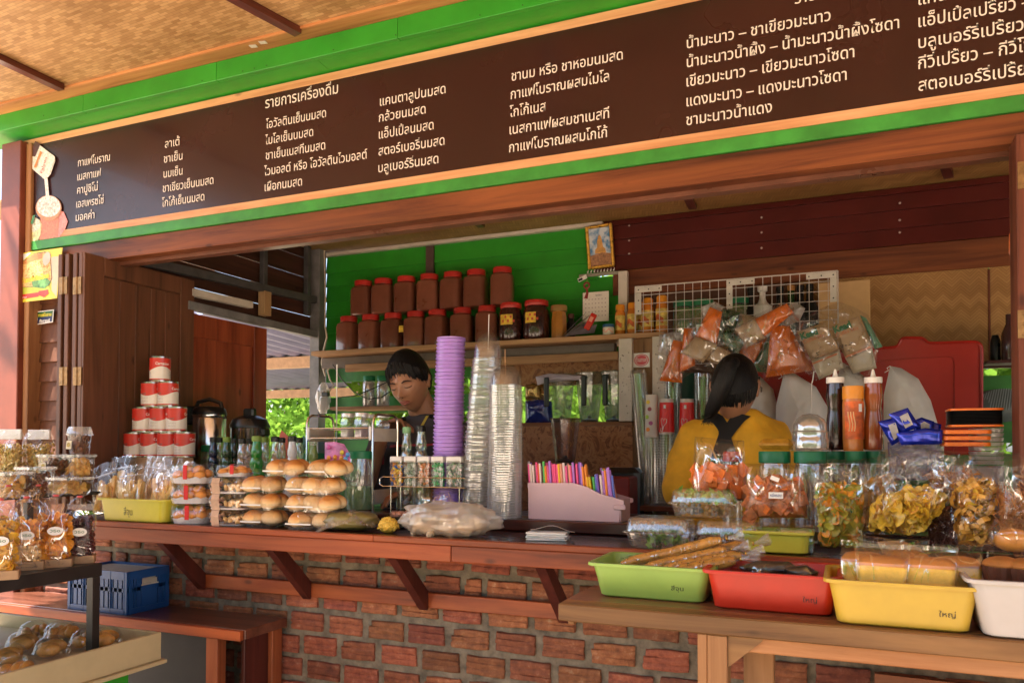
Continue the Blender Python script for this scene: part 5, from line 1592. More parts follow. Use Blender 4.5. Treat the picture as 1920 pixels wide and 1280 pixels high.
cbx = thing('cardboard_box', 'low cardboard box under the milk can pyramid', 'box', ref + step * 1.5 + Vector((0, 0, 0)), R(23 - 44))
cbx.location.z = ZS
MB().cbox(-.17, .17, -.06, .06, 0, zc0 - ZS - .001, .002).build('box', kraft, cbx)

# thermos flasks
def thermos(px, pyt, pyb, Y, w, label):
 z0 = ZS; x = xat(px, Y, z0); H_ = at(px, pyt, Y).z - z0
 t = thing('thermos_flask', label, 'flask', (x, Y, z0), R(20))
 r = w / 2
 MB().lathe([(r * .95, 0), (r, .01), (r, H_ * .80), (r * .97, H_ * .81), (r * 1.01, H_ * .82), (r * 1.01, H_ * .84)], 28).build('steel_body', steel, t)
 MB().lathe([(r * 1.03, H_ * .84), (r * 1.03, H_ * .86), (r * .95, H_ * .9), (r * .8, H_ * .92), (.001, H_ * .93)], 28, False, False).build('lid', black_plastic, t)
 MB().cbox(-r * 1.45, -r * .55, -r * .3, r * .3, H_ * .74, H_ * .93, .008).build('spout', black_plastic, t)
 MB().tube([(-r * .95, 0, H_ * .86), (-r * .7, 0, H_ * .97), (0, 0, H_ * 1.0), (r * .7, 0, H_ * .96), (r * .98, 0, H_ * .8)], .009, 8).build('handle', black_plastic, t)
 return t
thermos(391, 748, 840, 2.52, .135, 'tall polished steel thermos flask with black spout and carry handle')
t = thing('rice_warmer', 'squat polished steel warmer with black lid beside the tall thermos', 'warmer', (xat(467, 2.5, ZS), 2.5, ZS))
r = .074; H_ = at(467, 778, 2.5).z - ZS
MB().lathe([(r * .95, 0), (r, .01), (r, H_ * .84), (r * 1.03, H_ * .85)], 28).build('steel_body', steel, t)
MB().lathe([(r * 1.06, H_ * .85), (r * 1.06, H_ * .88), (r * .9, H_ * .95), (r * .5, H_ * .99), (.001, H_)], 28, False, False).build('lid', black_plastic, t)
MB().cbox(-r * .35, r * .35, -.014, .014, H_ * .97, H_ * 1.08, .006).build('knob', black_plastic, t)
for s in (-1, 1): MB().cbox(s * r * 1.06 - .01, s * r * 1.06 + .01, -.02, .02, H_ * .76, H_ * .84, .004).build('side_handle', black_plastic, t)
# syrup bottles
def syrup(px, pyt, Y, mat, capmat, label, s=1.0, liquid=None):
 H_ = at(px, pyt, Y).z - ZS
 t = thing('syrup_bottle', label, 'bottle', (xat(px, Y, ZS), Y, ZS), 0, 'waisted syrup bottles on the counter')
 r = .0325 * s
 n = H_
 prof = [(r * .9, 0), (r, .006), (r, n * .28), (r * .9, n * .36)]
 z = n * .40
 for k, rr in enumerate((.8, .66, .56)):
  prof += [(r * rr * .85, z), (r * rr, z + n * .05), (r * rr * .98, z + n * .10), (r * rr * .82, z + n * .145)]
  z += n * .15
 prof += [(r * .40, n * .90), (r * .38, n * .93)]
 MB().lathe(prof, 18).build('body', mat, t)
 MB().lathe([(r * .46, n * .925), (r * .47, n * .93), (r * .47, n * .99), (r * .40, n)], 18).build('cap', capmat, t)
def liquid(name, c, coat=.8, rough=.2): return basic(name, c, rough, var=.1, coat=coat)
capg = basic('olive_cap', (.18, .28, .04), .4); capk = black_plastic
clearg = film('bottle_glass', tint=(.82, .9, .72), gloss=.22, milk=.12, bump=.15, rough=.06, streak=.2)
syrup(399, 819, 2.30, liquid('navy_syrup', (.006, .012, .05)), capk, 'small dark blue syrup bottle at the left of the bottle row', .9)
syrup(411, 820, 2.36, clearg, capk, 'clear syrup bottle behind the dark blue one', .9)
syrup(424, 819, 2.28, liquid('dark_green_syrup', (.01, .05, .012)), capg, 'dark green syrup bottle with olive cap', .95)
syrup(437, 821, 2.34, liquid('black_green_syrup', (.004, .014, .008)), capk, 'almost black syrup bottle behind the dark green one', .9)
syrup(453, 822, 2.27, film('pink_glass', tint=(.9, .72, .68), gloss=.2, milk=.2, bump=.15, rough=.06), capk, 'pinkish clear syrup bottle, third behind the taped cookie box', .95)
syrup(466, 822, 2.34, MATS['pink_glass'], capk, 'pinkish clear syrup bottle just left of the bright green one', .9)
syrup(480, 817, 2.22, liquid('green_syrup', (.02, .22, .02)), capg, 'bright green syrup bottle with olive cap behind the buns', 1.12)
syrup(495, 819, 2.32, clearg, capg, 'clear bottle with olive cap right of the bright green one', .95)
syrup(515, 818, 2.26, clearg, capk, 'clear syrup bottle with black cap in the middle of the row', 1)
syrup(527, 820, 2.34, clearg, capk, 'clear syrup bottle with black cap, right of the middle one', .9)
syrup(547, 817, 2.24, liquid('white_syrup', (.68, .66, .66)), capk, 'white milk filled syrup bottle with black cap', .95)
syrup(560, 820, 2.33, clearg, capk, 'pale green syrup bottle right of the white one', .9)
syrup(586, 826, 2.36, liquid('pale_green_syrup', (.32, .42, .12)), clearg, 'pale green syrup bottle seen through the steel rack', 1)
syrup(762, 800, 2.36, clearg, basic('light_green_cap', (.25, .5, .25), .4), 'clear green bottle with pale green cap behind the candy jars', 1)
syrup(789, 797, 2.34, clearg, capk, 'clear bottle with black cap behind the candy jars', 1.05)
# coloured napkin peaks behind bottles
t = thing('paper_cone', 'red and teal folded paper peeking up behind the syrup bottles', 'paper', (0, 0, 0))
pillow([(508, 860), (528, 806), (541, 818), (540, 862)], 2.42, .01).build('red_paper', basic('coral_paper', (.6, .13, .09), .6), t)
pillow([(545, 850), (570, 815), (576, 830), (566, 860)], 2.43, .01).build('teal_paper', basic('teal_paper', (.05, .16, .15), .6), t)
# green lidded tubs
glid = basic('green_lid', (.015, .2, .08), .4, var=.06)
clear_jar = film('jar_plastic', gloss=.16, milk=.10, bump=.15, rough=.08, streak=.3)
def gjar(px, Y, pyt, w, label, fill=None, z0=ZS, fillf=.55, lidh=.026):
 H_ = at(px, pyt, Y).z - z0
 t = thing('green_lid_jar', label, 'jar', (xat(px, Y, z0), Y, z0), 0, 'clear jars with green lids')
 r = w / 2
 MB().lathe([(r * .92, 0), (r, .008), (r, H_ * .72), (r * .88, H_ - lidh * 1.2), (r * .86, H_ - lidh * .3)], 24, True, False).build('body', clear_jar, t)
 MB().lathe([(r * .9, H_ - lidh), (r * .94, H_ - lidh), (r * .94, H_ - .003), (r * .88, H_), (.001, H_)], 28, False, False).build('lid', glid, t)
 if fill: MB().lathe([(r * .88, .004), (r * .95, .01), (r * .95, H_ * fillf)], 20).build('content', fill, t)
 return t
gjar(673, 2.28, 845, .098, 'clear jar with green lid and pale green content behind the steel rack', basic('pale_green_content', (.22, .42, .16), .6, var=.2), fillf=.4)
gjar(588, 2.42, 849, .1, 'clear jar with green lid behind the top bun packs')
gjar(395, 2.40, 834, .08, 'clear jar with green lid just right of the milk cans')
# steel rack
rk = thing('steel_rack', 'two tier chrome rack with arched ends holding small jars', 'rack', (0, 0, 0))
xr0, xr1 = at(575, 850, 2.28).x, at(699, 850, 2.28).x
yr0, yr1 = 2.28, 2.44
za = at(699, 776, 2.28).z
for x in (xr0, xr1):
 rr = .03
 MB().tube([(x, yr0, ZS), (x, yr0, za - rr), (x, yr0 + rr * .3, za - rr * .3), (x, yr0 + rr, za), (x, yr1 - rr, za), (x, yr1 - rr * .3, za - rr * .3), (x, yr1, za - rr), (x, yr1, ZS)], .0045, 8).build('end_frame', steel, rk)
zsA, zrA = at(640, 821, 2.28).z, at(640, 803, 2.28).z
for z in (zsA, zrA, ZS + .03):
 for y in (yr0, yr1):
  MB().tube([(xr0, y, z), (xr1, y, z)], .003, 8).build('rail', steel, rk)
MB().cbox(xr0, xr1, yr0 + .003, yr1 - .003, zsA - .004, zsA - .001, .0005).build('shelf_plate', basic('frosted_plate', (.55, .52, .5), .3), rk)
MB().cbox(xr0, xr1, yr0 + .003, yr1 - .003, ZS + .02, ZS + .023, .0005).build('shelf_plate', MATS['frosted_plate'], rk)
for z in (zsA + .004, ZS + .04):
 for x in (xr0, xr1): MB().cbox(x - .002, x + .002, yr0 + .006, yr1 - .006, z - .016, z + .03, .001).build('side_plate', basic('cream_plate', (.6, .54, .46), .4), rk)
MB().cbox(xr1 - .014, xr1 - .004, yr0 - .007, yr0 + .003, zsA - .008, zrA + .006, .002).build('clip', white_plastic, rk)
MB().cbox(xr0 + .004, xr0 + .014, yr0 - .007, yr0 + .003, zsA - .008, zrA + .006, .002).build('clip', white_plastic, rk)
def hexjar(px, Y, label, fill, rz=0):
 z0 = zsA; w = .05; H_ = .088
 t = thing('spice_jar', label, 'jar', (xat(px, Y, z0 + .03), Y, z0), rz, 'small glass jars on the steel rack')
 r = .027
 MB().lathe([(r * .95, 0), (r, .004), (r, .062), (r * .8, .072), (r * .78, .076)], 6, True, False).build('glass_body', film('jar_glass', gloss=.14, milk=.05, bump=.1, rough=.05, streak=.2), t)
 MB().lathe([(r * .88, .003), (r * .9, .006), (r * .9, .04)], 6).build('content', fill, t)
 MB().lathe([(r * .84, .074), (r * .88, .075), (r * .88, .086), (r * .84, .088), (.001, .088)], 24, False, False).build('lid', basic('silver_lid', (.75, .74, .72), .3, .5), t)
hexjar(652, 2.33, 'left hexagonal glass jar with silver lid on the chrome rack', basic('white_powder', (.65, .62, .6), .7))
hexjar(678, 2.31, 'middle hexagonal glass jar with lilac content on the chrome rack', basic('lilac_content', (.45, .33, .38), .6, var=.4, scale=60))
hexjar(690, 2.40, 'rear glass jar with silver lid on the chrome rack', basic('lilac_content', (.45, .33, .38)))
hexjar(718, 2.41, 'glass jar of brown content by the right end of the chrome rack', basic('brown_content', (.2, .08, .05), .6, var=.4, scale=60))
t = thing('white_stick', 'thin white stick standing upright behind the chrome rack', 'stick', (xat(630, 2.46, ZS), 2.46, ZS))
MB().tube([(0, 0, 0), (0, 0, at(630, 683, 2.46).z - ZS)], .0025, 6).build('stick', white_plastic, t)
t = thing('toy_packet', 'pink and blue arched packet of toy sweets behind the top buns', 'packet', (0, 0, 0))
pillow([(609, 829), (628, 828), (645, 832), (656, 850), (658, 870), (640, 872), (609, 868)], 2.16, .012, crease=.1).build('backing_card', basic('pink_blue_print', (.62, .2, .45), .4, var=.5, scale=20), t)
for (x, y, c, nm) in ((616, 858, (.8, .3, .03), 'orange'), (628, 857, (.8, .25, .03), 'orange'), (640, 858, (.75, .2, .04), 'orange'), (648, 860, (.1, .35, .7), 'blue'), (616, 838, (.7, .1, .4), 'magenta'), (652, 852, (.12, .4, .75), 'blue'), (641, 848, (.8, .6, .05), 'yellow')):
 p = at(x, y, 2.148); MB().at(p).ball((0, 0, 0), (.0085, .004, .0085), 10, 6).build('sweet', basic('sweet_' + nm, c, .3), t)
# candy jars on a wire stand
ws = thing('wire_stand', 'chrome wire stand holding the row of candy jars', 'stand', (0, 0, 0))
yc = 2.22
zcb = at(800, 912, yc).z
xa_, xb_ = at(718, 905, yc - .03).x, at(872, 912, yc - .03).x
for y in (yc - .03, yc + .03):
 for z in (zcb, zcb + .03):
  MB().tube([(xa_, y, z), (xb_, y, z)], .0018, 6).build('wire', steel, ws)
MB().tube([(xa_, yc - .03, zcb), (xa_ - .012, yc - .03, zcb + .006), (xa_ - .012, yc - .03, zcb + .024), (xa_, yc - .03, zcb + .03)], .0018, 6).build('wire_loop', steel, ws)
for x in (xa_ + .03, xb_ - .02):
 for y in (yc - .03, yc + .03):
  MB().tube([(x, y, zcb), (x, y, ZS)], .002, 6).build('wire_leg', steel, ws)
MB().cbox(xa_ + .01, xb_, yc - .028, yc + .028, zcb - .001, zcb + .001, .0003).build('plate', basic('dark_plate', (.05, .045, .045), .4), ws)
candy_cols = [((.02, .12, .5), (.75, .3, .02), 'jar of blue, red and yellow sweets, leftmost of the square candy jars'), ((.25, .32, .26), (.55, .58, .52), 'square candy jar of grey green wrapped sweets, second from left'), ((.75, .2, .06), (.7, .4, .3), 'square candy jar of orange wrapped sweets in the middle'), ((.05, .4, .15), (.6, .68, .62), 'square candy jar of white and green wrapped sweets, second from right'), ((.2, .3, .22), (.7, .55, .58), 'rightmost square candy jar, green and pink sweets')]
for k, (c1, c2, lab) in enumerate(candy_cols):
 px = (747, 773, 798, 824, 855)[k]; w = .042 if k < 4 else .052
 x = xat(px, yc, zcb + .04); hj = at(px, 856, yc).z - zcb
 t = thing('candy_jar', lab, 'jar', (x, yc, zcb + .0015), R(8), 'square candy jars in the wire stand')
 MB().loft([ring(w, .05, .005, 0), ring(w, .05, .005, hj - .014)], True, False).build('jar_body', film('jar_glass'), t)
 MB().loft([ring(w * .94, .046, .004, hj - .019), ring(w * .98, .05, .004, hj - .018), ring(w * .98, .05, .004, hj - .003), ring(w * .9, .045, .004, hj)]).build('lid', white_plastic, t)
 q = random.Random(k + 90)
 for ci, c in enumerate((c1, c2)):
  m = MB()
  for _ in range(60):
   m.at((q.uniform(-w * .4, w * .4), q.uniform(-.022, .02), q.uniform(.005, hj - .024)), (q.uniform(0, 3), q.uniform(0, 3), 0)).cbox(-.006, .006, -.003, .003, -.0035, .0035, .001)
  m.T = Matrix.Identity(4)
  stuffpart(m.build('sweets', basic(f'candy_{k}_{ci}', c, .35, var=.3, scale=80), t))
 if k == 0:
  m = MB()
  for _ in range(30): m.at((q.uniform(-w * .4, w * .4), q.uniform(-.022, -.01), q.uniform(.005, hj - .03)), (q.uniform(0, 3), q.uniform(0, 3), 0)).cbox(-.006, .006, -.003, .003, -.0035, .0035, .001)
  m.T = Matrix.Identity(4); stuffpart(m.build('sweets', basic('candy_yellow', (.8, .5, .02), .35), t))
t = thing('black_dish', 'low black dish with small wrapped packets beneath the candy jars', 'dish', (xat(772, 2.15, ZC), 2.12, ZC + .001))
MB().cbox(-.055, .055, -.03, .03, 0, .035, .004).build('dish', black_plastic, t)
m = MB(); q = random.Random(2)
for k in range(5): m.at((-.045 + k * .022, -.0, .04), (.2, .2 * k, .3)).cbox(-.01, .01, -.02, .012, -.01, .01, .003)
m.T = Matrix.Identity(4); stuffpart(m.build('sachets', basic('sachet_mix', (.55, .3, .22), .4, var=.7, scale=50), t))
t = thing('clear_pouch', 'clear pouch of pale crackers lying on the black dish', 'pouch', (0, 0, 0))
m = MB(); chips(m, 14, (-.03, .05, -.01, .01, 0, .03), .016, random.Random(3), shape='blob')
for i, v in enumerate(m.v): pass
o = m.build('content', basic('cracker', (.6, .45, .28), .6, var=.3), t); o['kind'] = 'stuff'; o.location = (xat(800, 2.08, ZC), 2.08, ZC + .04)
pillow([(778, 925), (842, 922), (852, 945), (838, 958), (780, 955)], 2.07, .05, crease=.15).build('pouch', fl_bag, t)

# ---- stacks of cups and lids
lilac = basic('lilac_plastic', (.40, .22, .66), .32, var=.05, coat=.2, rand=.03)
def tilt_stack(name, label, foot, top, r0, r1, n, mat, wall=.02, seg=26, extra=None, dome=None, piece='cup', gaps=()):
 """stack of nested cups along the line foot->top (world points)"""
 t = thing(name, label, 'cup stack', foot)
 foot, top = Vector(foot), Vector(top)
 d = top - foot; L = d.length; pitch = L / n
 rot = d.to_track_quat('Z', 'Y').to_euler()
 MB().tube([d * .01, d * .5 + right_v * (extra or 0), d * 1.0], [r0 * .92, (r0 + r1) * .46, r1 * .92], seg).build('inner_cups', mat if gaps else film('inner_cup_film', gloss=.06, milk=.5, bump=.0, rough=.1, streak=0, mcol=(.78, .76, .74)), t)
 lipm = MB().lathe([(r0 * .95, 0), (r0 * .955, pitch * .45), (r0 * 1.0, pitch * .5), (r0 * 1.02, pitch * .55), (r0 * 1.02, pitch * .8), (r0 * .99, pitch * .86), (r0 * .955, pitch * .9)], seg, False, False).mesh(piece, mat)
 q = random.Random(n)
 for k in range(n):
  u = k / n
  s = 1 + (r1 / r0 - 1) * u
  bow = math.sin(math.pi * u) * (extra or 0)
  g = sum(.006 for gg in gaps if k >= gg)
  p = d * (u) + right_v * bow + d.normalized() * g
  o = link(piece, lipm, t, p + Vector((q.uniform(-.0006, .0006), 0, 0)), (rot.x + q.uniform(-.008, .008), rot.y + q.uniform(-.008, .008), q.uniform(0, 6)))
  o.scale = (s, s, 1)
 return t, d, rot, pitch
p0 = Vector((xat(842, 2.28, ZS), 2.28, ZS)); p1 = at(846, 643, 2.28)
t, d, rot, pt = tilt_stack('lilac_cup_stack', 'tall stack of lilac plastic cups standing on the counter', p0, p1, .0535, .047, 46, lilac, extra=-.004, gaps=(24, 34))
MB().lathe([(.046, 0), (.047, .004), (.044, .0045), (.001, .0045)], 26, False, False).build('cup_base', lilac, t, loc=d + d.normalized() * .012, rot=rot)
clr = film('cup_plastic', gloss=.30, milk=.12, bump=.0, rough=.06, streak=.0, mcol=(.85, .82, .8))
p0 = Vector((xat(893, 2.25, ZS), 2.25, ZS)); p1 = at(914, 672, 2.25)
t, d, rot, pt = tilt_stack('clear_cup_stack', 'tall leaning stack of clear domed lids next to the lilac cups', p0, p1, .052, .047, 64, clr, extra=-.004, piece='lid')
fl_dome = film('dome_plastic', gloss=.07, milk=.015, bump=.1, rough=.05, streak=.1)
for k in range(5):
 MB().lathe([(.045 * math.cos(R(a)), .066 * math.sin(R(a)) + .0) for a in (0, 20, 40, 60, 75, 88)], 24, False, False).build('dome', fl_dome, t, loc=d + d.normalized() * (.009 * k - .02), rot=rot)
MB().tube([d + Vector((.002, 0, .03)), d + Vector((.005, 0, .14))], .0012, 5).build('straw_tip', white_plastic, t)
p0 = Vector((xat(945, 2.2, ZS), 2.2, ZS)); p1 = at(948, 722, 2.2)
t, d, rot, pt = tilt_stack('clear_bowl_stack', 'wide stack of clear plastic domed lids in front of the blue crate shelf', p0, p1, .057, .0525, 54, clr, extra=.002, piece='lid')
for k in range(4):
 MB().lathe([(.05 * math.cos(R(a)), .058 * math.sin(R(a))) for a in (0, 20, 40, 60, 75, 88)], 24, False, False).build('dome', fl_dome, t, loc=d + d.normalized() * (.009 * k - .02), rot=rot)
MB().tube([d + Vector((-.002, 0, .03)), d + Vector((-.002, 0, .11))], .0014, 5).build('straw_tip', pale_wood, t)

# ---- straw box
sb = thing('straw_box', 'frosted pink plastic box with sloping front full of straws', 'box', (0, 0, 0))
ys0 = 2.2
A = [(990, 905), (1075, 905), (1100, 912), (1125, 925), (1150, 932), (1170, 938), (1170, 945), (1163, 947), (1161, 970), (992, 966)]
P = [at(x, y, ys0) for x, y in A]
zb_ = ZS + .001
mm = MB()
poly = [(p.x, max(p.z, zb_)) for p in P]; poly[-1] = (poly[-1][0], zb_); poly[-2] = (poly[-2][0], zb_)
for yy in (ys0, ys0 + .105):
 mm.prism(poly, yy, yy + .003)
lx0, lx1 = poly[0][0], poly[5][0]
mm.box(lx0, lx0 + .003, ys0 + .003, ys0 + .105, zb_, poly[0][1]); mm.box(lx1 - .012, lx1 - .009, ys0 + .003, ys0 + .105, zb_, poly[5][1]); mm.box(lx0, lx1 - .01, ys0 + .003, ys0 + .105, zb_, zb_ + .003)
frost = basic('frosted_pink', (.62, .42, .46), .4, var=.06, scale=6)
mm.build('box_shell', frost, sb)
mr_ = MB()
top = poly[:6]
mr_.add([(x, ys0 - .003, z - .014) for x, z in top] + [(x, ys0 - .003, z) for x, z in top] + [(x, ys0, z) for x, z in top] + [(x, ys0, z - .014) for x, z in top],
  [(i, i + 1, 6 + i + 1, 6 + i) for i in range(5)] + [(6 + i, 7 + i, 13 + i, 12 + i) for i in range(5)] + [(18 + i, 19 + i, i + 1, i) for i in range(5)])
mr_.build('rim', frost, sb)
MB().cbox(lx1 - .03, lx1 + .006, ys0 - .006, ys0 - .0005, poly[6][1] - .016, poly[6][1] - .002, .002).build('label_tab', frost, sb)
cols = [('white', (.75, .62, .6)), ('red', (.75, .1, .04)), ('purple', (.16, .07, .4)), ('orange', (.8, .25, .02)), ('pink', (.75, .1, .3)), ('magenta', (.8, .08, .25)), ('yellow', (.8, .5, .02)), ('lilac', (.45, .2, .65)), ('green', (.1, .5, .1)), ('blue', (.1, .15, .55)), ('salmon', (.75, .3, .2))]
cm_ = {n: basic('straw_' + n, c, .35, var=.08) for n, c in cols}
q = random.Random(17)
seq = ['white'] * 4 + ['red', 'white', 'purple', 'orange', 'pink', 'purple', 'magenta', 'magenta', 'pink', 'yellow', 'salmon', 'orange', 'pink', 'salmon', 'green', 'lilac', 'magenta', 'purple', 'lilac', 'orange', 'orange', 'salmon', 'yellow', 'green', 'blue', 'purple', 'white', 'lilac', 'orange', 'lilac', 'lilac', 'salmon']
ns_ = 0
for row in range(4):
 for k, cn in enumerate(seq):
  u = k / (len(seq) - 1)
  px = 991 + u * 155 + q.uniform(-2, 2)
  Y = ys0 + .012 + row * .024
  topy = 866 + 8 * u + q.uniform(-5, 6)
  if u > .7: topy = 888 - (10 if cn in ('orange', 'lilac') else -2) + q.uniform(-4, 4)
  if row and q.random() < .25: continue
  pt_ = at(px, topy + (3 if row else 0), Y)
  x0 = lx0 + .006 + (lx1 - lx0 - .03) * u
  lean = (pt_.x - x0) * .25
  c = cn if q.random() < .75 else q.choice(cols)[0]
  zt_ = pt_.z
  o = MB().tube([(max(x0, min(pt_.x + .012, lx1 - .02)), Y, zb_ + .004), (pt_.x, Y, zt_)], .0036, 8, True).build('straw', cm_[c], sb)
  ns_ += 1
# brown bottle-like item behind and red box beneath
t = thing('red_carton', 'red carton on the inner table behind the straw box', 'carton', (0, 0, 0))
q_ = at(1090, 930, 2.75)
MB().cbox(at(1060, 900, 2.87).x, at(1180, 900, 2.87).x, 2.87, 3.0, 1.1, at(1100, 893, 2.87).z, .004).build('carton', basic('deep_red', (.2, .015, .01), .5), t)
it = thing('inner_table', 'dark wooden work table inside the stall', 'table', (0, 0, 0))
MB().cbox(XL + .3, 2.8, 2.84, 3.2, 1.07, 1.098, .003).build('table_top', dark_top, it)
for x in (XL + .32, -.6, 2.7): MB().cbox(x, x + .05, 2.88, 2.93, .19, 1.069).build('leg', red_wood_z, it)
t = thing('black_box', 'low black appliance behind the straw box', 'appliance', (0, 0, 0))
MB().cbox(at(1110, 880, 2.85).x, at(1178, 880, 2.85).x, 3.01, 3.12, 1.1, at(1150, 876, 3.05).z, .02).build('body', black_plastic, t)

# ---- blender jugs on the strand board shelf
smoke = film('jug_plastic', tint=(.66, .68, .6), gloss=.12, milk=.22, bump=.12, rough=.08, streak=.2, mcol=(.6, .62, .5))
def jug(px, pyt, pyb, Y, w, label, z0=None, mat=smoke, handle=True, hx=0):
 z0 = z79 if z0 is None else z0
 H_ = at(px, pyt, Y).z - z0
 t = thing('blender_jug', label, 'jug', (xat(px, Y, z0 + .05), Y, z0 + .001), 0, 'clear blender jugs with black handles')
 r = w / 2
 MB().lathe([(r * .62, 0), (r * .66, .012), (r * .70, .02), (r * .98, H_ * .9), (r * 1.03, H_)], 12, True, False).build('jug_body', mat, t, ang=20)
 MB().lathe([(r * 1.03, H_ - .004), (r * 1.06, H_), (r * 1.0, H_ + .002)], 24, False, False).build('rim', mat, t)
 MB().lathe([(r * .55, .002), (r * .6, .012), (.01, .02), (.006, .03)], 14).build('blade_base', black_plastic, t)
 if handle:
  MB().cbox(-.011 + hx, .011 + hx, -r * 1.05 - .022, -r * 1.05 - .006, H_ * .32, H_ * .92, .004).build('handle', black_plastic, t)
  MB().cbox(-.008 + hx, .008 + hx, -r * 1.05 - .01, -r * .8, H_ * .86, H_ * .93, .002).build('handle_joint', black_plastic, t)
jug(1052, 703, 785, 3.33, .125, 'clear blender jug with slanting black handle, left on the strand board shelf', hx=-.04)
jug(1105, 700, 785, 3.36, .125, 'clear blender jug with black handle in the middle of the strand board shelf')
jug(1152, 697, 788, 3.36, .12, 'clear blender jug half hidden by the white post', hx=-.02)
z_ = 1.099
jug(1060, 785, 870, 3.0, .12, 'dark clear jug standing lower before the strand board', z0=at(1060, 868, 3.0).z, mat=film('dark_jug', tint=(.62, .5, .45), gloss=.10, milk=.06, bump=.1, rough=.1), handle=False)
t = thing('jug_stand', 'black appliance base under the lower jug behind the straws', 'appliance', (xat(1060, 3.0, 1.2), 3.0, 1.099))
MB().cbox(-.07, .07, -.06, .06, 0, at(1060, 868, 3.0).z - 1.1, .01).build('base', black_plastic, t)
t = thing('blue_bag', 'dark blue shiny plastic bag on the strand board shelf', 'bag', (0, 0, 0))
pillow([(985, 751), (1010, 748), (1034, 752), (1037, 794), (985, 795)], 3.29, .08, crease=.12).build('bag', basic('blue_bag_plastic', (.015, .03, .2), .25, coat=.5, var=.4), t)
t = thing('gold_packets', 'gold foil packets above the blue bag', 'packet', (0, 0, 0))
pillow([(985, 722), (1000, 718), (1012, 722), (1014, 750), (985, 750)], 3.33, .04, crease=.2).build('foil_packet', basic('gold_foil', (.5, .32, .12), .25, .8, var=.4), t)
pillow([(1008, 728), (1018, 716), (1030, 740), (1028, 752), (1008, 752)], 3.36, .04, crease=.2).build('foil_packet', basic('gold_foil', (.5, .32, .12)), t)
t = thing('lilac_wrap', 'pale lilac plastic sheet over the left blender jug', 'plastic sheet', (0, 0, 0))
pillow([(1004, 706), (1030, 700), (1090, 704), (1086, 712), (1030, 716), (1008, 722)], 3.27, .03, crease=.2).build('sheet', basic('lilac_sheet', (.42, .36, .42), .5), t)
# left low shelf with clear jars
ls = thing('low_slat_shelf', 'pale wooden ledge with clear green lidded jars behind the man', 'shelf', (0, 0, 0))
zl = at(690, 762, 3.36).z
MB().cbox(at(618, 765, 3.32).x, at(800, 765, 3.32).x, 3.32, YB - .012, zl - .016, zl).build('ledge', pale_wood, ls)
for px, lab in ((692, 'left clear jar with green lid on the ledge behind the man'), (718, 'right clear jar with green lid on the ledge behind the man')):
 gjar(px, 3.38, 705, .066, lab, z0=zl, lidh=.026, fill=basic('straw_bundle', (.5, .42, .36), .5, var=.5, scale=50), fillf=.8)
# red framed sticker on board
t = thing('round_sticker', 'white square sticker with red round emblem on the tan board', 'sticker', at(1203, 675, 3.247), 0)
k = mpp(1203, 3.247)
MB().cbox(-15.5 * k, 15.5 * k, -.001, 0, -13.5 * k, 13.5 * k, .0003).build('paper', sticker_w, t)
MB().at((0, -.0012, 0), (R(90), 0, 0), (1, .82, 1)).lathe([(14 * k, 0), (14 * k, .0004)], 24).build('emblem', basic('emblem_red', (.6, .08, .1), .5), t)
MB().at((0, -.0017, 0), (R(90), 0, 0), (1, .82, 1)).lathe([(12.2 * k, 0), (11.2 * k, .0001)], 24, False, False).build('emblem_ring', sticker_w, t)
put_text('ร้านกาแฟ', -10 * k, -3 * k, -.0022, 20 * k, 6 * k, sticker_w, t, 'emblem_writing')
# ---- sleeves of cups by the woman
cupclr = film('cup_plastic')
def cup_sleeve(px, pyt, pyb, Y, r0, r1, n, mat, label, toplen, topmat=None, deco=None, pxt=None):
 foot = at(px, pyb, Y); topp = at(pxt or px, pyt, Y)
 t = thing('cup_sleeve', label, 'cup stack', foot, 0, 'upright sleeves of nested cups beside the woman')
 d = topp - foot; L = d.length
 rot = d.to_track_quat('Z', 'Y').to_euler()
 u0 = 1 - toplen / L
 pitch = L * u0 / n
 me = MB().lathe([(r0 * .93, 0), (r0 * .93, pitch * .4), (r0 * 1.03, pitch * .5), (r0 * 1.03, pitch * .8), (r0 * .93, pitch * .9)], 20, False, False).mesh('cup', mat)
 for k in range(n):
  link('cup', me, t, d * (u0 * k / n), rot)
 MB().lathe([(r0 * 1.03, 0), (r0 * 1.03, .004), (r0 * .97, .006), (r1, toplen), (r1 * .9, toplen), (.001, toplen - .004)], 24, False, False).build('top_cup', topmat or mat, t, loc=d * u0, rot=rot)
 return t, d * u0, rot
wcup = basic('paper_cup', (.6, .54, .48), .5, var=.05)
def deco_fruit(t, base, rot, r0, r1, L):
 m = [((-30, .9), 'yellow', (.7, .5, .02)), ((-15, .72), 'maroon', (.3, .05, .06)), ((-38, .52), 'lime', (.3, .5, .04)), ((-5, .36), 'plum', (.4, .08, .25)), ((-28, .2), 'orange', (.75, .25, .02))]
 for (a, u), nm, c in m:
  aa = R(-100 + (a + 20)); rr = r0 + (r1 - r0) * u + .0012
  MB().at(tuple(Vector(base) + Vector((rr * math.cos(aa), rr * math.sin(aa), L * u * .92))), (R(90), 0, aa + R(90))).lathe([(.0085, 0), (.0085, .001)], 12).build('fruit_print', basic('fruit_' + nm, c, .5), t)
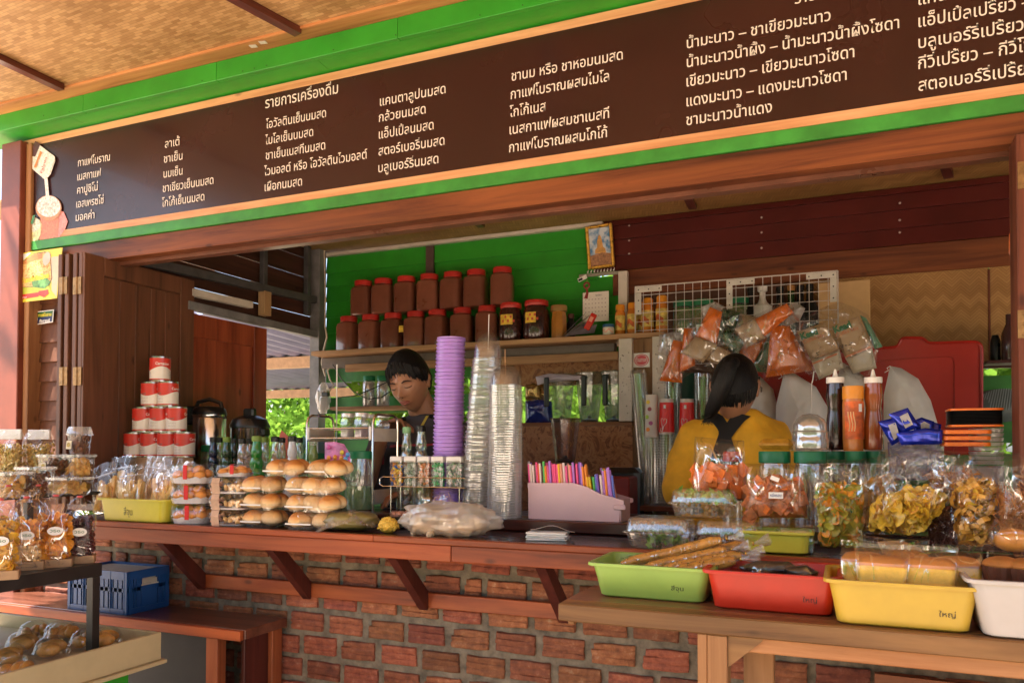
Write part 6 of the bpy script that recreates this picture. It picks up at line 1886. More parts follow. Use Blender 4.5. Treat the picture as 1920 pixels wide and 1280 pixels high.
def deco_red(t, base, rot, r0, r1, L):
 MB().lathe([(r0 * .985 + .0006, .008), (r1 + .0008, L * .9)], 24, False, False).build('red_print', basic('cup_red', (.65, .02, .015), .4), t, loc=base, rot=rot)
 aa = R(-100)
 def put(xy):
  out = []
  for x, z in xy:
   rr = r0 + (r1 - r0) * z / L + .0022
   a = aa + x / rr
   out.append(Vector(base) + Vector((rr * math.cos(a), rr * math.sin(a), z)))
  return out
 wl_ = basic('cup_white_line', (.75, .68, .65), .5)
 MB().tube(put([(-.002, .018), (-.012, .05), (-.011, .062), (-.004, .062), (0, .052), (.006, .062), (.012, .058), (.011, .045), (0, .03), (-.003, .02)]), .0012, 5).build('line_print', wl_, t)
 MB().tube(put([(-.014, .012), (-.006, .01), (-.004, .022), (-.013, .024), (-.014, .012)]), .0016, 5).build('line_print', wl_, t)
 MB().tube(put([(.004, L * .72), (.004, L * .82)]), .005, 6).build('line_print', wl_, t)
k3 = 3.12
t, b0, r_ = cup_sleeve(1222, 740, 945, k3, .0285, .024, 26, cupclr, 'sleeve of white paper cups printed with fruit, left of the red cups', .19 * .9, wcup); deco_fruit(t, b0, r_, .0285, .024, .17)
t, b0, r_ = cup_sleeve(1250, 748, 945, k3, .031, .0265, 26, cupclr, 'left red printed paper cup on a sleeve of cups', .14, wcup); deco_red(t, b0, r_, .031, .0265, .14)
t, b0, r_ = cup_sleeve(1288, 748, 945, k3, .031, .0265, 26, cupclr, 'right red printed paper cup by the shoulder of the woman', .14, wcup); deco_red(t, b0, r_, .031, .0265, .14)
cup_sleeve(1216, 694, 930, 3.19, .034, .03, 40, cupclr, 'tall clear cup sleeve leaning by the round sticker', .02, pxt=1196)
cup_sleeve(1262, 700, 930, 3.2, .036, .04, 40, cupclr, 'clear plastic cup sleeve behind the left red cup', .02)
cup_sleeve(1318, 700, 930, 3.19, .036, .034, 36, cupclr, 'clear plastic cup sleeve behind the woman head', .02)
t = thing('green_canister', 'dark green canister behind the cup sleeves', 'canister', (xat(1285, 3.3, 1.5), 3.32, 1.1))
MB().lathe([(.05, 0), (.05, at(1285, 700, 3.3).z - 1.1)], 20).build('body', basic('dark_green', (.01, .07, .04), .5), t)
cs = thing('cup_shelf', 'hidden wooden counter under the cup sleeves', 'shelf', (0, 0, 0))
MB().cbox(at(1186, 945, 3.05).x, at(1480, 945, 3.05).x, 3.03, 3.235, at(1250, 946, 3.12).z - .02, at(1250, 946, 3.12).z - .001).build('board', red_wood, cs)

# ================================================================== wire grid and things behind it
gridw = thing('wire_grid', 'white wire grid panel fixed with L shaped plates behind the hanging packets', 'wire grid', (0, 0, 0))
YG = 3.26
gx0, gx1 = at(1191, 560, YG).x, at(1571, 540, YG).x
gz1 = at(1380, 523, YG).z
gz0 = gz1 - .34
wm = basic('white_wire', (.62, .56, .52), .4)
nxx = int((gx1 - gx0) / .0345)
for i in range(nxx + 1):
 x = gx0 + (gx1 - gx0) * i / nxx
 th_ = .0028 if i in (0, nxx) else .0014
 MB().tube([(x, YG, gz0), (x, YG, gz1)], th_, 5).build('wire', wm, gridw)
for k in range(10):
 z = gz1 - k * .0375
 MB().tube([(gx0, YG - .002, z), (gx1, YG - .002, z)], .0028 if k == 0 else .0014, 5).build('wire', wm, gridw)
for px in (1205, 1362, 1545):
 p = at(px, 530, YG - .006); s = 1 if px < 1500 else -1
 m = MB()
 x0 = gx0 + .004 if px == 1205 else (p.x if px == 1362 else gx1 - .004)
 m.cbox(min(x0, x0 + s * .11), max(x0, x0 + s * .11), YG - .008, YG - .004, gz1 - .026, gz1 - .004, .001)
 o = m.build('corner_plate', basic('plate_white', (.6, .56, .5), .4), gridw)
 MB().cbox(min(x0, x0 + s * .024), max(x0, x0 + s * .024), YG - .0078, YG - .0042, gz1 - .12, gz1 - .0265, .001).build('corner_plate', MATS['plate_white'], gridw)
 for (dx, dz) in ((s * .012, -.015), (s * .055, -.015), (s * .1, -.015), (s * .012, -.06), (s * .012, -.105)):
  MB().at((x0 + dx, YG - .0082, gz1 + dz), (R(90), 0, 0)).lathe([(.003, 0), (.002, .0008)], 8).build('screw', black_plastic, gridw)
bs = thing('bottle_shelf', 'wooden shelf behind the wire grid with jars and dark bottles', 'shelf', (0, 0, 0))
zbs = gz1 - .235
MB().cbox(gx0 - .02, at(1535, 600, 3.4).x, 3.31, YB - .01, zbs - .02, zbs - .001, .002).build('board', pale_wood, bs)
for px, lab in ((1282, 'green lidded jar with green label behind the wire grid, left'), (1318, 'second green lidded jar behind the wire grid'), (1385, 'green lidded jar behind the middle of the wire grid')):
 gjar(px, 3.38, 565 - (px - 1282) * .06, .095, lab, fill=basic('green_label', (.10, .22, .05), .5, var=.3), z0=zbs, fillf=.8)
for px, c, lab, mt in ((1408, 538, 'black sauce bottle behind the wire grid, left of the white pump bottle', black_plastic), (1463, 538, 'dark bottle just right of the white pump bottle behind the grid', black_plastic), (1484, 536, 'dark bottle with green neck behind the grid', liquid('dark_green_syrup', (.01, .05, .012))), (1501, 535, 'third dark bottle behind the right part of the grid', black_plastic), (1519, 533, 'rightmost dark bottle behind the grid', black_plastic)):
 H_ = at(px, c, 3.38).z - zbs
 t = thing('dark_bottle', lab, 'bottle', (xat(px, 3.38, zbs), 3.38, zbs), 0, 'dark bottles behind the wire grid')
 MB().lathe([(.03, 0), (.032, .005), (.032, H_ * .55), (.014, H_ * .72), (.013, H_ * .9)], 18).build('body', mt, t)
 MB().lathe([(.015, H_ * .9), (.015, H_), (.01, H_)], 14).build('cap', basic('amber_cap', (.35, .15, .03), .4) if px == 1484 else capk, t)
H_ = at(1430, 538, 3.36).z - zbs
t = thing('pump_bottle', 'white cylindrical pump bottle behind the wire grid', 'bottle', (xat(1430, 3.36, zbs), 3.36, zbs))
MB().lathe([(.034, 0), (.036, .005), (.036, H_ * .62), (.018, H_ * .7), (.012, H_ * .78), (.012, H_ * .9), (.02, H_ * .92), (.02, H_)], 20).build('body', white_plastic, t)

# ================================================================== hanging coffee packets
orange_p = basic('orange_packet', (.68, .14, .01), .25, coat=.6, var=.25, scale=9)
green_p = basic('green_packet', (.03, .09, .03), .3, coat=.5, var=.6, scale=30)
tan_p = basic('tan_carton', (.40, .26, .14), .55, var=.1, scale=10)
wrapf = film('packet_wrap', gloss=.015, milk=.012, bump=.5, scale=12, streak=.4)
kgreen = basic('packet_green_ink', (.015, .12, .04), .5); kred = basic('packet_red_ink', (.5, .16, .06), .5)
YP = 3.02
packs = [
 ('orange_sachet', 'orange packet hanging lowest at the far left of the hanging bundle', orange_p, [(1263, 644), (1277, 647), (1276, 710), (1242, 707)], 3.04, .03),
 ('orange_sachet', 'narrow upright orange packet, second from left in the hanging bundle', orange_p, [(1284, 622), (1297, 622), (1301, 679), (1277, 690)], 3.0, .02),
 ('green_sachet', 'upper green printed packet in the hanging bundle', green_p, [(1356, 583), (1385, 588), (1374, 619), (1350, 612)], 3.03, .03),
 ('tan_carton', 'tan carton behind the upper green packet', tan_p, [(1383, 590), (1417, 597), (1404, 612), (1372, 626)], 3.06, .02),
 ('green_sachet', 'lower green printed packet with creased corner above the woman head', green_p, [(1347, 618), (1364, 617), (1394, 638), (1376, 661), (1347, 636)], 2.98, .03),
 ('orange_sachet', 'tall tilted orange packet, upper left of the hanging bundle', orange_p, [(1331, 582), (1350, 590), (1340, 647), (1306, 633)], 2.96, .03),
 ('tan_carton', 'tan carton hanging left below the tilted orange packet', tan_p, [(1305, 635), (1339, 647), (1317, 675), (1283, 660)], 2.93, .02),
 ('tan_carton', 'tan carton just above the woman head', tan_p, [(1338, 647), (1377, 668), (1356, 683), (1318, 669)], 2.95, .02),
 ('orange_sachet', 'orange packet fanned out behind the woman head', orange_p, [(1402, 645), (1432, 636), (1416, 686), (1384, 668)], 3.03, .03),
 ('green_sachet', 'narrow dark green wedge packet between two orange packets', green_p, [(1449, 622), (1446, 695), (1412, 689)], 3.0, .02),
 ('tan_carton', 'tan carton left of the upper right orange packet', tan_p, [(1383, 618), (1414, 603), (1430, 632), (1402, 646)], 2.93, .02),
 ('orange_sachet', 'orange packet reaching up right towards the white bag knot', orange_p, [(1414, 602), (1470, 574), (1480, 588), (1430, 631)], 2.94, .03),
 ('orange_sachet', 'large orange packet with creases at the bottom right of the bundle', orange_p, [(1451, 619), (1478, 619), (1515, 687), (1443, 698)], 2.95, .04),
]
for nm, lab, mt, poly, Y, dep in packs:
 cx_ = sum(p[0] for p in poly) / len(poly); cy_ = sum(p[1] for p in poly) / len(poly)
 poly = [(cx_ + (x - cx_) * 1.24, cy_ + (y - cy_) * 1.22) for x, y in poly]
 t = thing(nm, lab, 'packet', (0, 0, 0), 0, 'coffee packets hanging in clear bags')
 bulge = .5 if 'sachet' in nm else .18
 pillow(poly, Y, dep, bulge=bulge, crease=.18 if 'sachet' in nm else .02, seed=len(lab)).build('packet', mt, t, ang=50)
 cx_ = sum(p[0] for p in poly) / len(poly); cy_ = sum(p[1] for p in poly) / len(poly)
 big = [(cx_ + (x - cx_) * 1.16, cy_ + (y - cy_) * 1.13) for x, y in poly]
 pillow(big, Y, dep * 1.5, bulge=.5, crease=.12, seed=len(lab) + 3, nr=7).build('wrap', wrapf, t, ang=50)
for k, (poly, low, lab, ang, org, Y) in enumerate((
 ([(1495, 622), (1545, 604), (1574, 654), (1521, 676)], [(1521, 676), (1574, 655), (1582, 690), (1536, 712)], 'tan Kead drink carton, left one of the two with green lettering', -20, (1503, 637), 2.92),
 ([(1559, 611), (1610, 593), (1635, 651), (1585, 672)], [(1585, 672), (1635, 652), (1644, 690), (1600, 700)], 'tan Kead drink carton, right one of the two with green lettering', -20, (1565, 624), 2.95))):
 lab = lab.replace('Kead ', '')
 t = thing('printed_carton', lab, 'packet', (0, 0, 0), 0, 'coffee packets hanging in clear bags')
 pillow(poly, Y, .03, bulge=.15).build('carton', tan_p, t, ang=50)
 pillow(low, Y + .004, .03, bulge=.3, crease=.1).build('lower_packet', basic('cream_packet', (.5, .42, .3), .5, var=.1), t, ang=50)
 p = at(*org, Y - .0165)
 kk = mpp(org[0], Y)
 put_text('Kead', p.x, p.z, Y - .0170, 31 * kk, 9.5 * kk, kgreen, t, 'green_lettering', off=.05, tilt=R(-19))
 p2 = at(org[0] + 4, org[1] + 8, Y - .0165)
 put_text('Coffee Mix', p2.x, p2.z, Y - .0172, 40 * kk, 5.5 * kk, kred, t, 'red_lettering', tilt=R(-19))
 m = MB(); q = random.Random(k)
 for _ in range(16):
  a = at(org[0] + 10 + q.uniform(-2, 26), org[1] + 26 + q.uniform(-8, 10), Y - .0172)
  m.at(a, (R(90), 0, q.uniform(0, 3)), (1, .5, 1)).lathe([(.004, 0), (.003, .0004)], 6)
 m.T = Matrix.Identity(4); stuffpart(m.build('bean_print', basic('bean_ink', (.08, .06, .03), .5), t))
 p3 = [at(org[0] + 20, org[1] + 45, Y - .0168), at(org[0] + 67, org[1] + 26, Y - .0168)]
 MB().loft([[tuple(q_ + Vector((0, 0, dz))) for dz in (-.003, .003)] for q_ in p3], False, False, False).build('red_band', kred, t, recalc=False)
pillow([(1545, 575), (1575, 566), (1600, 575), (1628, 590), (1650, 640), (1640, 700), (1610, 712), (1575, 700), (1530, 715), (1500, 690), (1488, 640), (1500, 600)], 2.93, .12, crease=.25, nr=9).build('clear_wrap', wrapf, thing('clear_bag', 'big crumpled clear bag around the two tan cartons', 'bag', (0, 0, 0)), ang=50)
for k, (pl, Y_, lab) in enumerate((([(1236, 615), (1290, 580), (1310, 600), (1312, 690), (1270, 716), (1232, 700)], 2.98, 'clear crinkled bag around the leftmost orange packets'), ([(1292, 600), (1345, 566), (1400, 580), (1400, 660), (1350, 700), (1290, 690)], 2.9, 'clear crinkled bag around the tilted orange packet and tan cartons'), ([(1395, 600), (1470, 566), (1500, 600), (1522, 695), (1440, 706), (1392, 660)], 2.9, 'clear crinkled bag around the large orange packet'))):
 pillow(pl, Y_, .13, crease=.22, nr=9, seed=k + 40).build('clear_wrap', wrapf, thing('clear_bag', lab, 'bag', (0, 0, 0)), ang=50)
t = thing('green_bag_edge', 'narrow green packet edge at the right of the carton bag', 'packet', (0, 0, 0))
pillow([(1612, 590), (1624, 596), (1655, 650), (1640, 655)], 2.97, .03, crease=.1).build('packet', basic('pale_green_pack', (.12, .3, .18), .3, coat=.5), t)
pillow([(1315, 575), (1340, 565), (1358, 575), (1345, 592), (1318, 600)], 3.0, .05, crease=.3).build('knot_bag', fl_milky, thing('bag_knot', 'gathered white bag knot above the tilted orange packet', 'bag', (0, 0, 0)))
pillow([(1470, 575), (1492, 566), (1510, 578), (1500, 600), (1478, 612), (1462, 608)], 2.98, .05, crease=.3).build('knot_bag', fl_milky, thing('bag_knot', 'gathered white bag knot at the tip of the upper right orange packet', 'bag', (0, 0, 0)))
t = thing('hanging_clear_bag', 'clear bag with a pale carton hanging over the right white post', 'bag', (0, 0, 0))
pillow([(1236, 628), (1262, 622), (1284, 626), (1270, 650), (1250, 668), (1234, 660)], 3.08, .04, crease=.25).build('bag', fl_milky, t)
put_text('K', at(1241, 643, 3.05).x, at(1241, 643, 3.05).z, 3.055, .012, .014, kgreen, t, 'green_lettering')

# red tub lid and white sacks
t = thing('red_tub_lid', 'large red plastic tub lid standing upright behind the white sacks', 'lid', (0, 0, 0))
redl = basic('red_tub_plastic', (.42, .02, .012), .35, var=.12, scale=5)
def slab(poly, Y, th_, r=0, inset=0):
 P = [at(x, y, Y) for x, y in poly]
 return MB().prism([(p.x, p.z) for p in P], Y, Y + th_)
def rounded(poly, r, n=5):
 out = []
 L = len(poly)
 for i in range(L):
  a, b, c = Vector(poly[i - 1]), Vector(poly[i]), Vector(poly[(i + 1) % L])
  d1, d2 = (a - b).normalized(), (c - b).normalized()
  rr = min(r, (a - b).length * .45, (c - b).length * .45)
  p0, p1 = b + d1 * rr, b + d2 * rr
  for k in range(n + 1):
   u = k / n
   out.append(tuple((p0 * (1 - u) ** 2) + b * 2 * u * (1 - u) + p1 * u * u))
 return out
outer = rounded([(1390, 672), (1683, 650), (1690, 633), (1730, 633), (1740, 643), (1841, 640), (1840, 850), (1390, 850)], 16)
slab(outer, 3.2, .012).build('lid_plate', redl, t)
P = [at(x, y, 3.2) for x, y in rounded([(1420, 690), (1789, 668), (1789, 850), (1420, 850)], 14)]
m = MB(); m.loft([[(p.x, 3.2, p.z) for p in P], [(p.x, 3.192, p.z) for p in P], [(p.x * 1.0 + (.0), 3.196, p.z) for p in P]], False, True)
m.build('raised_panel', redl, t)
P2 = outer
pts = [tuple(at(x, y, 3.197)) for x, y in outer]; pts.append(pts[0])
MB().tube(pts, .0055, 6).build('rolled_rim', redl, t)
sackm, nt, bb = newmat('woven_sack')
mp = coords(nt, (1, 1, 1)); wv1 = N(nt, 'TexWave', Scale=90.0); wv1.bands_direction = 'Z'
nt.links.new(mp.outputs[0], wv1.inputs[0]); n1 = N(nt, 'TexNoise', Scale=14.0, Detail=4.0); nt.links.new(mp.outputs[0], n1.inputs[0])
nt.links.new(ramp(nt, n1.outputs['Fac'], [(.3, (.62, .6, .55)), (.7, (.74, .71, .66))]).outputs[0], bb.inputs['Base Color'])
bp = N(nt, 'Bump', Strength=.25, Distance=.002); nt.links.new(wv1.outputs['Fac'], bp.inputs['Height']); nt.links.new(bp.outputs[0], bb.inputs['Normal']); bb.inputs['Roughness'].default_value = .5
for k, (poly, Y, lab) in enumerate((
 ([(1395, 702), (1425, 705), (1450, 730), (1462, 780), (1465, 870), (1385, 870)], 3.08, 'white woven sack half hidden behind the woman head'),
 ([(1470, 698), (1490, 700), (1530, 725), (1553, 765), (1560, 870), (1452, 870), (1455, 760)], 2.98, 'white woven sack with pointed top right of the woman head'),
 ([(1577, 678), (1600, 690), (1640, 720), (1655, 770), (1656, 870), (1560, 870), (1563, 740)], 3.02, 'white woven sack behind the three squeeze bottles'),
 ([(1669, 686), (1690, 690), (1722, 710), (1745, 750), (1760, 800), (1762, 870), (1655, 870), (1657, 740)], 2.95, 'bright white woven sack beside the red tub lid'))):
 t = thing('white_sack', lab, 'sack', (0, 0, 0), 0, 'white woven sacks at the back')
 pillow(poly, Y, .16, bulge=.55, crease=.06, nr=8, seed=k * 7).build('sack', sackm, t, ang=60)
 if k in (1, 3):
  p = poly[0]
  MB().tube([tuple(at(p[0] + dx, p[1] + dy, Y - .02 - abs(dx) * .002)) for dx, dy in ((0, 0), (-6, 4), (-3, 8), (-10, 12))], .0014, 5).build('seam_thread', white_plastic, t)
t = thing('white_thread', 'thin white string hanging before the pointed white sack', 'string', (0, 0, 0))
MB().tube(pxline([(1526, 696), (1524, 712), (1521, 722), (1522, 760), (1520, 778)], 2.8), .0018, 5).build('string', white_plastic, t)
# fan cover at far right, dark bottles
t = thing('fan_cover', 'grey ribbed round cover low at the right behind the jamb', 'fan cover', (0, 0, 0))
c = at(1875, 760, 3.3)
MB().at(c, (R(80), 0, 0), (1, .62, 1)).lathe([(.001, .03), (.05, .028), (.085, .012), (.1, 0)], 40).build('cover', basic('fan_grey', (.12, .16, .16), .4), t)
for k in range(24):
 x = -.095 + k * .0083
 hgt = math.sqrt(max(0, 1 - (x / .1) ** 2)) * .06
 MB().tube([tuple(c + Vector((x, -.034 * (1 - (x / .1) ** 2) - .0, -hgt * .3))), tuple(c + Vector((x * .9 + .012, -.03 * (1 - (x / .1) ** 2), hgt)))], .0016, 5).build('rib', basic('rib_grey', (.3, .36, .38), .4), t)
t = thing('hanging_bottle', 'dark glass bottles standing beside the jamb on a thin ledge', 'bottle', (xat(1893, 3.35, 1.8), 3.35, at(1893, 676, 3.35).z))
MB().lathe([(.024, 0), (.026, .01), (.026, .1), (.012, .135), (.012, .17)], 16).build('body', basic('brown_glass', (.07, .03, .03), .2, coat=.6), t)
MB().at((-.04, .03, 0)).lathe([(.018, 0), (.018, .075), (.01, .1)], 12).build('body', black_plastic, t)
MB().cbox(-.08, .16, -.05, .05, -.012, -.001, .001).build('ledge', dark_maroon, t)

# ---- right counter goods: jars with green lids carrying bottles
def squeeze(px, pyt, pyb, Y, w, mat, label, orange=False):
 foot = at(px, pyb, Y); H_ = at(px, pyt, Y).z - foot.z
 t = thing('squeeze_bottle', label, 'bottle', foot, R(10), 'sauce bottles on green lids')
 r = w / 2
 if not orange:
  MB().lathe([(r * .92, 0), (r, .006), (r, H_ * .30), (r * .8, H_ * .46), (r * .78, H_ * .52), (r * .95, H_ * .66), (r * .92, H_ * .70), (r * .84, H_ * .82), (r * .75, H_ * .83)], 24).build('body', mat, t)
  MB().lathe([(r * .9, H_ * .825), (r * .92, H_ * .83), (r * .92, H_ * .895), (r * .85, H_ * .9), (r * .3, H_ * .905), (r * .22, H_ * .94), (r * .1, H_)], 22).build('nozzle_cap', white_plastic, t)
 else:
  MB().lathe([(r * .9, 0), (r * .95, .006), (r * .98, H_ * .2), (r, H_ * .72), (r * .96, H_ * .8)], 24).build('body', mat, t)
  MB().lathe([(r * .98, H_ * .8), (r * 1.0, H_ * .81), (r * 1.0, H_ * .97), (r * .96, H_), (.001, H_)], 24, False, False).build('cap', oc, t)
  MB().grid(lambda u, v: (r * 1.012 * math.cos(R(-150 + 140 * u)), r * 1.012 * math.sin(R(-150 + 140 * u)), H_ * (.18 + .58 * v)), 14, 2).build('label', basic('orange_red_label', (.65, .12, .015), .35, var=.6, scale=28), t, recalc=False)
  MB().grid(lambda u, v: (r * 1.02 * math.cos(R(-70 + 22 * u)), r * 1.02 * math.sin(R(-70 + 22 * u)), H_ * (.6 + .12 * v)), 4, 1).build('barcode_panel', sticker_w, t, recalc=False)
  for k in range(3):
   MB().tube([tuple(Vector((r * 1.03 * math.cos(R(-122 + 14 * k + 5 * math.sin(s))), r * 1.03 * math.sin(R(-122 + 14 * k + 5 * math.sin(s))), H_ * (.3 + .06 * s)))) for s in range(6)], .0016, 5).build('label_swirl', basic('cream_ink', (.8, .5, .25), .5), t)
 return t
zg = None
squeeze(1567, 692, 843, 2.34, .052, liquid('choc_sauce', (.03, .005, .006)), 'dark brown sauce squeeze bottle with white nozzle')
squeeze(1600, 724, 845, 2.30, .054, ob, 'orange bottle with flame patterned label between two squeeze bottles', True)
squeeze(1638, 692, 843, 2.32, .05, liquid('orange_sauce', (.32, .07, .012)), 'orange sauce squeeze bottle with white nozzle beside the blue sachets')
t = thing('dome_cup', 'upturned ribbed clear dome cup on a green lid', 'cup', at(1519, 845, 2.25))
MB().lathe([(.05, 0), (.052, .004), (.047, .008), (.048, .03), (.046, .034), (.0465, .05), (.043, .054), (.043, .07), (.036, .085), (.02, .097), (.001, .1)], 28, False, False).build('dome', clr, t)
for k, px in enumerate((1452, 1519, 1568, 1604, 1640)):
 Y = (2.26, 2.25, 2.35, 2.30, 2.33)[k]
 zt_ = at(px, 845, Y).z - .001
 z0 = ZS; H_ = zt_ - z0
 labs = ('left clear jar with green lid carrying an orange cap, right side', 'clear jar with green lid under the dome cup', 'clear jar with green lid under the dark sauce bottle', 'clear jar with green lid under the orange bottle', 'clear jar with green lid under the orange sauce bottle')
 r = .041 if k < 2 else .026
 t = thing('green_lid_jar', labs[k], 'jar', (at(px, 845, Y).x, Y, z0), 0, 'clear jars with green lids')
 MB().lathe([(r * .92, 0), (r, .008), (r, H_ - .05), (r * .9, H_ - .03)], 20, True, False).build('body', clear_jar, t)
 MB().lathe([(r * .97, H_ - .032), (r * 1.02, H_ - .03), (r * 1.02, H_ - .003), (r * .98, H_), (.001, H_)], 26, False, False).build('lid', glid, t)
t = thing('orange_cap_tub', 'round mustard tub lying behind the front chip bags', 'tub', at(1455, 843, 2.25))
MB().cbox(-.045, .045, -.02, .02, 0, .03, .012).build('tub', basic('mustard', (.45, .22, .02), .4, var=.3, scale=40), t)
t = thing('red_cap_jar', 'small clear jar with red cap seen through the chip bag', 'jar', (xat(1374, 2.25, ZS), 2.25, ZS))
H_ = at(1374, 846, 2.25).z - ZS
MB().lathe([(.026, 0), (.027, .01), (.027, H_ - .03)], 18, True, False).build('body', clear_jar, t)
MB().lathe([(.025, H_ - .028), (.026, H_ - .026), (.026, H_ - .004), (.022, H_)], 20).build('cap', red_lid, t)
# blue sachets box
t = thing('sachet_box', 'lilac plastic box holding shiny dark blue sachets', 'box', (0, 0, 0))
slab([(1668, 828), (1770, 826), (1770, 900), (1672, 900)], 2.2, .1).build('box', film('lilac_box', tint=(.6, .55, .8), gloss=.12, milk=.4, mcol=(.3, .25, .45), bump=.1), t)
bluef = basic('blue_foil', (.012, .03, .42), .18, .5, var=.5, scale=14, coat=.6)
for k, (poly, Y) in enumerate((([(1646, 790), (1680, 782), (1697, 822), (1672, 835)], 2.17), ([(1666, 776), (1702, 764), (1726, 800), (1692, 812)], 2.16), ([(1712, 788), (1728, 782), (1752, 790), (1750, 825), (1715, 828)], 2.2), ([(1680, 812), (1735, 802), (1768, 806), (1766, 832), (1690, 834)], 2.15), ([(1740, 788), (1765, 795), (1764, 826), (1738, 826)], 2.22))):
 s_ = thing('blue_sachet', ('leftmost shiny blue sachet with grey label', 'topmost shiny blue sachet with grey label', 'blue sachet at the middle back of the lilac box', 'blue sachet lying low at the front of the lilac box', 'rightmost blue sachet by the orange containers')[k], 'sachet', (0, 0, 0), 0, 'shiny blue sachets')
 pillow(poly, Y, .02, bulge=.5, crease=.3, seed=k).build('foil', bluef, s_, ang=60)
 if k in (0, 1, 2):
  cx_ = sum(p[0] for p in poly) / len(poly); cy_ = sum(p[1] for p in poly) / len(poly)
  lp = [(cx_ + (x - cx_) * .42 + 3, cy_ + (y - cy_) * .62) for x, y in poly]
  pp = [at(x, y, Y - .012) for x, y in lp]
  MB().add([tuple(p) for p in pp], [tuple(range(len(pp)))]).build('grey_label', basic('grey_label', (.35, .33, .32), .5, var=.3, scale=60), s_, ang=0, recalc=False)
# containers right
t = thing('black_container_stack', 'stack of black takeaway trays with an orange lid on top', 'container stack', (0, 0, 0))
Y = 2.15
x0, x1 = at(1781, 790, Y).x, at(1884, 790, Y).x
za_, zb2_ = at(1830, 795, Y).z, at(1830, 769, Y).z
nst = 10
for k in range(nst):
 z = za_ + (zb2_ - za_) * k / nst
 MB().loft([ring(x1 - x0 - .006, .1, .015, z, 3, (x0 + x1) / 2, Y + .05), ring(x1 - x0, .106, .015, z + (zb2_ - za_) / nst * .8, 3, (x0 + x1) / 2, Y + .05)]).build('tray', black_plastic, t)
orl = basic('orange_lid', (.75, .16, .01), .35)
MB().loft([ring(x1 - x0 + .002, .108, .016, zb2_, 3, (x0 + x1) / 2, Y + .05), ring(x1 - x0 + .002, .108, .016, zb2_ + .005, 3, (x0 + x1) / 2, Y + .05)]).build('orange_lid', orl, t)
t = thing('clear_container_stack', 'stack of clear takeaway boxes with fanned orange lids below the black trays', 'container stack', (0, 0, 0))
x2 = at(1825, 800, Y).x
zlo = at(1850, 862, Y).z
MB().loft([ring(x1 - x0, .106, .015, za_ - .006, 3, (x0 + x1) / 2, Y + .05), ring(x1 - x0, .106, .015, za_ - .001, 3, (x0 + x1) / 2, Y + .05)]).build('orange_lid', orl, t)
for k in range(3):
 zz = za_ - .012 - k * .0145
 MB().at((0, 0, zz - .011)).loft([ring(.1, .1, .012, 0, 3, x0 + .036, Y + .035 + .004 * k), ring(.1, .1, .012, .009, 3, x0 + .036, Y + .035 + .004 * k)]).build('orange_lid', orl, t, rot=None)
for k in range(8):
 z = za_ - .008 - (k + 1) * .011
 MB().loft([ring(x1 - x2 - .004, .1, .012, z, 3, (x1 + x2) / 2, Y + .05), ring(x1 - x2, .104, .012, z + .009, 3, (x1 + x2) / 2, Y + .05)]).build('clear_box', fl_milky, t)
MB().cbox(x0 + .01, x1, Y + .01, Y + .1, ZS, za_ - .1, .003).build('base_block', basic('grey_base', (.25, .22, .22), .5), t)

# ================================================================== front bags and salad boxes on the right counter
def poly_bag(label, poly, Y, dep, seed, content_poly, contents, film_m=None, group='clear bags of snacks on the right of the counter', name='snack_bag'):
 """clear bag given by its outline; contents = list of (material, n, size, shape)"""
 t = thing(name, label, 'bag', (0, 0, 0), 0, group)
 q = random.Random(seed)
 P = [at(x, y, Y) for x, y in content_poly]
 c = sum(P, Vector()) / len(P)
 core = pillow(content_poly, Y, dep * .7, bulge=.5, crease=.05, seed=seed)
 for ci, (mt, n, size, shape) in enumerate(contents):
  m = MB()
  for _ in range(n):
   i = q.randrange(len(P)); a, b = P[i], P[(i + 1) % len(P)]
   u, v = q.random(), q.random() ** .5
   p = c + ((a + (b - a) * u) - c) * v * .93
   hh = (1 - v * v) ** .5
   yy = Y - dep * .40 * hh + q.uniform(-.004, .01)
   m.at((p.x, yy, p.z), (q.uniform(0, 6), q.uniform(0, 6), q.uniform(0, 6)))
   s = size * q.uniform(.7, 1.2)
   if shape == 'chip':
    ph = q.uniform(0, 6); sg = 10
    m.add([(0, 0, 0)] + [(s * math.cos(2 * math.pi * j / sg), s * .75 * math.sin(2 * math.pi * j / sg), .3 * s * math.sin(4 * math.pi * j / sg + ph)) for j in range(sg)], [(0, 1 + j, 1 + (j + 1) % sg) for j in range(sg)])
   elif shape == 'slab':
    m.T = Matrix.Translation((p.x, yy - .004, p.z)) @ Euler((q.uniform(-.5, .5), q.uniform(-1, 1), q.uniform(-.6, .6))).to_matrix().to_4x4()
    m.cbox(-s, s, -.0025, .0025, -s * 1.1, s * 1.1, .0012)
   elif shape == 'thread':
    L = s * 1.6
    m.tube([(-L, 0, 0), (-L * .3, L * .3 * q.uniform(-1, 1), L * .2), (L * .3, L * .2 * q.uniform(-1, 1), -L * .2), (L, 0, 0)], .0009, 3, False)
   elif shape == 'strip':
    ph = q.uniform(0, 6); w_ = s * .35
    vs = []
    for k in range(6):
     tt = k / 5 * 4
     vs += [(s * math.cos(tt), s * math.sin(tt), -w_), (s * math.cos(tt), s * math.sin(tt), w_)]
    m.add(vs, [(2 * k, 2 * k + 2, 2 * k + 3, 2 * k + 1) for k in range(5)])
  m.T = Matrix.Identity(4)
  if ci == 0:
   core2 = core; m.add(core2.v, core2.f)
  stuffpart(m.build('content', mt, t, ang=40))
 pillow(poly, Y, dep, bulge=.4, crease=.22, seed=seed + 1, nr=9).build('bag', film_m or fl_front, t, ang=60)
 return t
fl_front = film('front_bag_film', gloss=.035, milk=.015, bump=.5, scale=10, streak=.4, rough=.05)
ochip = basic('orange_crisp', (.68, .16, .02), .45, var=.35, scale=45, bump=.3)
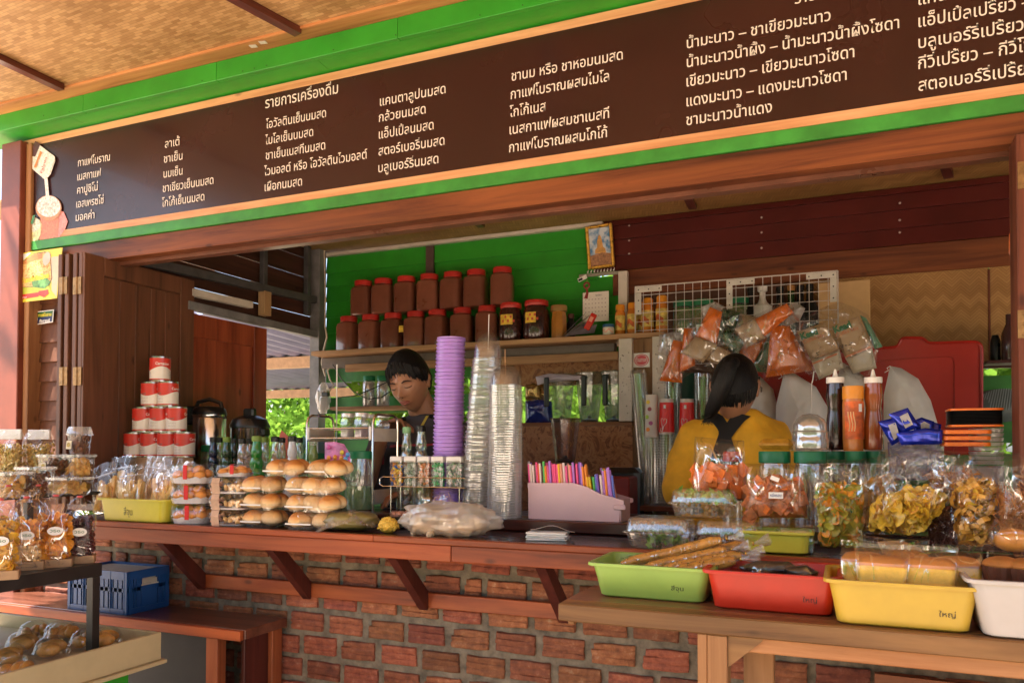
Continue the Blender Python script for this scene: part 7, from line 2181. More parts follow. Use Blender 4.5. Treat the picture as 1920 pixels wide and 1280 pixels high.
bchip = basic('caramel_crisp', (.42, .12, .03), .4, var=.6, scale=60, bump=.4)
ychip = basic('banana_slice', (.82, .50, .05), .4, var=.35, scale=45)
gchip = basic('green_yellow_chip', (.38, .33, .03), .4, var=.4, scale=45)
tchip = basic('golden_chip', (.64, .34, .06), .4, var=.45, scale=45)
dthread = basic('dark_floss', (.14, .045, .025), .5, var=.4)
othread = basic('orange_floss', (.45, .18, .05), .5, var=.4)
poly_bag('clear bag of orange square crisps with tall empty top, before the woman', [(1303, 818), (1395, 826), (1402, 940), (1294, 940)], 2.09, .07, 101, [(1302, 878), (1330, 868), (1398, 872), (1400, 938), (1300, 938)], [(ochip, 22, .013, 'slab')])
fb = poly_bag('clear bag of caramel brown crisps with two white labels in the yellow tray', [(1397, 868), (1512, 872), (1518, 972), (1390, 972)], 2.0, .08, 102, [(1402, 905), (1420, 897), (1505, 900), (1514, 970), (1396, 970)], [(bchip, 26, .014, 'slab'), (ochip, 12, .01, 'slab')])
p = at(1455, 928, 1.955); k = mpp(1455, 1.955)
MB().cbox(p.x - 13 * k, p.x + 13 * k, 1.949, 1.95, p.z - 6 * k, p.z + 6 * k, .0003).build('label', sticker_w, fb)
put_text('หมี่กรอบ', p.x - 10 * k, p.z - 2.5 * k, 1.9475, 20 * k, 4.5 * k, basic('blue_ink', (.05, .08, .25), .5), fb, 'label_writing')
p = at(1453, 897, 1.955)
MB().at((p.x, 1.952, p.z), (0, R(22), 0)).cbox(-8 * k, 8 * k, 0, .001, -4 * k, 4 * k, .0003).build('label', sticker_w, fb)
poly_bag('upright clear bag of green and yellow pumpkin chips', [(1512, 864), (1560, 860), (1634, 866), (1626, 960), (1622, 1030), (1532, 1028), (1520, 960)], 1.99, .09, 103, [(1528, 915), (1560, 905), (1618, 908), (1618, 1022), (1538, 1024)], [(gchip, 120, .013, 'chip'), (mango, 90, .013, 'chip'), (green_dull, 18, .008, 'chip')])
poly_bag('large tilted clear bag of yellow banana slices', [(1648, 845), (1720, 832), (1800, 850), (1794, 930), (1710, 1008), (1622, 992), (1630, 930)], 1.95, .11, 104, [(1632, 950), (1660, 925), (1740, 913), (1768, 935), (1758, 960), (1705, 1003), (1628, 988)], [(ychip, 230, .017, 'chip'), (tchip, 60, .012, 'chip')])
poly_bag('clear bag of thin dark brown floss under the tilted banana bag', [(1722, 940), (1790, 925), (1796, 1016), (1738, 1014)], 2.03, .07, 105, [(1735, 960), (1785, 945), (1792, 1010), (1742, 1010)], [(dthread, 260, .014, 'thread')])
poly_bag('clear bag of curly golden brown chips with green gusset', [(1786, 858), (1868, 862), (1872, 950), (1864, 1034), (1792, 1028), (1788, 940)], 1.93, .09, 106, [(1792, 905), (1830, 895), (1862, 900), (1864, 1020), (1796, 1020)], [(tchip, 150, .014, 'strip'), (ychip, 50, .012, 'chip')])
poly_bag('clear bag of orange floss cut by the right edge of the photo', [(1868, 850), (1960, 850), (1965, 1010), (1872, 1005)], 1.90, .10, 107, [(1872, 925), (1960, 915), (1962, 1004), (1876, 1000)], [(othread, 300, .017, 'thread')])
poly_bag('rear clear bag of golden chips behind the pumpkin chips', [(1600, 862), (1680, 852), (1690, 940), (1680, 1000), (1610, 1000)], 2.08, .09, 108, [(1615, 905), (1670, 885), (1680, 940), (1672, 995), (1615, 995)], [(tchip, 110, .014, 'chip')])
poly_bag('rear clear bag of pale crisps behind the banana bag', [(1740, 842), (1830, 848), (1832, 930), (1738, 930)], 2.07, .07, 109, [(1745, 890), (1820, 880), (1828, 928), (1742, 928)], [(othread, 140, .014, 'thread')])
lb = poly_bag('clear bag with flat tan bun lying over the yellow tray edge', [(1588, 1000), (1650, 1006), (1735, 1025), (1752, 1045), (1745, 1056), (1660, 1054), (1620, 1030)], 1.80, .06, 110, [(1645, 1015), (1690, 1012), (1728, 1028), (1732, 1046), (1660, 1050)], [(basic('tan_bun', (.45, .25, .1), .5, var=.3, scale=25), 8, .006, 'chip')])
yt2 = tray_bin('snack_tray', 'yellow plastic tray under the caramel crisp bag on the counter', 1453, 1010, 1.95, ZC + .002, .155, .10, .052, ylw, taper=.94)

lettuce = basic('lettuce', (.22, .42, .05), .45, var=.4, scale=40)
padm = basic('salad_mix', (.32, .22, .16), .6, var=.5, scale=50)
ribf = film('clamshell_film', gloss=.16, milk=.06, bump=.1, rough=.07, streak=.15)
def clamshell(px, Y, z, w, d, h, label, conts, seed, rz=0):
 t = thing('salad_box', label, 'salad box', (xat(px, Y, z), Y, z), rz, 'clear clamshell boxes of salad')
 q = random.Random(seed)
 for (mt, x0, x1, z0, z1, n, s, shp) in conts:
  m = MB(); chips(m, n, (w * x0, w * x1, -d * .36, d * .36, h * z0, h * z1), s, q, shape=shp, curl=.6)
  stuffpart(m.build('content', mt, t))
 n_ = 60
 def wav(W, D, z, k):
  out = []
  for (x, y, zz) in ring(W, D, .02, z, 4): out.append((x, y, zz))
  return out
 MB().loft([ring(w * .82, d * .8, .02, .0005, 5), ring(w * .86, d * .86, .02, .006, 5), ring(w * .95, d * .95, .02, h * .48, 5), ring(w * 1.06, d * 1.06, .02, h * .5, 5), ring(w * 1.06, d * 1.06, .02, h * .52, 5), ring(w * .96, d * .96, .02, h * .55, 5), ring(w * .9, d * .9, .02, h * .92, 5), ring(w * .84, d * .84, .02, h, 5)]).build('box', ribf, t)
 rb = MB()
 for g in (-.34, -.1, .14, .34):
  for k in range(5):
   x = w * (g + .018 * k)
   rb.tube([(x, -d * .475, h * .58), (x, -d * .452, h * .9)], .0007, 4)
   rb.tube([(x, -d * .43, h * .1), (x, -d * .472, h * .44)], .0011, 4)
 stuffpart(rb.build('moulded_ribs', ribf, t))
 return t
clamshell(1240, 1.97, ZC + .001, .17, .11, .075, 'lower left clear box of salad leaves on the counter', [(lettuce, -.15, .35, .08, .35, 26, .014, 'disc'), (padm, -.4, .4, .5, .8, 50, .008, 'blob')], 1)
clamshell(1368, 2.0, ZC + .001, .165, .11, .07, 'lower right clear box beside the bundled bread sticks', [(padm, -.4, .4, .1, .8, 60, .008, 'blob'), (lettuce, .1, .4, .3, .7, 16, .012, 'disc')], 2)
clamshell(1322, 2.01, ZC + .078, .165, .11, .068, 'top clear box with lettuce and a tub of sauce', [(lettuce, -.4, .4, .55, .9, 40, .014, 'disc'), (basic('rice_roll', (.5, .47, .46), .5), -.38, .0, .1, .4, 20, .009, 'blob'), (basic('peanut_sauce', (.45, .25, .08), .5), .05, .35, .1, .4, 20, .010, 'ball')], 3)
clamshell(1490, 1.99, ZC + .001, .10, .06, .055, 'small clear box of lettuce below the caramel crisps', [(lettuce, -.4, .4, .2, .8, 30, .013, 'disc')], 4)

# ================================================================== side table and trays on the right
tb = thing('side_table', 'pale brown wooden side table carrying the plastic trays at lower right', 'table', (0, 0, 0))
ZT = 1.10
tx0 = atz(1047, 1129, ZT).x; ty0 = 1.553
MB().cbox(tx0, 1.6, ty0, ty0 + .05, ZT - .037, ZT - .0005, .003).build('front_board', bench_wood, tb)
MB().cbox(tx0, 1.6, ty0 + .0508, ty0 + .19, ZT - .03, ZT - .001, .002).build('top_board', wood('bench_top_board', (.20, .085, .04), (.28, .13, .06), 0, .3, coat=.3), tb)
MB().cbox(tx0 + .002, 1.6, ty0 + .1908, 1.80, ZT - .03, ZT - .0015, .002).build('top_board', MATS['bench_top_board'], tb)
ax0 = at(1398, 1210, ty0 + .02).x
MB().cbox(ax0, 1.6, ty0 + .018, ty0 + .04, ZT - .068, ZT - .038, .002).build('apron', wood('apron_wood', (.42, .17, .06), (.55, .25, .1), 0, .45), tb)
l0, l1 = at(1308, 1230, ty0 + .01).x, at(1364, 1230, ty0 + .01).x
MB().cbox(l0, l0 + (l1 - l0) * .33, ty0 + .008, ty0 + .06, 0, ZT - .038, .002).build('leg', bench_wood_z, tb)
MB().cbox(l0 + (l1 - l0) * .34, l1, ty0 + .006, ty0 + .06, 0, ZT - .0382, .002).build('leg', bench_wood_z, tb)
a_, b_, c_ = at(1364, 1190, ty0 + .012), at(1432, 1196, ty0 + .012), at(1363, 1250, ty0 + .012)
MB().prism([(l1 + .001, ZT - .0385), (b_.x, ZT - .0385), (b_.x - .004, ZT - .045), (l1 + .001, c_.z)], ty0 + .012, ty0 + .034).build('corner_brace', bench_wood, tb, ang=0)
l2, l3 = at(1396, 1240, ty0 + .2).x, at(1452, 1240, ty0 + .2).x
MB().cbox(l2, l3, ty0 + .18, ty0 + .22, 0, ZT - .032, .002).build('leg', bench_wood_z, tb)
MB().cbox(at(1065, 1165, ty0 + .06).x, at(1066, 1165, ty0 + .06).x + .012, ty0 + .06, ty0 + .1, ZT - .056, ZT - .032, .001).build('block', bench_wood, tb)
mp_ = thing('brown_low_board', 'brown board leaning below the side table at the bottom right', 'board', (0, 0, 0))
slab([(1640, 1262), (1970, 1300), (1970, 1500), (1640, 1460)], 1.9, .02).build('board', red_wood, mp_)

def tray_px(label, pl, pr, pyb_, rl, rr, Y, h, d, mat, text, tx, rz=0, taper=None):
 xa, xb = xat(pl, Y, ZT), xat(pr, Y, ZT)
 ra, rb_ = xat(rl, Y - .008, ZT + h), xat(rr, Y - .008, ZT + h)
 w = rb_ - ra
 return tray_bin('snack_tray', label, 0, 0, Y, ZT, w, d, h, mat, rz=rz, taper=(xb - xa) / w, text=text, tx=tx, loc=((ra + rb_) / 2, Y, ZT + .0005))
limeg = basic('lime_plastic', (.30, .46, .09), .4, var=.09, scale=9, bump=.08)
redp2 = basic('red_plastic', (.48, .022, .006), .38, var=.12, scale=9, bump=.08)
yel2 = basic('yellow_tray_plastic', (.55, .36, .04), .4, var=.09, scale=9, bump=.08)
whp = basic('pearl_plastic', (.50, .46, .44), .4, var=.04)
tray_px('lime green plastic tray full of long bread sticks', 1124, 1318, 0, 1109, 1332, 1.665, .074, .19, limeg, 'สี่จุน', .18)
tray_px('bright red plastic tray with dark wrapped sweets', 1340, 1562, 0, 1324, 1572, 1.632, .078, .19, redp2, 'ใหญ่', .24)
tray_px('yellow plastic tray with wrapped butter cakes, second from right', 1572, 1822, 0, 1553, 1838, 1.578, .083, .19, yel2, 'ใหญ่', .24)
tray_px('pearl white plastic tray cut by the right edge of the photo', 1850, 2090, 0, 1820, 2120, 1.565, .10, .18, whp, None, 0)

# bread sticks in sleeves
crust = basic('seeded_crust', (.60, .28, .045), .5, var=.3, scale=60, bump=.4)
seedm = basic('dark_seed', (.05, .02, .01), .5)
sticks = [((1165, 1058), (1352, 1012), 'longest seeded bread stick lying on top of the lime tray'), ((1205, 1066), (1362, 1032), 'second seeded bread stick in the lime tray'), ((1240, 1068), (1388, 1040), 'third seeded bread stick resting on the tray rim'), ((1268, 1070), (1378, 1050), 'short front seeded bread stick in the lime tray'), ((1230, 1052), (1402, 1020), 'rear seeded bread stick in the lime tray')]
for k, (a, b, lab) in enumerate(sticks):
 Ya = (1.74, 1.72, 1.70, 1.685, 1.79)[k]
 A, B = at(a[0], a[1], Ya), at(b[0], b[1], Ya + .04)
 t = thing('bread_stick', lab, 'bread stick', A, 0, 'seeded bread sticks in clear sleeves')
 d = B - A; L = d.length
 q = random.Random(k + 5)
 pts = [d * (i / 10) + Vector((q.uniform(-.001, .001), 0, q.uniform(-.001, .001))) for i in range(11)]
 MB().tube(pts, [.006] + [.0125] * 9 + [.008], 10).build('stick', crust, t)
 m = MB()
 for _ in range(90):
  u = q.random(); aa = q.uniform(0, 6.28)
  n1_ = d.normalized().cross(Vector((0, 0, 1))).normalized(); n2_ = n1_.cross(d.normalized())
  p = d * u + (n1_ * math.cos(aa) + n2_ * math.sin(aa)) * .0125
  m.at(p, (q.uniform(0, 3), q.uniform(0, 3), 0)).cbox(-.0012, .0012, -.0006, .0006, -.0006, .0006, .0002)
 m.T = Matrix.Identity(4); stuffpart(m.build('seed', seedm, t, ang=0))
 dn_ = d.normalized()
 MB().tube([-dn_ * .004] + pts + [d + dn_ * .012], [.011] + [.0155] * 10 + [.013, .004], 12).build('sleeve', fl_bag, t)
 rot = dn_.to_track_quat('Z', 'Y').to_euler()
 fl = MB()
 n = 16
 fl.loft([[(r_ * math.cos(2 * math.pi * j / n) * (1 + .4 * q.uniform(-1, 1)), r_ * .6 * math.sin(2 * math.pi * j / n) * (1 + .4 * q.uniform(-1, 1)), z) for j in range(n)] for r_, z in ((.003, 0), (.009, .012), (.016, .026), (.022, .038))], False, False)
 fl.build('sleeve_end', film('sleeve_end_film', gloss=.16, milk=.22, bump=1, scale=60, streak=.5), t, loc=d + dn_ * .011, rot=rot)
 MB().lathe([(.004, -.002), (.0058, 0), (.004, .002)], 10).build('gold_tie', basic('gold_tie', (.85, .5, .08), .25, .9), t, loc=d + dn_ * .012, rot=rot)
# dark sweets in the red tray
for k, (poly, Y, lab) in enumerate((([(1385, 1062), (1420, 1050), (1480, 1052), (1500, 1066), (1470, 1080), (1400, 1078)], 1.72, 'left dark wrapped sweet in the red tray'), ([(1470, 1064), (1510, 1058), (1535, 1072), (1530, 1084), (1480, 1084)], 1.70, 'right dark wrapped sweet in the red tray'))):
 t = thing('dark_sweet', lab, 'sweet', (0, 0, 0), 0, 'dark sweets wrapped in clear film')
 pillow(poly, Y, .04, crease=.12, seed=k).build('sweet', basic('dark_sweet', (.025, .015, .01), .35, coat=.6, var=.4), t)
 big = [(sum(p[0] for p in poly) / len(poly) + (x - sum(p[0] for p in poly) / len(poly)) * 1.15, sum(p[1] for p in poly) / len(poly) + (y - sum(p[1] for p in poly) / len(poly)) * 1.25) for x, y in poly]
 pillow(big, Y, .06, crease=.3, seed=k + 9).build('wrap', fl_front, t)
t = thing('sweet_bed', 'layer of dark sweets covering the bottom of the red tray', 'sweets', ((xat(1345, 1.74, ZT) + xat(1560, 1.74, ZT)) / 2, 1.74, ZT + .012))
m = MB(); chips(m, 50, (-.09, .09, -.06, .06, 0, .03), .016, random.Random(55), shape='blob'); stuffpart(m.build('content', MATS['dark_sweet'], t))
# butter cakes
cake_top = basic('cake_crust', (.55, .22, .05), .5, var=.25, scale=14, bump=.3)
cake_side = basic('cake_crumb', (.80, .50, .08), .6, var=.15, scale=50, bump=.3)
for k, (px, Y, s, lab) in enumerate(((1618, 1.66, 1, 'left butter cake half hidden by its neighbour, yellow tray'), (1655, 1.62, 1.15, 'front left wrapped butter cake in the yellow tray'), (1742, 1.625, 1.15, 'front right wrapped butter cake in the yellow tray'), (1795, 1.66, 1, 'rightmost wrapped butter cake in the yellow tray'), (1700, 1.72, 1, 'rear middle wrapped butter cake in the yellow tray'))):
 z = ZT + .060
 t = thing('butter_cake', lab, 'cake', (xat(px, Y, z + .05), Y, z), rnd.uniform(-.15, .2), 'butter cakes wrapped in clear film')
 w = .037 * s
 MB().loft([ring(w * 1.8, .055, .008, 0), ring(w * 2, .058, .008, .045), ring(w * 1.95, .055, .01, .0475)]).build('crumb', cake_side, t)
 MB().loft([ring(w * 2.02, .059, .008, .0476), ring(w * 2.02, .058, .01, .053), ring(w * 1.7, .045, .01, .060), ring(w * 1.0, .02, .008, .064)]).build('crust', cake_top, t)
 m = MB()
 m.loft([ring(w * 2.0, .062, .01, .001, 5), ring(w * 2.15, .066, .01, .05, 5), ring(w * 2.1, .05, .01, .066, 5), ring(w * 2.2, .012, .005, .076, 5), ring(w * 2.25, .008, .003, .085, 5)])
 m.v = [(x + .002 * noise.noise(Vector((x * 60, y * 60, z_ * 60 + k))), y + .003 * noise.noise(Vector((x * 60 + 9, y * 60, z_ * 60))), z_) for x, y, z_ in m.v]
 m.build('wrap', fl_front, t)
# dark muffins in the white tray at right
t = thing('tray_support', 'clear clamshell resting in the pearl tray', 'box', (xat(1895, 1.66, 1.2), 1.66, ZT + .06))
MB().loft([ring(.16, .1, .02, 0, 4), ring(.18, .12, .02, .03, 4)], True, False).build('clamshell', fl_clear, t)
for k, (px, Y, z, lab) in enumerate(((1880, 1.63, .02, 'left dark brown fluted cake at the right edge'), (1925, 1.62, .02, 'right dark brown fluted cake cut by the photo edge'))):
 t = thing('fluted_cake', lab, 'cake', (xat(px, Y, ZT + .1), Y, ZT + .08), 0, 'brown cakes in the pearl white tray')
 n = 28
 MB().loft([[(r_ * (1 + (.05 if j % 2 else -.05)) * math.cos(2 * math.pi * j / n), r_ * (1 + (.05 if j % 2 else -.05)) * math.sin(2 * math.pi * j / n), z_) for j in range(n)] for r_, z_ in ((.026, 0), (.033, .035))]).build('paper_case', basic('dark_cake', (.1, .03, .015), .5, var=.4), t, ang=20)
 MB().ball((0, 0, .038), (.032, .032, .014), 16, 8).build('cake_top', basic('brown_cake', (.4, .16, .04), .5, var=.3), t)
t = thing('orange_bun', 'round orange bun in film above the fluted cakes', 'bun', (xat(1900, 1.7, 1.3), 1.7, ZT + .16))
MB().ball((0, 0, -.006), (.032, .026, .022), 18, 10).build('bun', basic('orange_bun', (.62, .26, .05), .45, var=.2), t)
MB().ball((0, 0, 0.004), (.042, .034, .032), 18, 10).build('wrap', fl_front, t)
MB().cbox(-.04, .04, -.03, .03, -.075, -.0285, .004).build('box_below', fl_clear, t)
# striped corn curtain at far upper right
t = thing('orange_cloth', 'strip of orange and white printed plastic hanging inside the right jamb', 'plastic sheet', (0, 0, 0))
pillow([(1903, 408), (1892, 440), (1891, 475), (1903, 494)], 2.35, .01).build('sheet', basic('orange_white_sheet', (.6, .15, .04), .4, var=.6, scale=18), t)

# ---- posters on the left wall
t = thing('food_poster', 'yellow food poster with noodles picture, red arrow and Thai lettering', 'poster', (0, 0, 0))
YPp = 2.108
def pp(pts, mat, nm, off=0):
 P = [at(x, y, YPp) for x, y in pts]
 return MB().add([(p.x, YPp - off, p.z) for p in P], [tuple(range(len(P)))]).build(nm, mat, t, ang=0, recalc=False)
P = [at(x, y, YPp) for x, y in ((31, 476), (117, 464), (107, 559), (29, 568))]
MB().prism([(p.x, p.z) for p in P], YPp, YPp + .002).build('paper', basic('poster_yellow', (.78, .62, .05), .35, var=.05), t, ang=0)
pp([(33, 478), (58, 474), (40, 492), (32, 500)], sticker_w, 'white_swirl', .0003)
pp([(96, 482), (113, 480), (106, 556), (97, 545)], basic('poster_cream', (.7, .55, .4), .4), 'cream_strip', .0003)
pp([(34, 496), (64, 475), (84, 472), (95, 476), (98, 522), (92, 536), (33, 540)], basic('poster_outline', (.08, .06, .04), .5), 'picture_outline', .0006)
noodle, nt, bb = newmat('poster_food'); mp = coords(nt, (90, 90, 90)); vo = N(nt, 'TexVoronoi', Scale=1.0); n1 = N(nt, 'TexNoise', Scale=1.2, Detail=4.0); nt.links.new(mp.outputs[0], n1.inputs[0]); nt.links.new(n1.outputs['Color'], vo.inputs[0])
vo.inputs['Scale'].default_value = 7
nt.links.new(ramp(nt, vo.outputs['Color'], [(.15, (.6, .08, .02)), (.4, (.72, .35, .08)), (.65, (.78, .6, .3)), (.85, (.75, .5, .1))]).outputs[0], bb.inputs['Base Color'])
pp([(35, 497), (64, 476.5), (84, 473.5), (94, 477), (97, 521), (91, 535), (34.5, 539)], noodle, 'food_print', .0009)
pp([(38, 494), (64, 477.5), (80, 475), (80, 484), (39, 498)], basic('poster_brown', (.55, .22, .06), .4), 'brown_print', .0012)
pp(ell(88, 485, 7, 13, 15, 14), basic('poster_pink', (.75, .5, .42), .4), 'badge', .0016)
pp([(34, 541), (75, 534), (92, 530), (97, 548), (34, 552)], basic('poster_lime', (.5, .55, .05), .4), 'leaf_print', .0005)
pp([(60, 528), (88, 520), (96, 530), (84, 541), (62, 538)], basic('poster_green', (.12, .3, .08), .4, var=.5, scale=80), 'herb_print', .0015)
pp([(29.5, 554), (73, 548), (73, 556), (29.2, 563)], basic('poster_red', (.65, .04, .02), .4), 'red_band', .0012)
pp([(73, 546), (91, 542.5), (91, 549), (94, 549), (83, 557.5), (70, 552), (73, 552)], MATS['poster_red'], 'red_arrow', .0018)
a = at(38, 532, YPp)
put_text('เส้นหมี่ผัดไทย', a.x, a.z, YPp - .0022, at(93, 515, YPp).x - a.x, .013, basic('poster_lettering', (.85, .65, .02), .4), t, 'poster_lettering', off=.06, tilt=R(-4))
a = at(32, 561, YPp)
put_text('สูตรโบราณแท้ อร่อย', a.x, a.z + .001, YPp - .002, .058, .005, sticker_w, t, 'poster_lettering')
t = thing('brand_sticker', 'small green and navy sticker with round emblem and Thai lettering on the boards', 'sticker', (0, 0, 0))
YPp = 2.15
P = [at(x, y, YPp) for x, y in ((59, 585), (101, 580), (99, 604), (56, 611))]
MB().prism([(p.x, p.z) for p in P], YPp, YPp + .001).build('paper', sticker_w, t, ang=0)
pp([(61, 587), (99.5, 582), (98.5, 593), (60, 598)], basic('sticker_green', (.02, .12, .03), .4), 'green_half', .0004)
pp([(60, 597), (98.5, 592), (97.5, 602.5), (58.5, 608.5)], basic('sticker_navy', (.02, .03, .12), .4), 'navy_half', .0006)
pp(ell(65.5, 597, 5.6, 8.6, -5, 18), sticker_w, 'emblem', .001)
pp(ell(65.5, 597, 4, 6, -5, 14), basic('emblem_pink', (.65, .35, .3), .5), 'emblem', .0012)
a = at(72, 594, YPp); put_text('กาแฟโบราณ', a.x, a.z, YPp - .001, at(97, 590, YPp).x - a.x, .0095, basic('sticker_yellow', (.7, .6, .05), .5), t, 'sticker_lettering', off=.04)
a = at(74, 605, YPp); put_text('รังสรรค์', a.x, a.z, YPp - .001, at(94, 600, YPp).x - a.x, .0095, sticker_w, t, 'sticker_lettering', off=.04)

# ================================================================== people
from mathutils.bvhtree import BVHTree
def remesh(name, mb, voxel, smooth=4, mat=None, fold=None):
 me = mb.mesh(name + '_src', mat or white_plastic, ang=0)
 o = bpy.data.objects.new(name, me); COL.objects.link(o)
 md = o.modifiers.new('r', 'REMESH'); md.mode = 'VOXEL'; md.voxel_size = voxel
 sm = o.modifiers.new('s', 'SMOOTH'); sm.iterations = smooth; sm.factor = .5
 dg = bpy.context.evaluated_depsgraph_get()
 out = bpy.data.meshes.new_from_object(o.evaluated_get(dg))
 bpy.data.objects.remove(o)
 if fold:
  for v in out.vertices:
   v.co += v.normal * fold(v.co)
 out.materials.clear(); out.materials.append(mat)
 out.shade_smooth()
 out.update()
 return out
def gauss(p, c, s):
 return math.exp(-(((p[0] - c[0]) / s[0]) ** 2 + ((p[1] - c[1]) / s[1]) ** 2 + ((p[2] - c[2]) / s[2]) ** 2))
def head_mb(W=.152, D=.19, H=.228, face=True):
 """face looks along -Y; origin at the head's centre"""
 m = MB()
 nu, nv = 72, 56
 rows = []
 for i in range(nv + 1):
  th = math.pi * i / nv
  row = []
  for j in range(nu):
   ph = 2 * math.pi * j / nu
   x, y, z = math.sin(th) * math.cos(ph), math.sin(th) * math.sin(ph), -math.cos(th)
   X, Y, Z = x * W / 2, y * D / 2, z * H / 2
   if Z < 0:                       # taper to the jaw
    k = -Z / (H / 2)
    X *= 1 - .34 * k ** 1.5
    if Y > 0: Y *= 1 - .45 * k
    else: Y *= 1 - .02 * k
   if Z > 0: Y += .006 * Z / (H / 2)
   p = (X, Y, Z)
   if Y < 0:
    f = 0
    f += .023 * gauss(p, (0, -D * .5, -.026), (.011, .05, .011))          # nose tip
    f += .012 * gauss(p, (0, -D * .5, -.006), (.008, .05, .020))          # bridge
    f += .006 * (gauss(p, (.013, -D * .48, -.03), (.007, .05, .007)) + gauss(p, (-.013, -D * .48, -.03), (.007, .05, .007)))
    f -= .009 * (gauss(p, (.031, -D * .45, .006), (.017, .05, .011)) + gauss(p, (-.031, -D * .45, .006), (.017, .05, .011)))
    f += .005 * (gauss(p, (.031, -D * .45, .004), (.012, .05, .007)) + gauss(p, (-.031, -D * .45, .004), (.012, .05, .007)))   # lids
    f += .005 * gauss(p, (0, -D * .45, .026), (.05, .05, .008))           # brow
    f += .007 * (gauss(p, (0, -D * .45, -.052), (.02, .05, .005)) + gauss(p, (0, -D * .45, -.064), (.017, .05, .006)))         # lips
    f -= .006 * gauss(p, (0, -D * .45, -.058), (.026, .05, .0025))
    f -= .003 * gauss(p, (0, -D * .45, -.075), (.03, .05, .006))
    f += .008 * gauss(p, (0, -D * .4, -.098), (.024, .05, .016))          # chin
    f += .005 * (gauss(p, (.045, -.06, -.022), (.018, .04, .02)) + gauss(p, (-.045, -.06, -.022), (.018, .04, .02)))
    if face: Y -= f
   row.append((X, Y, Z))
  rows.append(row)
 m.loft(rows)
 for s in (-1, 1):                        # ears
  m.ball((s * (W / 2 + .002), .008, -.008), (.007, .016, .030), 12, 9)
  m.ball((s * (W / 2 + .008), .014, .006), (.006, .014, .018), 10, 7)
 return m
skin_m = basic('skin', (.38, .18, .10), .42, var=.06, scale=25, sss=.15, bump=.05)
hair_m, nt, bb = newmat('black_hair')
bb.inputs['Base Color'].default_value = (.006, .005, .005, 1); bb.inputs['Roughness'].default_value = .5; bb.inputs['Specular IOR Level'].default_value = .25
mp = coords(nt, (260, 260, 14), rand=False); ns = N(nt, 'TexNoise', Scale=1.0, Detail=4.0); nt.links.new(mp.outputs[0], ns.inputs[0])
bp = N(nt, 'Bump', Strength=.8, Distance=.002); nt.links.new(ns.outputs['Fac'], bp.inputs['Height']); nt.links.new(bp.outputs[0], bb.inputs['Normal'])
def merge(dst, src, M):
 keep = dst.T; dst.T = M; dst.add(src.v, src.f); dst.T = keep
def capsule(m, a, b, ra, rb, seg=16):
 a, b = Vector(a), Vector(b)
 pts = [a.lerp(b, i / 6) for i in range(7)]
 m.tube(pts, [ra + (rb - ra) * i / 6 for i in range(7)], seg)
 m.ball(tuple(a), ra, 14, 10); m.ball(tuple(b), rb, 14, 10)
def hand_mb(m, wrist, direction, palmdir, curl=.5, s=1.0, side=1):
 """palm with five bent fingers. direction: towards fingertips; palmdir: palm normal"""
 d = Vector(direction).normalized(); n = Vector(palmdir).normalized(); n = (n - d * n.dot(d)).normalized(); w = d.cross(n) * side
 W = Vector(wrist)
 for k in range(4):
  o = (k - 1.5) * .019 * s
  capsule(m, W + w * o * .55, W + d * .085 * s + w * o, .013 * s, .0115 * s, 10)
  L = (.068, .078, .074, .058)[k] * s
  p = W + d * .088 * s + w * o * 1.05
  a = 0
  for j in range(3):
   a += curl * (.55, .8, .6)[j]
   dd = d * math.cos(a) + n * math.sin(a)
   q = p + dd * L * (.45, .32, .25)[j]
   capsule(m, p, q, (.0092, .0085, .0078)[j] * s, (.0085, .0078, .0066)[j] * s, 10)
   p = q
 p = W + d * .02 * s - w * .022 * s
 q = p + (d * .7 - w * .6 + n * .35).normalized() * .045 * s
 capsule(m, p, q, .013 * s, .0105 * s, 10)
 capsule(m, q, q + (d * .9 + n * .5 - w * .1).normalized() * .035 * s, .0105 * s, .008 * s, 10)
def torso_rings(cx, cy, z0, z1, ws, ds, rz, lean=(0, 0)):
 """closed loft of superellipses; ws, ds lists from bottom to top"""
 out = []
 n = len(ws)
 for i in range(n):
  t = i / (n - 1)
  z = z0 + (z1 - z0) * t
  r_ = []
  for j in range(36):
   a = 2 * math.pi * j / 36
   x = ws[i] / 2 * math.copysign(abs(math.cos(a)) ** .75, math.cos(a)); y = ds[i] / 2 * math.copysign(abs(math.sin(a)) ** .8, math.sin(a))
   r_.append((cx + lean[0] * t + x * math.cos(rz) - y * math.sin(rz), cy + lean[1] * t + x * math.sin(rz) + y * math.cos(rz), z))
  out.append(r_)
 return out
def fold_fn(seed, amp, fx=9, fz=22):
 return lambda c: amp * (noise.noise(Vector((c.x * fx + seed, c.y * fx, c.z * fz * .5))) + .5 * noise.noise(Vector((c.x * 30, c.y * 30 + seed, c.z * 12))))
def drape(bvh, pxpts, Yfrom, off, closed=False):
 out = []
 for x, y in pxpts:
  d = ray(x, y).normalized()
  h = bvh.ray_cast(CAM + d * (Yfrom / d.y * .9), d)
  if h[0] is not None: out.append(h[0] - d * off)
  else: out.append(at(x, y, Yfrom + .1))
 return out
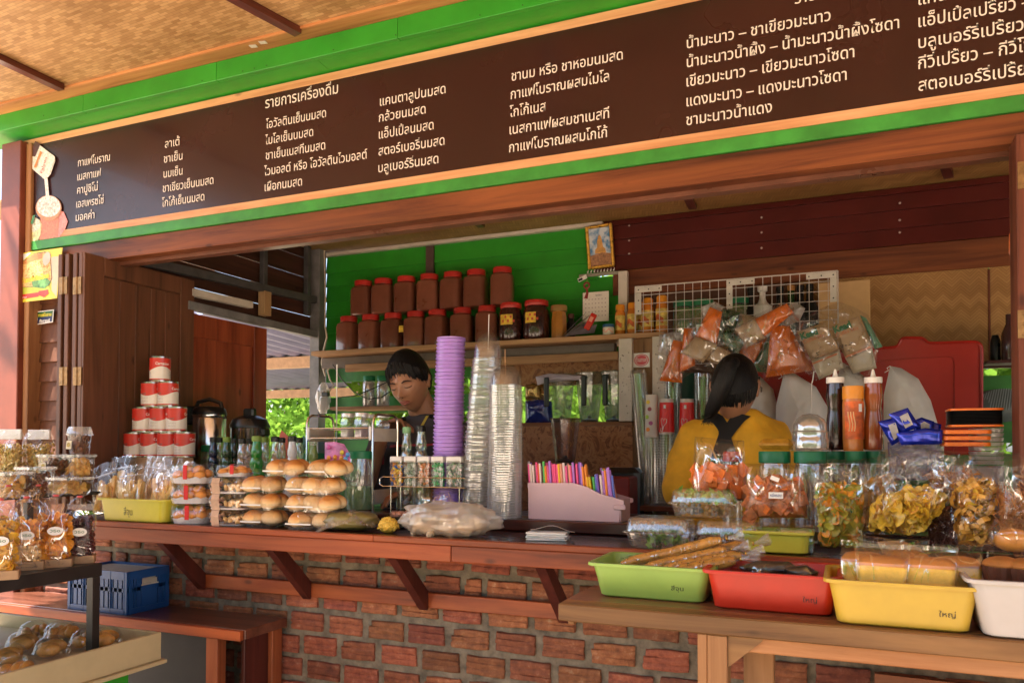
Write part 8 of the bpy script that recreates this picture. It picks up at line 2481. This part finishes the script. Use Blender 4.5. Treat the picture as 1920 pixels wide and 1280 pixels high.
def drape_strip(bvh, left, right, Yfrom, off, name, mat, parent, nu=10, nw=3):
 """strip between two pixel polylines draped on a surface"""
 def samp(pl, u):
  k = u * (len(pl) - 1); i = min(int(k), len(pl) - 2); f = k - i
  return (pl[i][0] * (1 - f) + pl[i + 1][0] * f, pl[i][1] * (1 - f) + pl[i + 1][1] * f)
 vs = []
 for i in range(nu + 1):
  a, b = samp(left, i / nu), samp(right, i / nu)
  for j in range(nw + 1):
   vs.append((a[0] + (b[0] - a[0]) * j / nw, a[1] + (b[1] - a[1]) * j / nw))
 P = [tuple(p) for p in drape(bvh, vs, Yfrom, off)]
 m = MB().add(P, [(i * (nw + 1) + j, (i + 1) * (nw + 1) + j, (i + 1) * (nw + 1) + j + 1, i * (nw + 1) + j + 1) for i in range(nu) for j in range(nw)])
 m.m = 0
 return m.build(name, mat, parent, recalc=False)

# ---- the man behind the counter
YM = 2.64
man = thing('person', 'person with short black hair in dark grey shirt looking down behind the chrome rack', 'person', (0, 0, 0))
hc = at(768, 716, YM - .03)
HM = Matrix.Translation(hc) @ Matrix.Rotation(R(6), 4, 'Z') @ Matrix.Rotation(R(20), 4, 'X') @ Matrix.Rotation(R(-8), 4, 'Y') @ Matrix.Scale(.98, 4)
body = MB()
merge(body, head_mb(.142, .19, .236), HM)
neck0 = HM @ Vector((0, .03, -.06)); nb_ = at(797, 783, YM + .06)
capsule(body, neck0, nb_, .050, .058)
chest = (nb_.x + .01, YM + .07)
rzm = R(12)
rgs = torso_rings(chest[0], chest[1], 1.0, nb_.z - .01, [.30, .30, .31, .33, .35, .34, .24, .12], [.2, .2, .21, .22, .22, .2, .16, .11], rzm)
body.loft(rgs)
shR = Vector((chest[0] - .165 * math.cos(rzm), chest[1] - .165 * math.sin(rzm), nb_.z - .075))
shL = Vector((chest[0] + .165 * math.cos(rzm), chest[1] + .165 * math.sin(rzm), nb_.z - .075))
hand_t = at(722, 800, 2.52)
elR = Vector((shR.x - .05, shR.y - .10, 1.24)); elL = Vector((shL.x + .03, shL.y - .08, 1.20))
capsule(body, shR, elR, .047, .038); capsule(body, elR, hand_t, .036, .025)
wl2 = Vector((shL.x - .05, shL.y - .3, 1.27))
capsule(body, shL, elL, .047, .038); capsule(body, elL, wl2, .036, .025)
hand_mb(body, hand_t, (.75, -.15, .12), (.1, -.5, -1), curl=.55, s=.92, side=1)
hand_mb(body, wl2, (-.6, -.7, -.1), (0, -.1, -1), curl=.5, s=.95, side=-1)
link('body', remesh('body', body, .0036, 3, skin_m), man)
shirt = MB()
rg2 = torso_rings(chest[0], chest[1], 1.0, nb_.z + .012, [.34, .34, .345, .36, .375, .38, .31, .145], [.24, .24, .25, .26, .25, .24, .2, .14], rzm)
shirt.loft(rg2)
capsule(shirt, shR, shR.lerp(elR, .72), .066, .060); capsule(shirt, shL, shL.lerp(elL, .72), .066, .060)
grey_shirt = basic('dark_grey_shirt', (.055, .045, .05), .8, var=.12, scale=30, bump=.3)
sme = remesh('shirt', shirt, .011, 5, grey_shirt, fold_fn(4, .008))
link('shirt', sme, man)
bv = BVHTree.FromPolygons([v.co for v in sme.vertices], [tuple(p.vertices) for p in sme.polygons])
# open collar
colm = MB()
for (a, b, c_, d_) in (((756, 772), (765, 812), (778, 800), (768, 775)), ((812, 770), (790, 815), (776, 806), (797, 785))):
 pass
yel_edge = basic('yellow_trim', (.5, .38, .05), .7)
drape_strip(bv, [(752, 782), (760, 800), (772, 815)], [(759, 780), (768, 796), (779, 808)], 2.3, .006, 'collar', grey_shirt, man, 6, 2)
drape_strip(bv, [(808, 776), (798, 795), (784, 815)], [(818, 780), (808, 802), (790, 824)], 2.3, .006, 'collar', grey_shirt, man, 6, 2)
drape_strip(bv, [(799, 779), (790, 795), (781, 806)], [(804, 779), (794, 797), (783, 810)], 2.3, .008, 'collar_trim', yel_edge, man, 6, 1)
apron_m = basic('apron_cloth', (.035, .03, .035), .85, var=.1, bump=.2)
red_trim = basic('red_piping', (.35, .02, .03), .6)
drape_strip(bv, [(718, 835), (722, 870), (722, 960)], [(830, 828), (840, 870), (850, 960)], 2.3, .007, 'apron', apron_m, man, 8, 8)
drape_strip(bv, [(718, 836), (760, 832), (800, 832), (832, 828)], [(718, 840), (760, 836), (800, 836), (832, 832)], 2.3, .009, 'apron_piping', red_trim, man, 12, 1)
drape_strip(bv, [(716, 836), (716, 870)], [(720, 836), (720, 870)], 2.3, .009, 'apron_piping', red_trim, man, 4, 1)
# hair
def hair_cap(M, name, parent, W=.152, D=.19, H=.228, front=.052, back=-.075, side=-.005, thick=.014, seed=1, fringe=.0, skew=0):
 q = random.Random(seed)
 m = MB(); nu, nv = 60, 26
 rows = []
 for i in range(nv + 1):
  row = []
  for j in range(nu):
   ph = 2 * math.pi * j / nu
   fy = math.sin(ph)                     # -1 front, +1 back
   fx = math.cos(ph)
   k = (fy + 1) / 2
   zl = (front + skew * fx) * (1 - k) ** 1.6 + back * k ** .8 + side * 1.2 * (abs(fx) ** 4) * (1 - abs(fy))
   zl += .0025 * math.sin(ph * 13 + seed) + .0015 * math.sin(ph * 23)
   thl = math.acos(max(-1, min(1, -zl / (H / 2))))
   th = thl + (math.pi - thl) * i / nv
   x, y, z = math.sin(th) * math.cos(ph), math.sin(th) * math.sin(ph), -math.cos(th)
   X, Y, Z = x * W / 2, y * D / 2, z * H / 2
   if Z < 0:
    kk = -Z / (H / 2); X *= 1 - .2 * kk ** 1.5
   if Z > 0: Y += .006 * Z / (H / 2)
   t = thick * (.25 + .75 * min(1, i / 3)) * (1 + .25 * noise.noise(Vector((X * 40, Y * 40, Z * 20 + seed))))
   nrm = Vector((X / (W / 2) ** 2, Y / (D / 2) ** 2, Z / (H / 2) ** 2)).normalized()
   row.append((X + nrm.x * t, Y + nrm.y * t, Z + nrm.z * t))
  rows.append(row)
 inner = [(0, 0, 0)]
 m.loft(rows, False, True)
 me = m.mesh(name, hair_m, 60)
 o = link(name, me, parent); o.matrix_local = M
 # locks over the hairline
 lk = MB()
 for k in range(90):
  ph = q.uniform(0, 6.28)
  fy = math.sin(ph); fx = math.cos(ph); kk = (fy + 1) / 2
  zl = (front + skew * fx) * (1 - kk) ** 1.6 + back * kk ** .8 + side * 1.2 * (abs(fx) ** 4) * (1 - abs(fy))
  th = math.acos(max(-1, min(1, -zl / (H / 2))))
  pts = []
  for s in range(5):
   tt = th + .35 - .12 * s
   x, y, z = math.sin(tt) * math.cos(ph + .03 * s), math.sin(tt) * math.sin(ph + .03 * s), -math.cos(tt)
   r_ = 1 + (thick * .8) / (W / 2) * (1 - s / 6)
   pts.append((x * W / 2 * r_, y * D / 2 * r_, z * H / 2 * r_))
  lk.tube(pts, [.005, .0045, .0035, .002, .0006], 5, False)
 o2 = lk.build('hair_locks', hair_m, parent, 60); o2.matrix_local = M; o2['kind'] = 'stuff'
 return o
hair_cap(HM, 'hair', man, .142, .19, .236, seed=3, thick=.013, front=.056, back=-.06, side=.004)
lipm = basic('lips', (.34, .10, .07), .4); browm = basic('brow', (.02, .012, .01), .7); lash = basic('lash', (.012, .008, .008), .6)
def face_bits(M, parent):
 for s in (-1, 1):
  b = MB().tube([(s * .013, -.0955, .019), (s * .024, -.0955, .0245), (s * .038, -.0885, .0235), (s * .048, -.0785, .017)], [.0016, .0028, .0026, .001], 6)
  o = b.build('eyebrow', browm, parent); o.matrix_local = M
  e = MB().tube([(s * .017, -.0898, .0005), (s * .026, -.0902, -.0028), (s * .036, -.0868, -.0028), (s * .046, -.079, .0005)], [.0009, .0016, .0016, .0009], 6)
  o = e.build('eyelashes', lash, parent); o.matrix_local = M
  n_ = MB().ball((s * .0075, -.1065, -.0345), (.003, .003, .0015), 8, 5); o = n_.build('nostril', lash, parent); o.matrix_local = M
 up_ = MB().tube([(-.022, -.0848, -.056), (-.011, -.0935, -.0535), (0, -.0955, -.0545), (.011, -.0935, -.0535), (.022, -.0848, -.056)], [.001, .0035, .0038, .0035, .001], 8)
 o = up_.build('upper_lip', lipm, parent); o.matrix_local = M
 lo_ = MB().tube([(-.020, -.0848, -.0575), (-.010, -.0925, -.0615), (0, -.0945, -.0625), (.010, -.0925, -.0615), (.020, -.0848, -.0575)], [.001, .0042, .0048, .0042, .001], 8)
 o = lo_.build('lower_lip', lipm, parent); o.matrix_local = M
face_bits(HM, man)

# ---- the woman seen from behind
wom = thing('person', 'person in yellow shirt with black crossed apron straps seen from behind', 'person', (0, 0, 0))
YW2 = 2.66
hw = at(1379, 727, YW2)
HW = Matrix.Translation(hw) @ Matrix.Rotation(R(180 - 4), 4, 'Z') @ Matrix.Rotation(R(12), 4, 'X')
body = MB()
merge(body, head_mb(.138, .178, .212), HW)
nbw = at(1378, 774, YW2 + .01)
capsule(body, HW @ Vector((0, .03, -.05)), nbw, .047, .052)
rgs = torso_rings(nbw.x - .0, YW2 + .03, 1.0, nbw.z - .005, [.28, .29, .3, .31, .32, .30, .2, .1], [.19, .19, .19, .19, .19, .17, .14, .1], R(-8))
body.loft(rgs)
shl = at(1300, 822, YW2 + .02); shr = at(1450, 822, YW2 + .04)
ell_ = at(1272, 925, YW2 + .0); elr = at(1482, 930, YW2 + .05)
capsule(body, shl, ell_, .044, .037); capsule(body, shr, elr, .044, .037)
wl_ = Vector((ell_.x + .06, ell_.y + .22, 1.17)); wr_ = Vector((elr.x - .08, elr.y + .2, 1.17))
capsule(body, ell_, wl_, .036, .024); capsule(body, elr, wr_, .036, .024)
hand_mb(body, wl_, (.5, .8, -.05), (0, 0, -1), curl=.4, s=.88, side=1)
hand_mb(body, wr_, (-.5, .8, -.05), (0, 0, -1), curl=.4, s=.88, side=-1)
link('body', remesh('body', body, .0038, 3, skin_m), wom)
sh = MB()
sh.loft(torso_rings(nbw.x, YW2 + .03, 1.0, nbw.z + .012, [.34, .345, .35, .355, .37, .375, .33, .13], [.235, .235, .235, .235, .23, .215, .185, .125], R(-8)))
capsule(sh, shl, shl.lerp(ell_, .86), .062, .066); capsule(sh, shr, shr.lerp(elr, .86), .062, .066)
yshirt = basic('yellow_shirt', (.76, .40, .02), .8, var=.14, scale=18, bump=.3)
sme = remesh('shirt', sh, .011, 5, yshirt, fold_fn(11, .014, 9, 14))
link('shirt', sme, wom)
bv = BVHTree.FromPolygons([v.co for v in sme.vertices], [tuple(p.vertices) for p in sme.polygons])
strap = basic('black_strap', (.008, .008, .009), .8, var=.1)
drape_strip(bv, [(1320, 783), (1334, 790), (1347, 806), (1348, 826)], [(1345, 774), (1356, 780), (1366, 796), (1362, 812)], 2.3, .006, 'strap', strap, wom, 10, 3)
drape_strip(bv, [(1384, 774), (1370, 782), (1360, 796), (1352, 820)], [(1408, 780), (1397, 788), (1384, 803), (1370, 822)], 2.3, .007, 'strap', strap, wom, 10, 3)
drape_strip(bv, [(1348, 812), (1343, 826), (1335, 850), (1325, 900)], [(1369, 812), (1374, 830), (1386, 860), (1396, 900)], 2.3, .0075, 'strap_panel', strap, wom, 8, 5)
o = hair_cap(HW, 'hair', wom, .138, .178, .212, front=.06, back=-.074, side=.012, thick=.008, seed=8)
pt0 = at(1372, 684, YW2 - .12)
tail = MB()
path = [(1378, 680, -.08, .018), (1370, 680, -.105, .024), (1363, 700, -.118, .026), (1354, 725, -.115, .028), (1344, 748, -.105, .025), (1335, 768, -.095, .021), (1326, 786, -.09, .009)]
tail.tube([tuple(at(x, y, YW2 + dy)) for x, y, dy, r_ in path], [r_ for *_, r_ in path], 20)
tail.build('ponytail', hair_m, wom, 60)
tl = MB(); q = random.Random(4)
for k in range(110):
 a = q.uniform(0, 6.28);
 pts = []
 for (x, y, dy, r_) in path[1:]:
  p = at(x, y, YW2 + dy)
  pts.append(p + right_v * (math.cos(a) * r_ * 1.02) + Vector((0, -1, 0)) * abs(math.sin(a)) * r_ * 1.02)
 e = at(q.uniform(1312, 1340), q.uniform(775, 798), YW2 - .1); pts.append(e)
 tl.tube([tuple(p) for p in pts], [.0018] * (len(pts) - 1) + [.0004], 4, False)
stuffpart(tl.build('hair_strands', hair_m, wom, 60))
g_ = MB().tube([tuple(HW @ Vector(v)) for v in ((-.075, .0, .004), (-.079, -.03, .006), (-.07, -.075, .006))], .0022, 6); g_.build('glasses_arm', black_plastic, wom)
g_ = MB().tube([tuple(HW @ Vector(v)) for v in ((.075, .0, .004), (.079, -.03, .006), (.07, -.075, .006))], .0022, 6); g_.build('glasses_arm', black_plastic, wom)

# ================================================================== garden behind, unseen added trees opposite and at left
leaf_m = bpy.data.materials.new('leaf'); leaf_m.use_nodes = True
nt = leaf_m.node_tree; nt.nodes.clear()
out = N(nt, 'OutputMaterial'); df = N(nt, 'BsdfDiffuse'); tl_ = N(nt, 'BsdfTranslucent'); mx = N(nt, 'MixShader'); mx.inputs[0].default_value = .4
mp = coords(nt, (3, 3, 3)); ns = N(nt, 'TexNoise', Scale=2.0, Detail=3.0); nt.links.new(mp.outputs[0], ns.inputs[0])
rp_ = ramp(nt, ns.outputs['Fac'], [(.3, (.05, .12, .012)), (.5, (.13, .25, .03)), (.7, (.24, .38, .05))])
nt.links.new(rp_.outputs[0], df.inputs[0]); nt.links.new(rp_.outputs[0], tl_.inputs[0])
nt.links.new(df.outputs[0], mx.inputs[1]); nt.links.new(tl_.outputs[0], mx.inputs[2]); nt.links.new(mx.outputs[0], out.inputs[0])
bark = basic('bark', (.12, .08, .05), .9, var=.3)
def crown_mesh(seed, rx, rz_, n, size):
 q = random.Random(seed); m = MB()
 clumps = []
 for _ in range(26):
  a, b = q.uniform(0, 6.28), math.acos(q.uniform(-1, 1)); r_ = q.uniform(.45, 1)
  clumps.append((rx * r_ * math.sin(b) * math.cos(a), rx * r_ * math.sin(b) * math.sin(a), rz_ * r_ * math.cos(b), q.uniform(.2, .42) * rx))
 vs, fs = [], []
 for _ in range(n):
  c = q.choice(clumps)
  d = Vector((q.gauss(0, 1), q.gauss(0, 1), q.gauss(0, 1))).normalized() * c[3] * q.random() ** .4
  p = Vector(c[:3]) + d
  u = Vector((q.gauss(0, 1), q.gauss(0, 1), q.gauss(0, 1) - .3)).normalized(); w = u.cross(Vector((q.gauss(0, 1), q.gauss(0, 1), q.gauss(0, 1)))).normalized()
  s = size * q.uniform(.6, 1.3)
  i = len(vs)
  vs += [tuple(p - u * s), tuple(p + w * s * .4), tuple(p + u * s), tuple(p - w * s * .4)]
  fs.append((i, i + 1, i + 2, i + 3))
 m.v, m.f, m.mi = vs, fs, [0] * len(fs)
 return m.mesh('crown', leaf_m, 0, recalc=False)
crowns = [crown_mesh(k, 1.5, 1.3, 5000, .085) for k in range(3)]
def tree(label, x, y, zc, s, k, group, name='garden_tree', cat='tree'):
 t = thing(name, label, cat, (x, y, 0), rnd.uniform(0, 6), group)
 m = MB()
 m.tube([(0, 0, 0), (.05, .03, zc * .4), (-.03, .04, zc * .8), (0, 0, zc + .5 * s)], [.11 * s, .09 * s, .07 * s, .02], 10)
 for a in (0.5, 2.4, 4.4): m.tube([(0, .03, zc * .65), (.4 * s * math.cos(a), .4 * s * math.sin(a), zc * .95), (.9 * s * math.cos(a), .9 * s * math.sin(a), zc * 1.1 + .2)], [.05 * s, .035 * s, .01], 8)
 m.build('trunk', bark, t)
 o = link('crown', crowns[k % 3], t, (0, 0, zc)); o.scale = (s, s, s); o['kind'] = 'stuff'
lefts = ['just outside the left opening', 'beyond the corrugated roof', 'behind the slatted back wall', 'behind the blender jugs', 'behind the right slats']
for i, (x, y, zc, s) in enumerate(((-6.4, 8.9, 1.1, .9), (-8.6, 10.6, 1.5, 1.1), (-3.2, 7.4, 1.6, 1.1), (-.8, 7.2, 1.8, 1.2), (1.4, 6.8, 1.7, 1.1), (3.4, 7.4, 1.8, 1.2), (-11.2, 8.6, 1.6, 1.2), (-5.0, 10.8, 1.5, 1.2))):
 lab = ('leafy green bush in sunlight ' if i in (0, 2, 4) else 'taller leafy garden tree ') + ['just outside the left opening', 'farther off through the left opening', 'behind the gaps left of the man', 'behind the clear blender jugs', 'behind the green slats at right', 'at the far right behind the stall', 'at the far left behind the stall', 'farthest back behind the roof'][i]
 tree(lab, x, y, zc, s, i, 'sunlit trees in the garden behind the stall')
for i, x in enumerate((-11, -7.5, -4.2, -.8, 2.6, 6.2, 10)):  # unseen row added to cut low sky fill and darken reflections
 tree('unseen tall tree added beside the left end of the stall to dapple the sun', -4.9, .6, 4.3, .8, 1, 'unseen trees added beside the stall') if i == 0 else None  # unseen tree added so its crown dapples the sun at left
 tree('unseen leafy tree added opposite the stall to dim reflections, ' + ['first', 'second', 'third', 'fourth', 'fifth', 'sixth', 'seventh'][i] + ' from the left', x, -11 + (i % 2) * 1.3, 2.3, 1.75, i, 'unseen trees added opposite the stall')
cr2 = thing('corrugated_roof', 'blue grey corrugated metal roof seen through the left opening', 'roof', (0, 0, 0))
n = 150; vs = []
for i in range(n + 1):
 x = -7.6 + 4.4 * i / n
 for y in (3.7, 7.1): vs.append((x, y, 2.26 + .015 * math.sin(i * 1.25) - (y - 3.7) * .05))
MB().add(vs, [(2 * i, 2 * i + 2, 2 * i + 3, 2 * i + 1) for i in range(n)]).build('sheet', basic('corrugated_blue', (.22, .22, .36), .45, .3, var=.2, scale=3), cr2, recalc=False)
for y, z in ((5.2, 2.17), (7.05, 2.075)): MB().cbox(-7.6, -3.1, y - .03, y + .03, z - .09, z).build('beam', basic('pale_beam', (.5, .32, .2), .6, var=.2), cr2)
for x in (-6.6, -3.3): MB().cbox(x - .04, x + .04, 7.0, 7.08, 0, 2.27).build('roof_post', MATS['pale_beam'], cr2)
MB().cbox(-5.6, -5.5, 4.4, 7.0, 2.2, 2.26).build('rafter', MATS['pale_beam'], cr2)

# ================================================================== sub-parts: prints, writing and fixings hang under the part they sit on
SUB = {'sticker': ('sticker_print', 'sticker_writing'), 'label': ('label_print', 'barcode_panel', 'label_swirl', 'label_swoosh', 'label_writing'), 'foil': ('grey_label',), 'handle': ('handle_joint',),
       'stick': ('seed',), 'collar': ('collar_trim',), 'apron': ('apron_piping',), 'label_paper': ('label_red', 'label_line', 'brand_lettering', 'fine_print'), 'emblem': ('emblem_ring', 'emblem_writing'),
       'carton': ('green_lettering', 'red_lettering', 'bean_print', 'red_band'), 'page': ('dates', 'heading'), 'print': ('figure_print', 'caption_band'), 'tray_body': ('marker_writing',),
       'panel': ('menu_line', 'drinks_print', 'print_lettering', 'border'), 'hair': ('hair_locks',), 'ponytail': ('hair_strands',), 'paper': ('picture_outline', 'food_print', 'brown_print', 'badge', 'leaf_print', 'herb_print', 'red_band', 'red_arrow', 'poster_lettering', 'green_half', 'navy_half', 'sticker_lettering'),
       'corner_plate': ('screw',), 'top_cup': ('fruit_print', 'red_print', 'line_print'), 'box': ('moulded_ribs', 'tape'), 'header_card': (), 'lid_plate': ('raised_panel', 'rolled_rim')}
fam = {}
for o in COL.objects:
 if o.parent is not None: fam.setdefault(o.parent.name, []).append(o)
for kids in fam.values():
 byn = {}
 for o in kids: byn.setdefault(o.name.split('.')[0], o)
 for o in kids:
  b = o.name.split('.')[0]
  for host, subs in SUB.items():
   if b in subs and host in byn and byn[host] is not o:
    h = byn[host]
    o.parent = h
    o.matrix_parent_inverse = h.matrix_basis.inverted()
    break
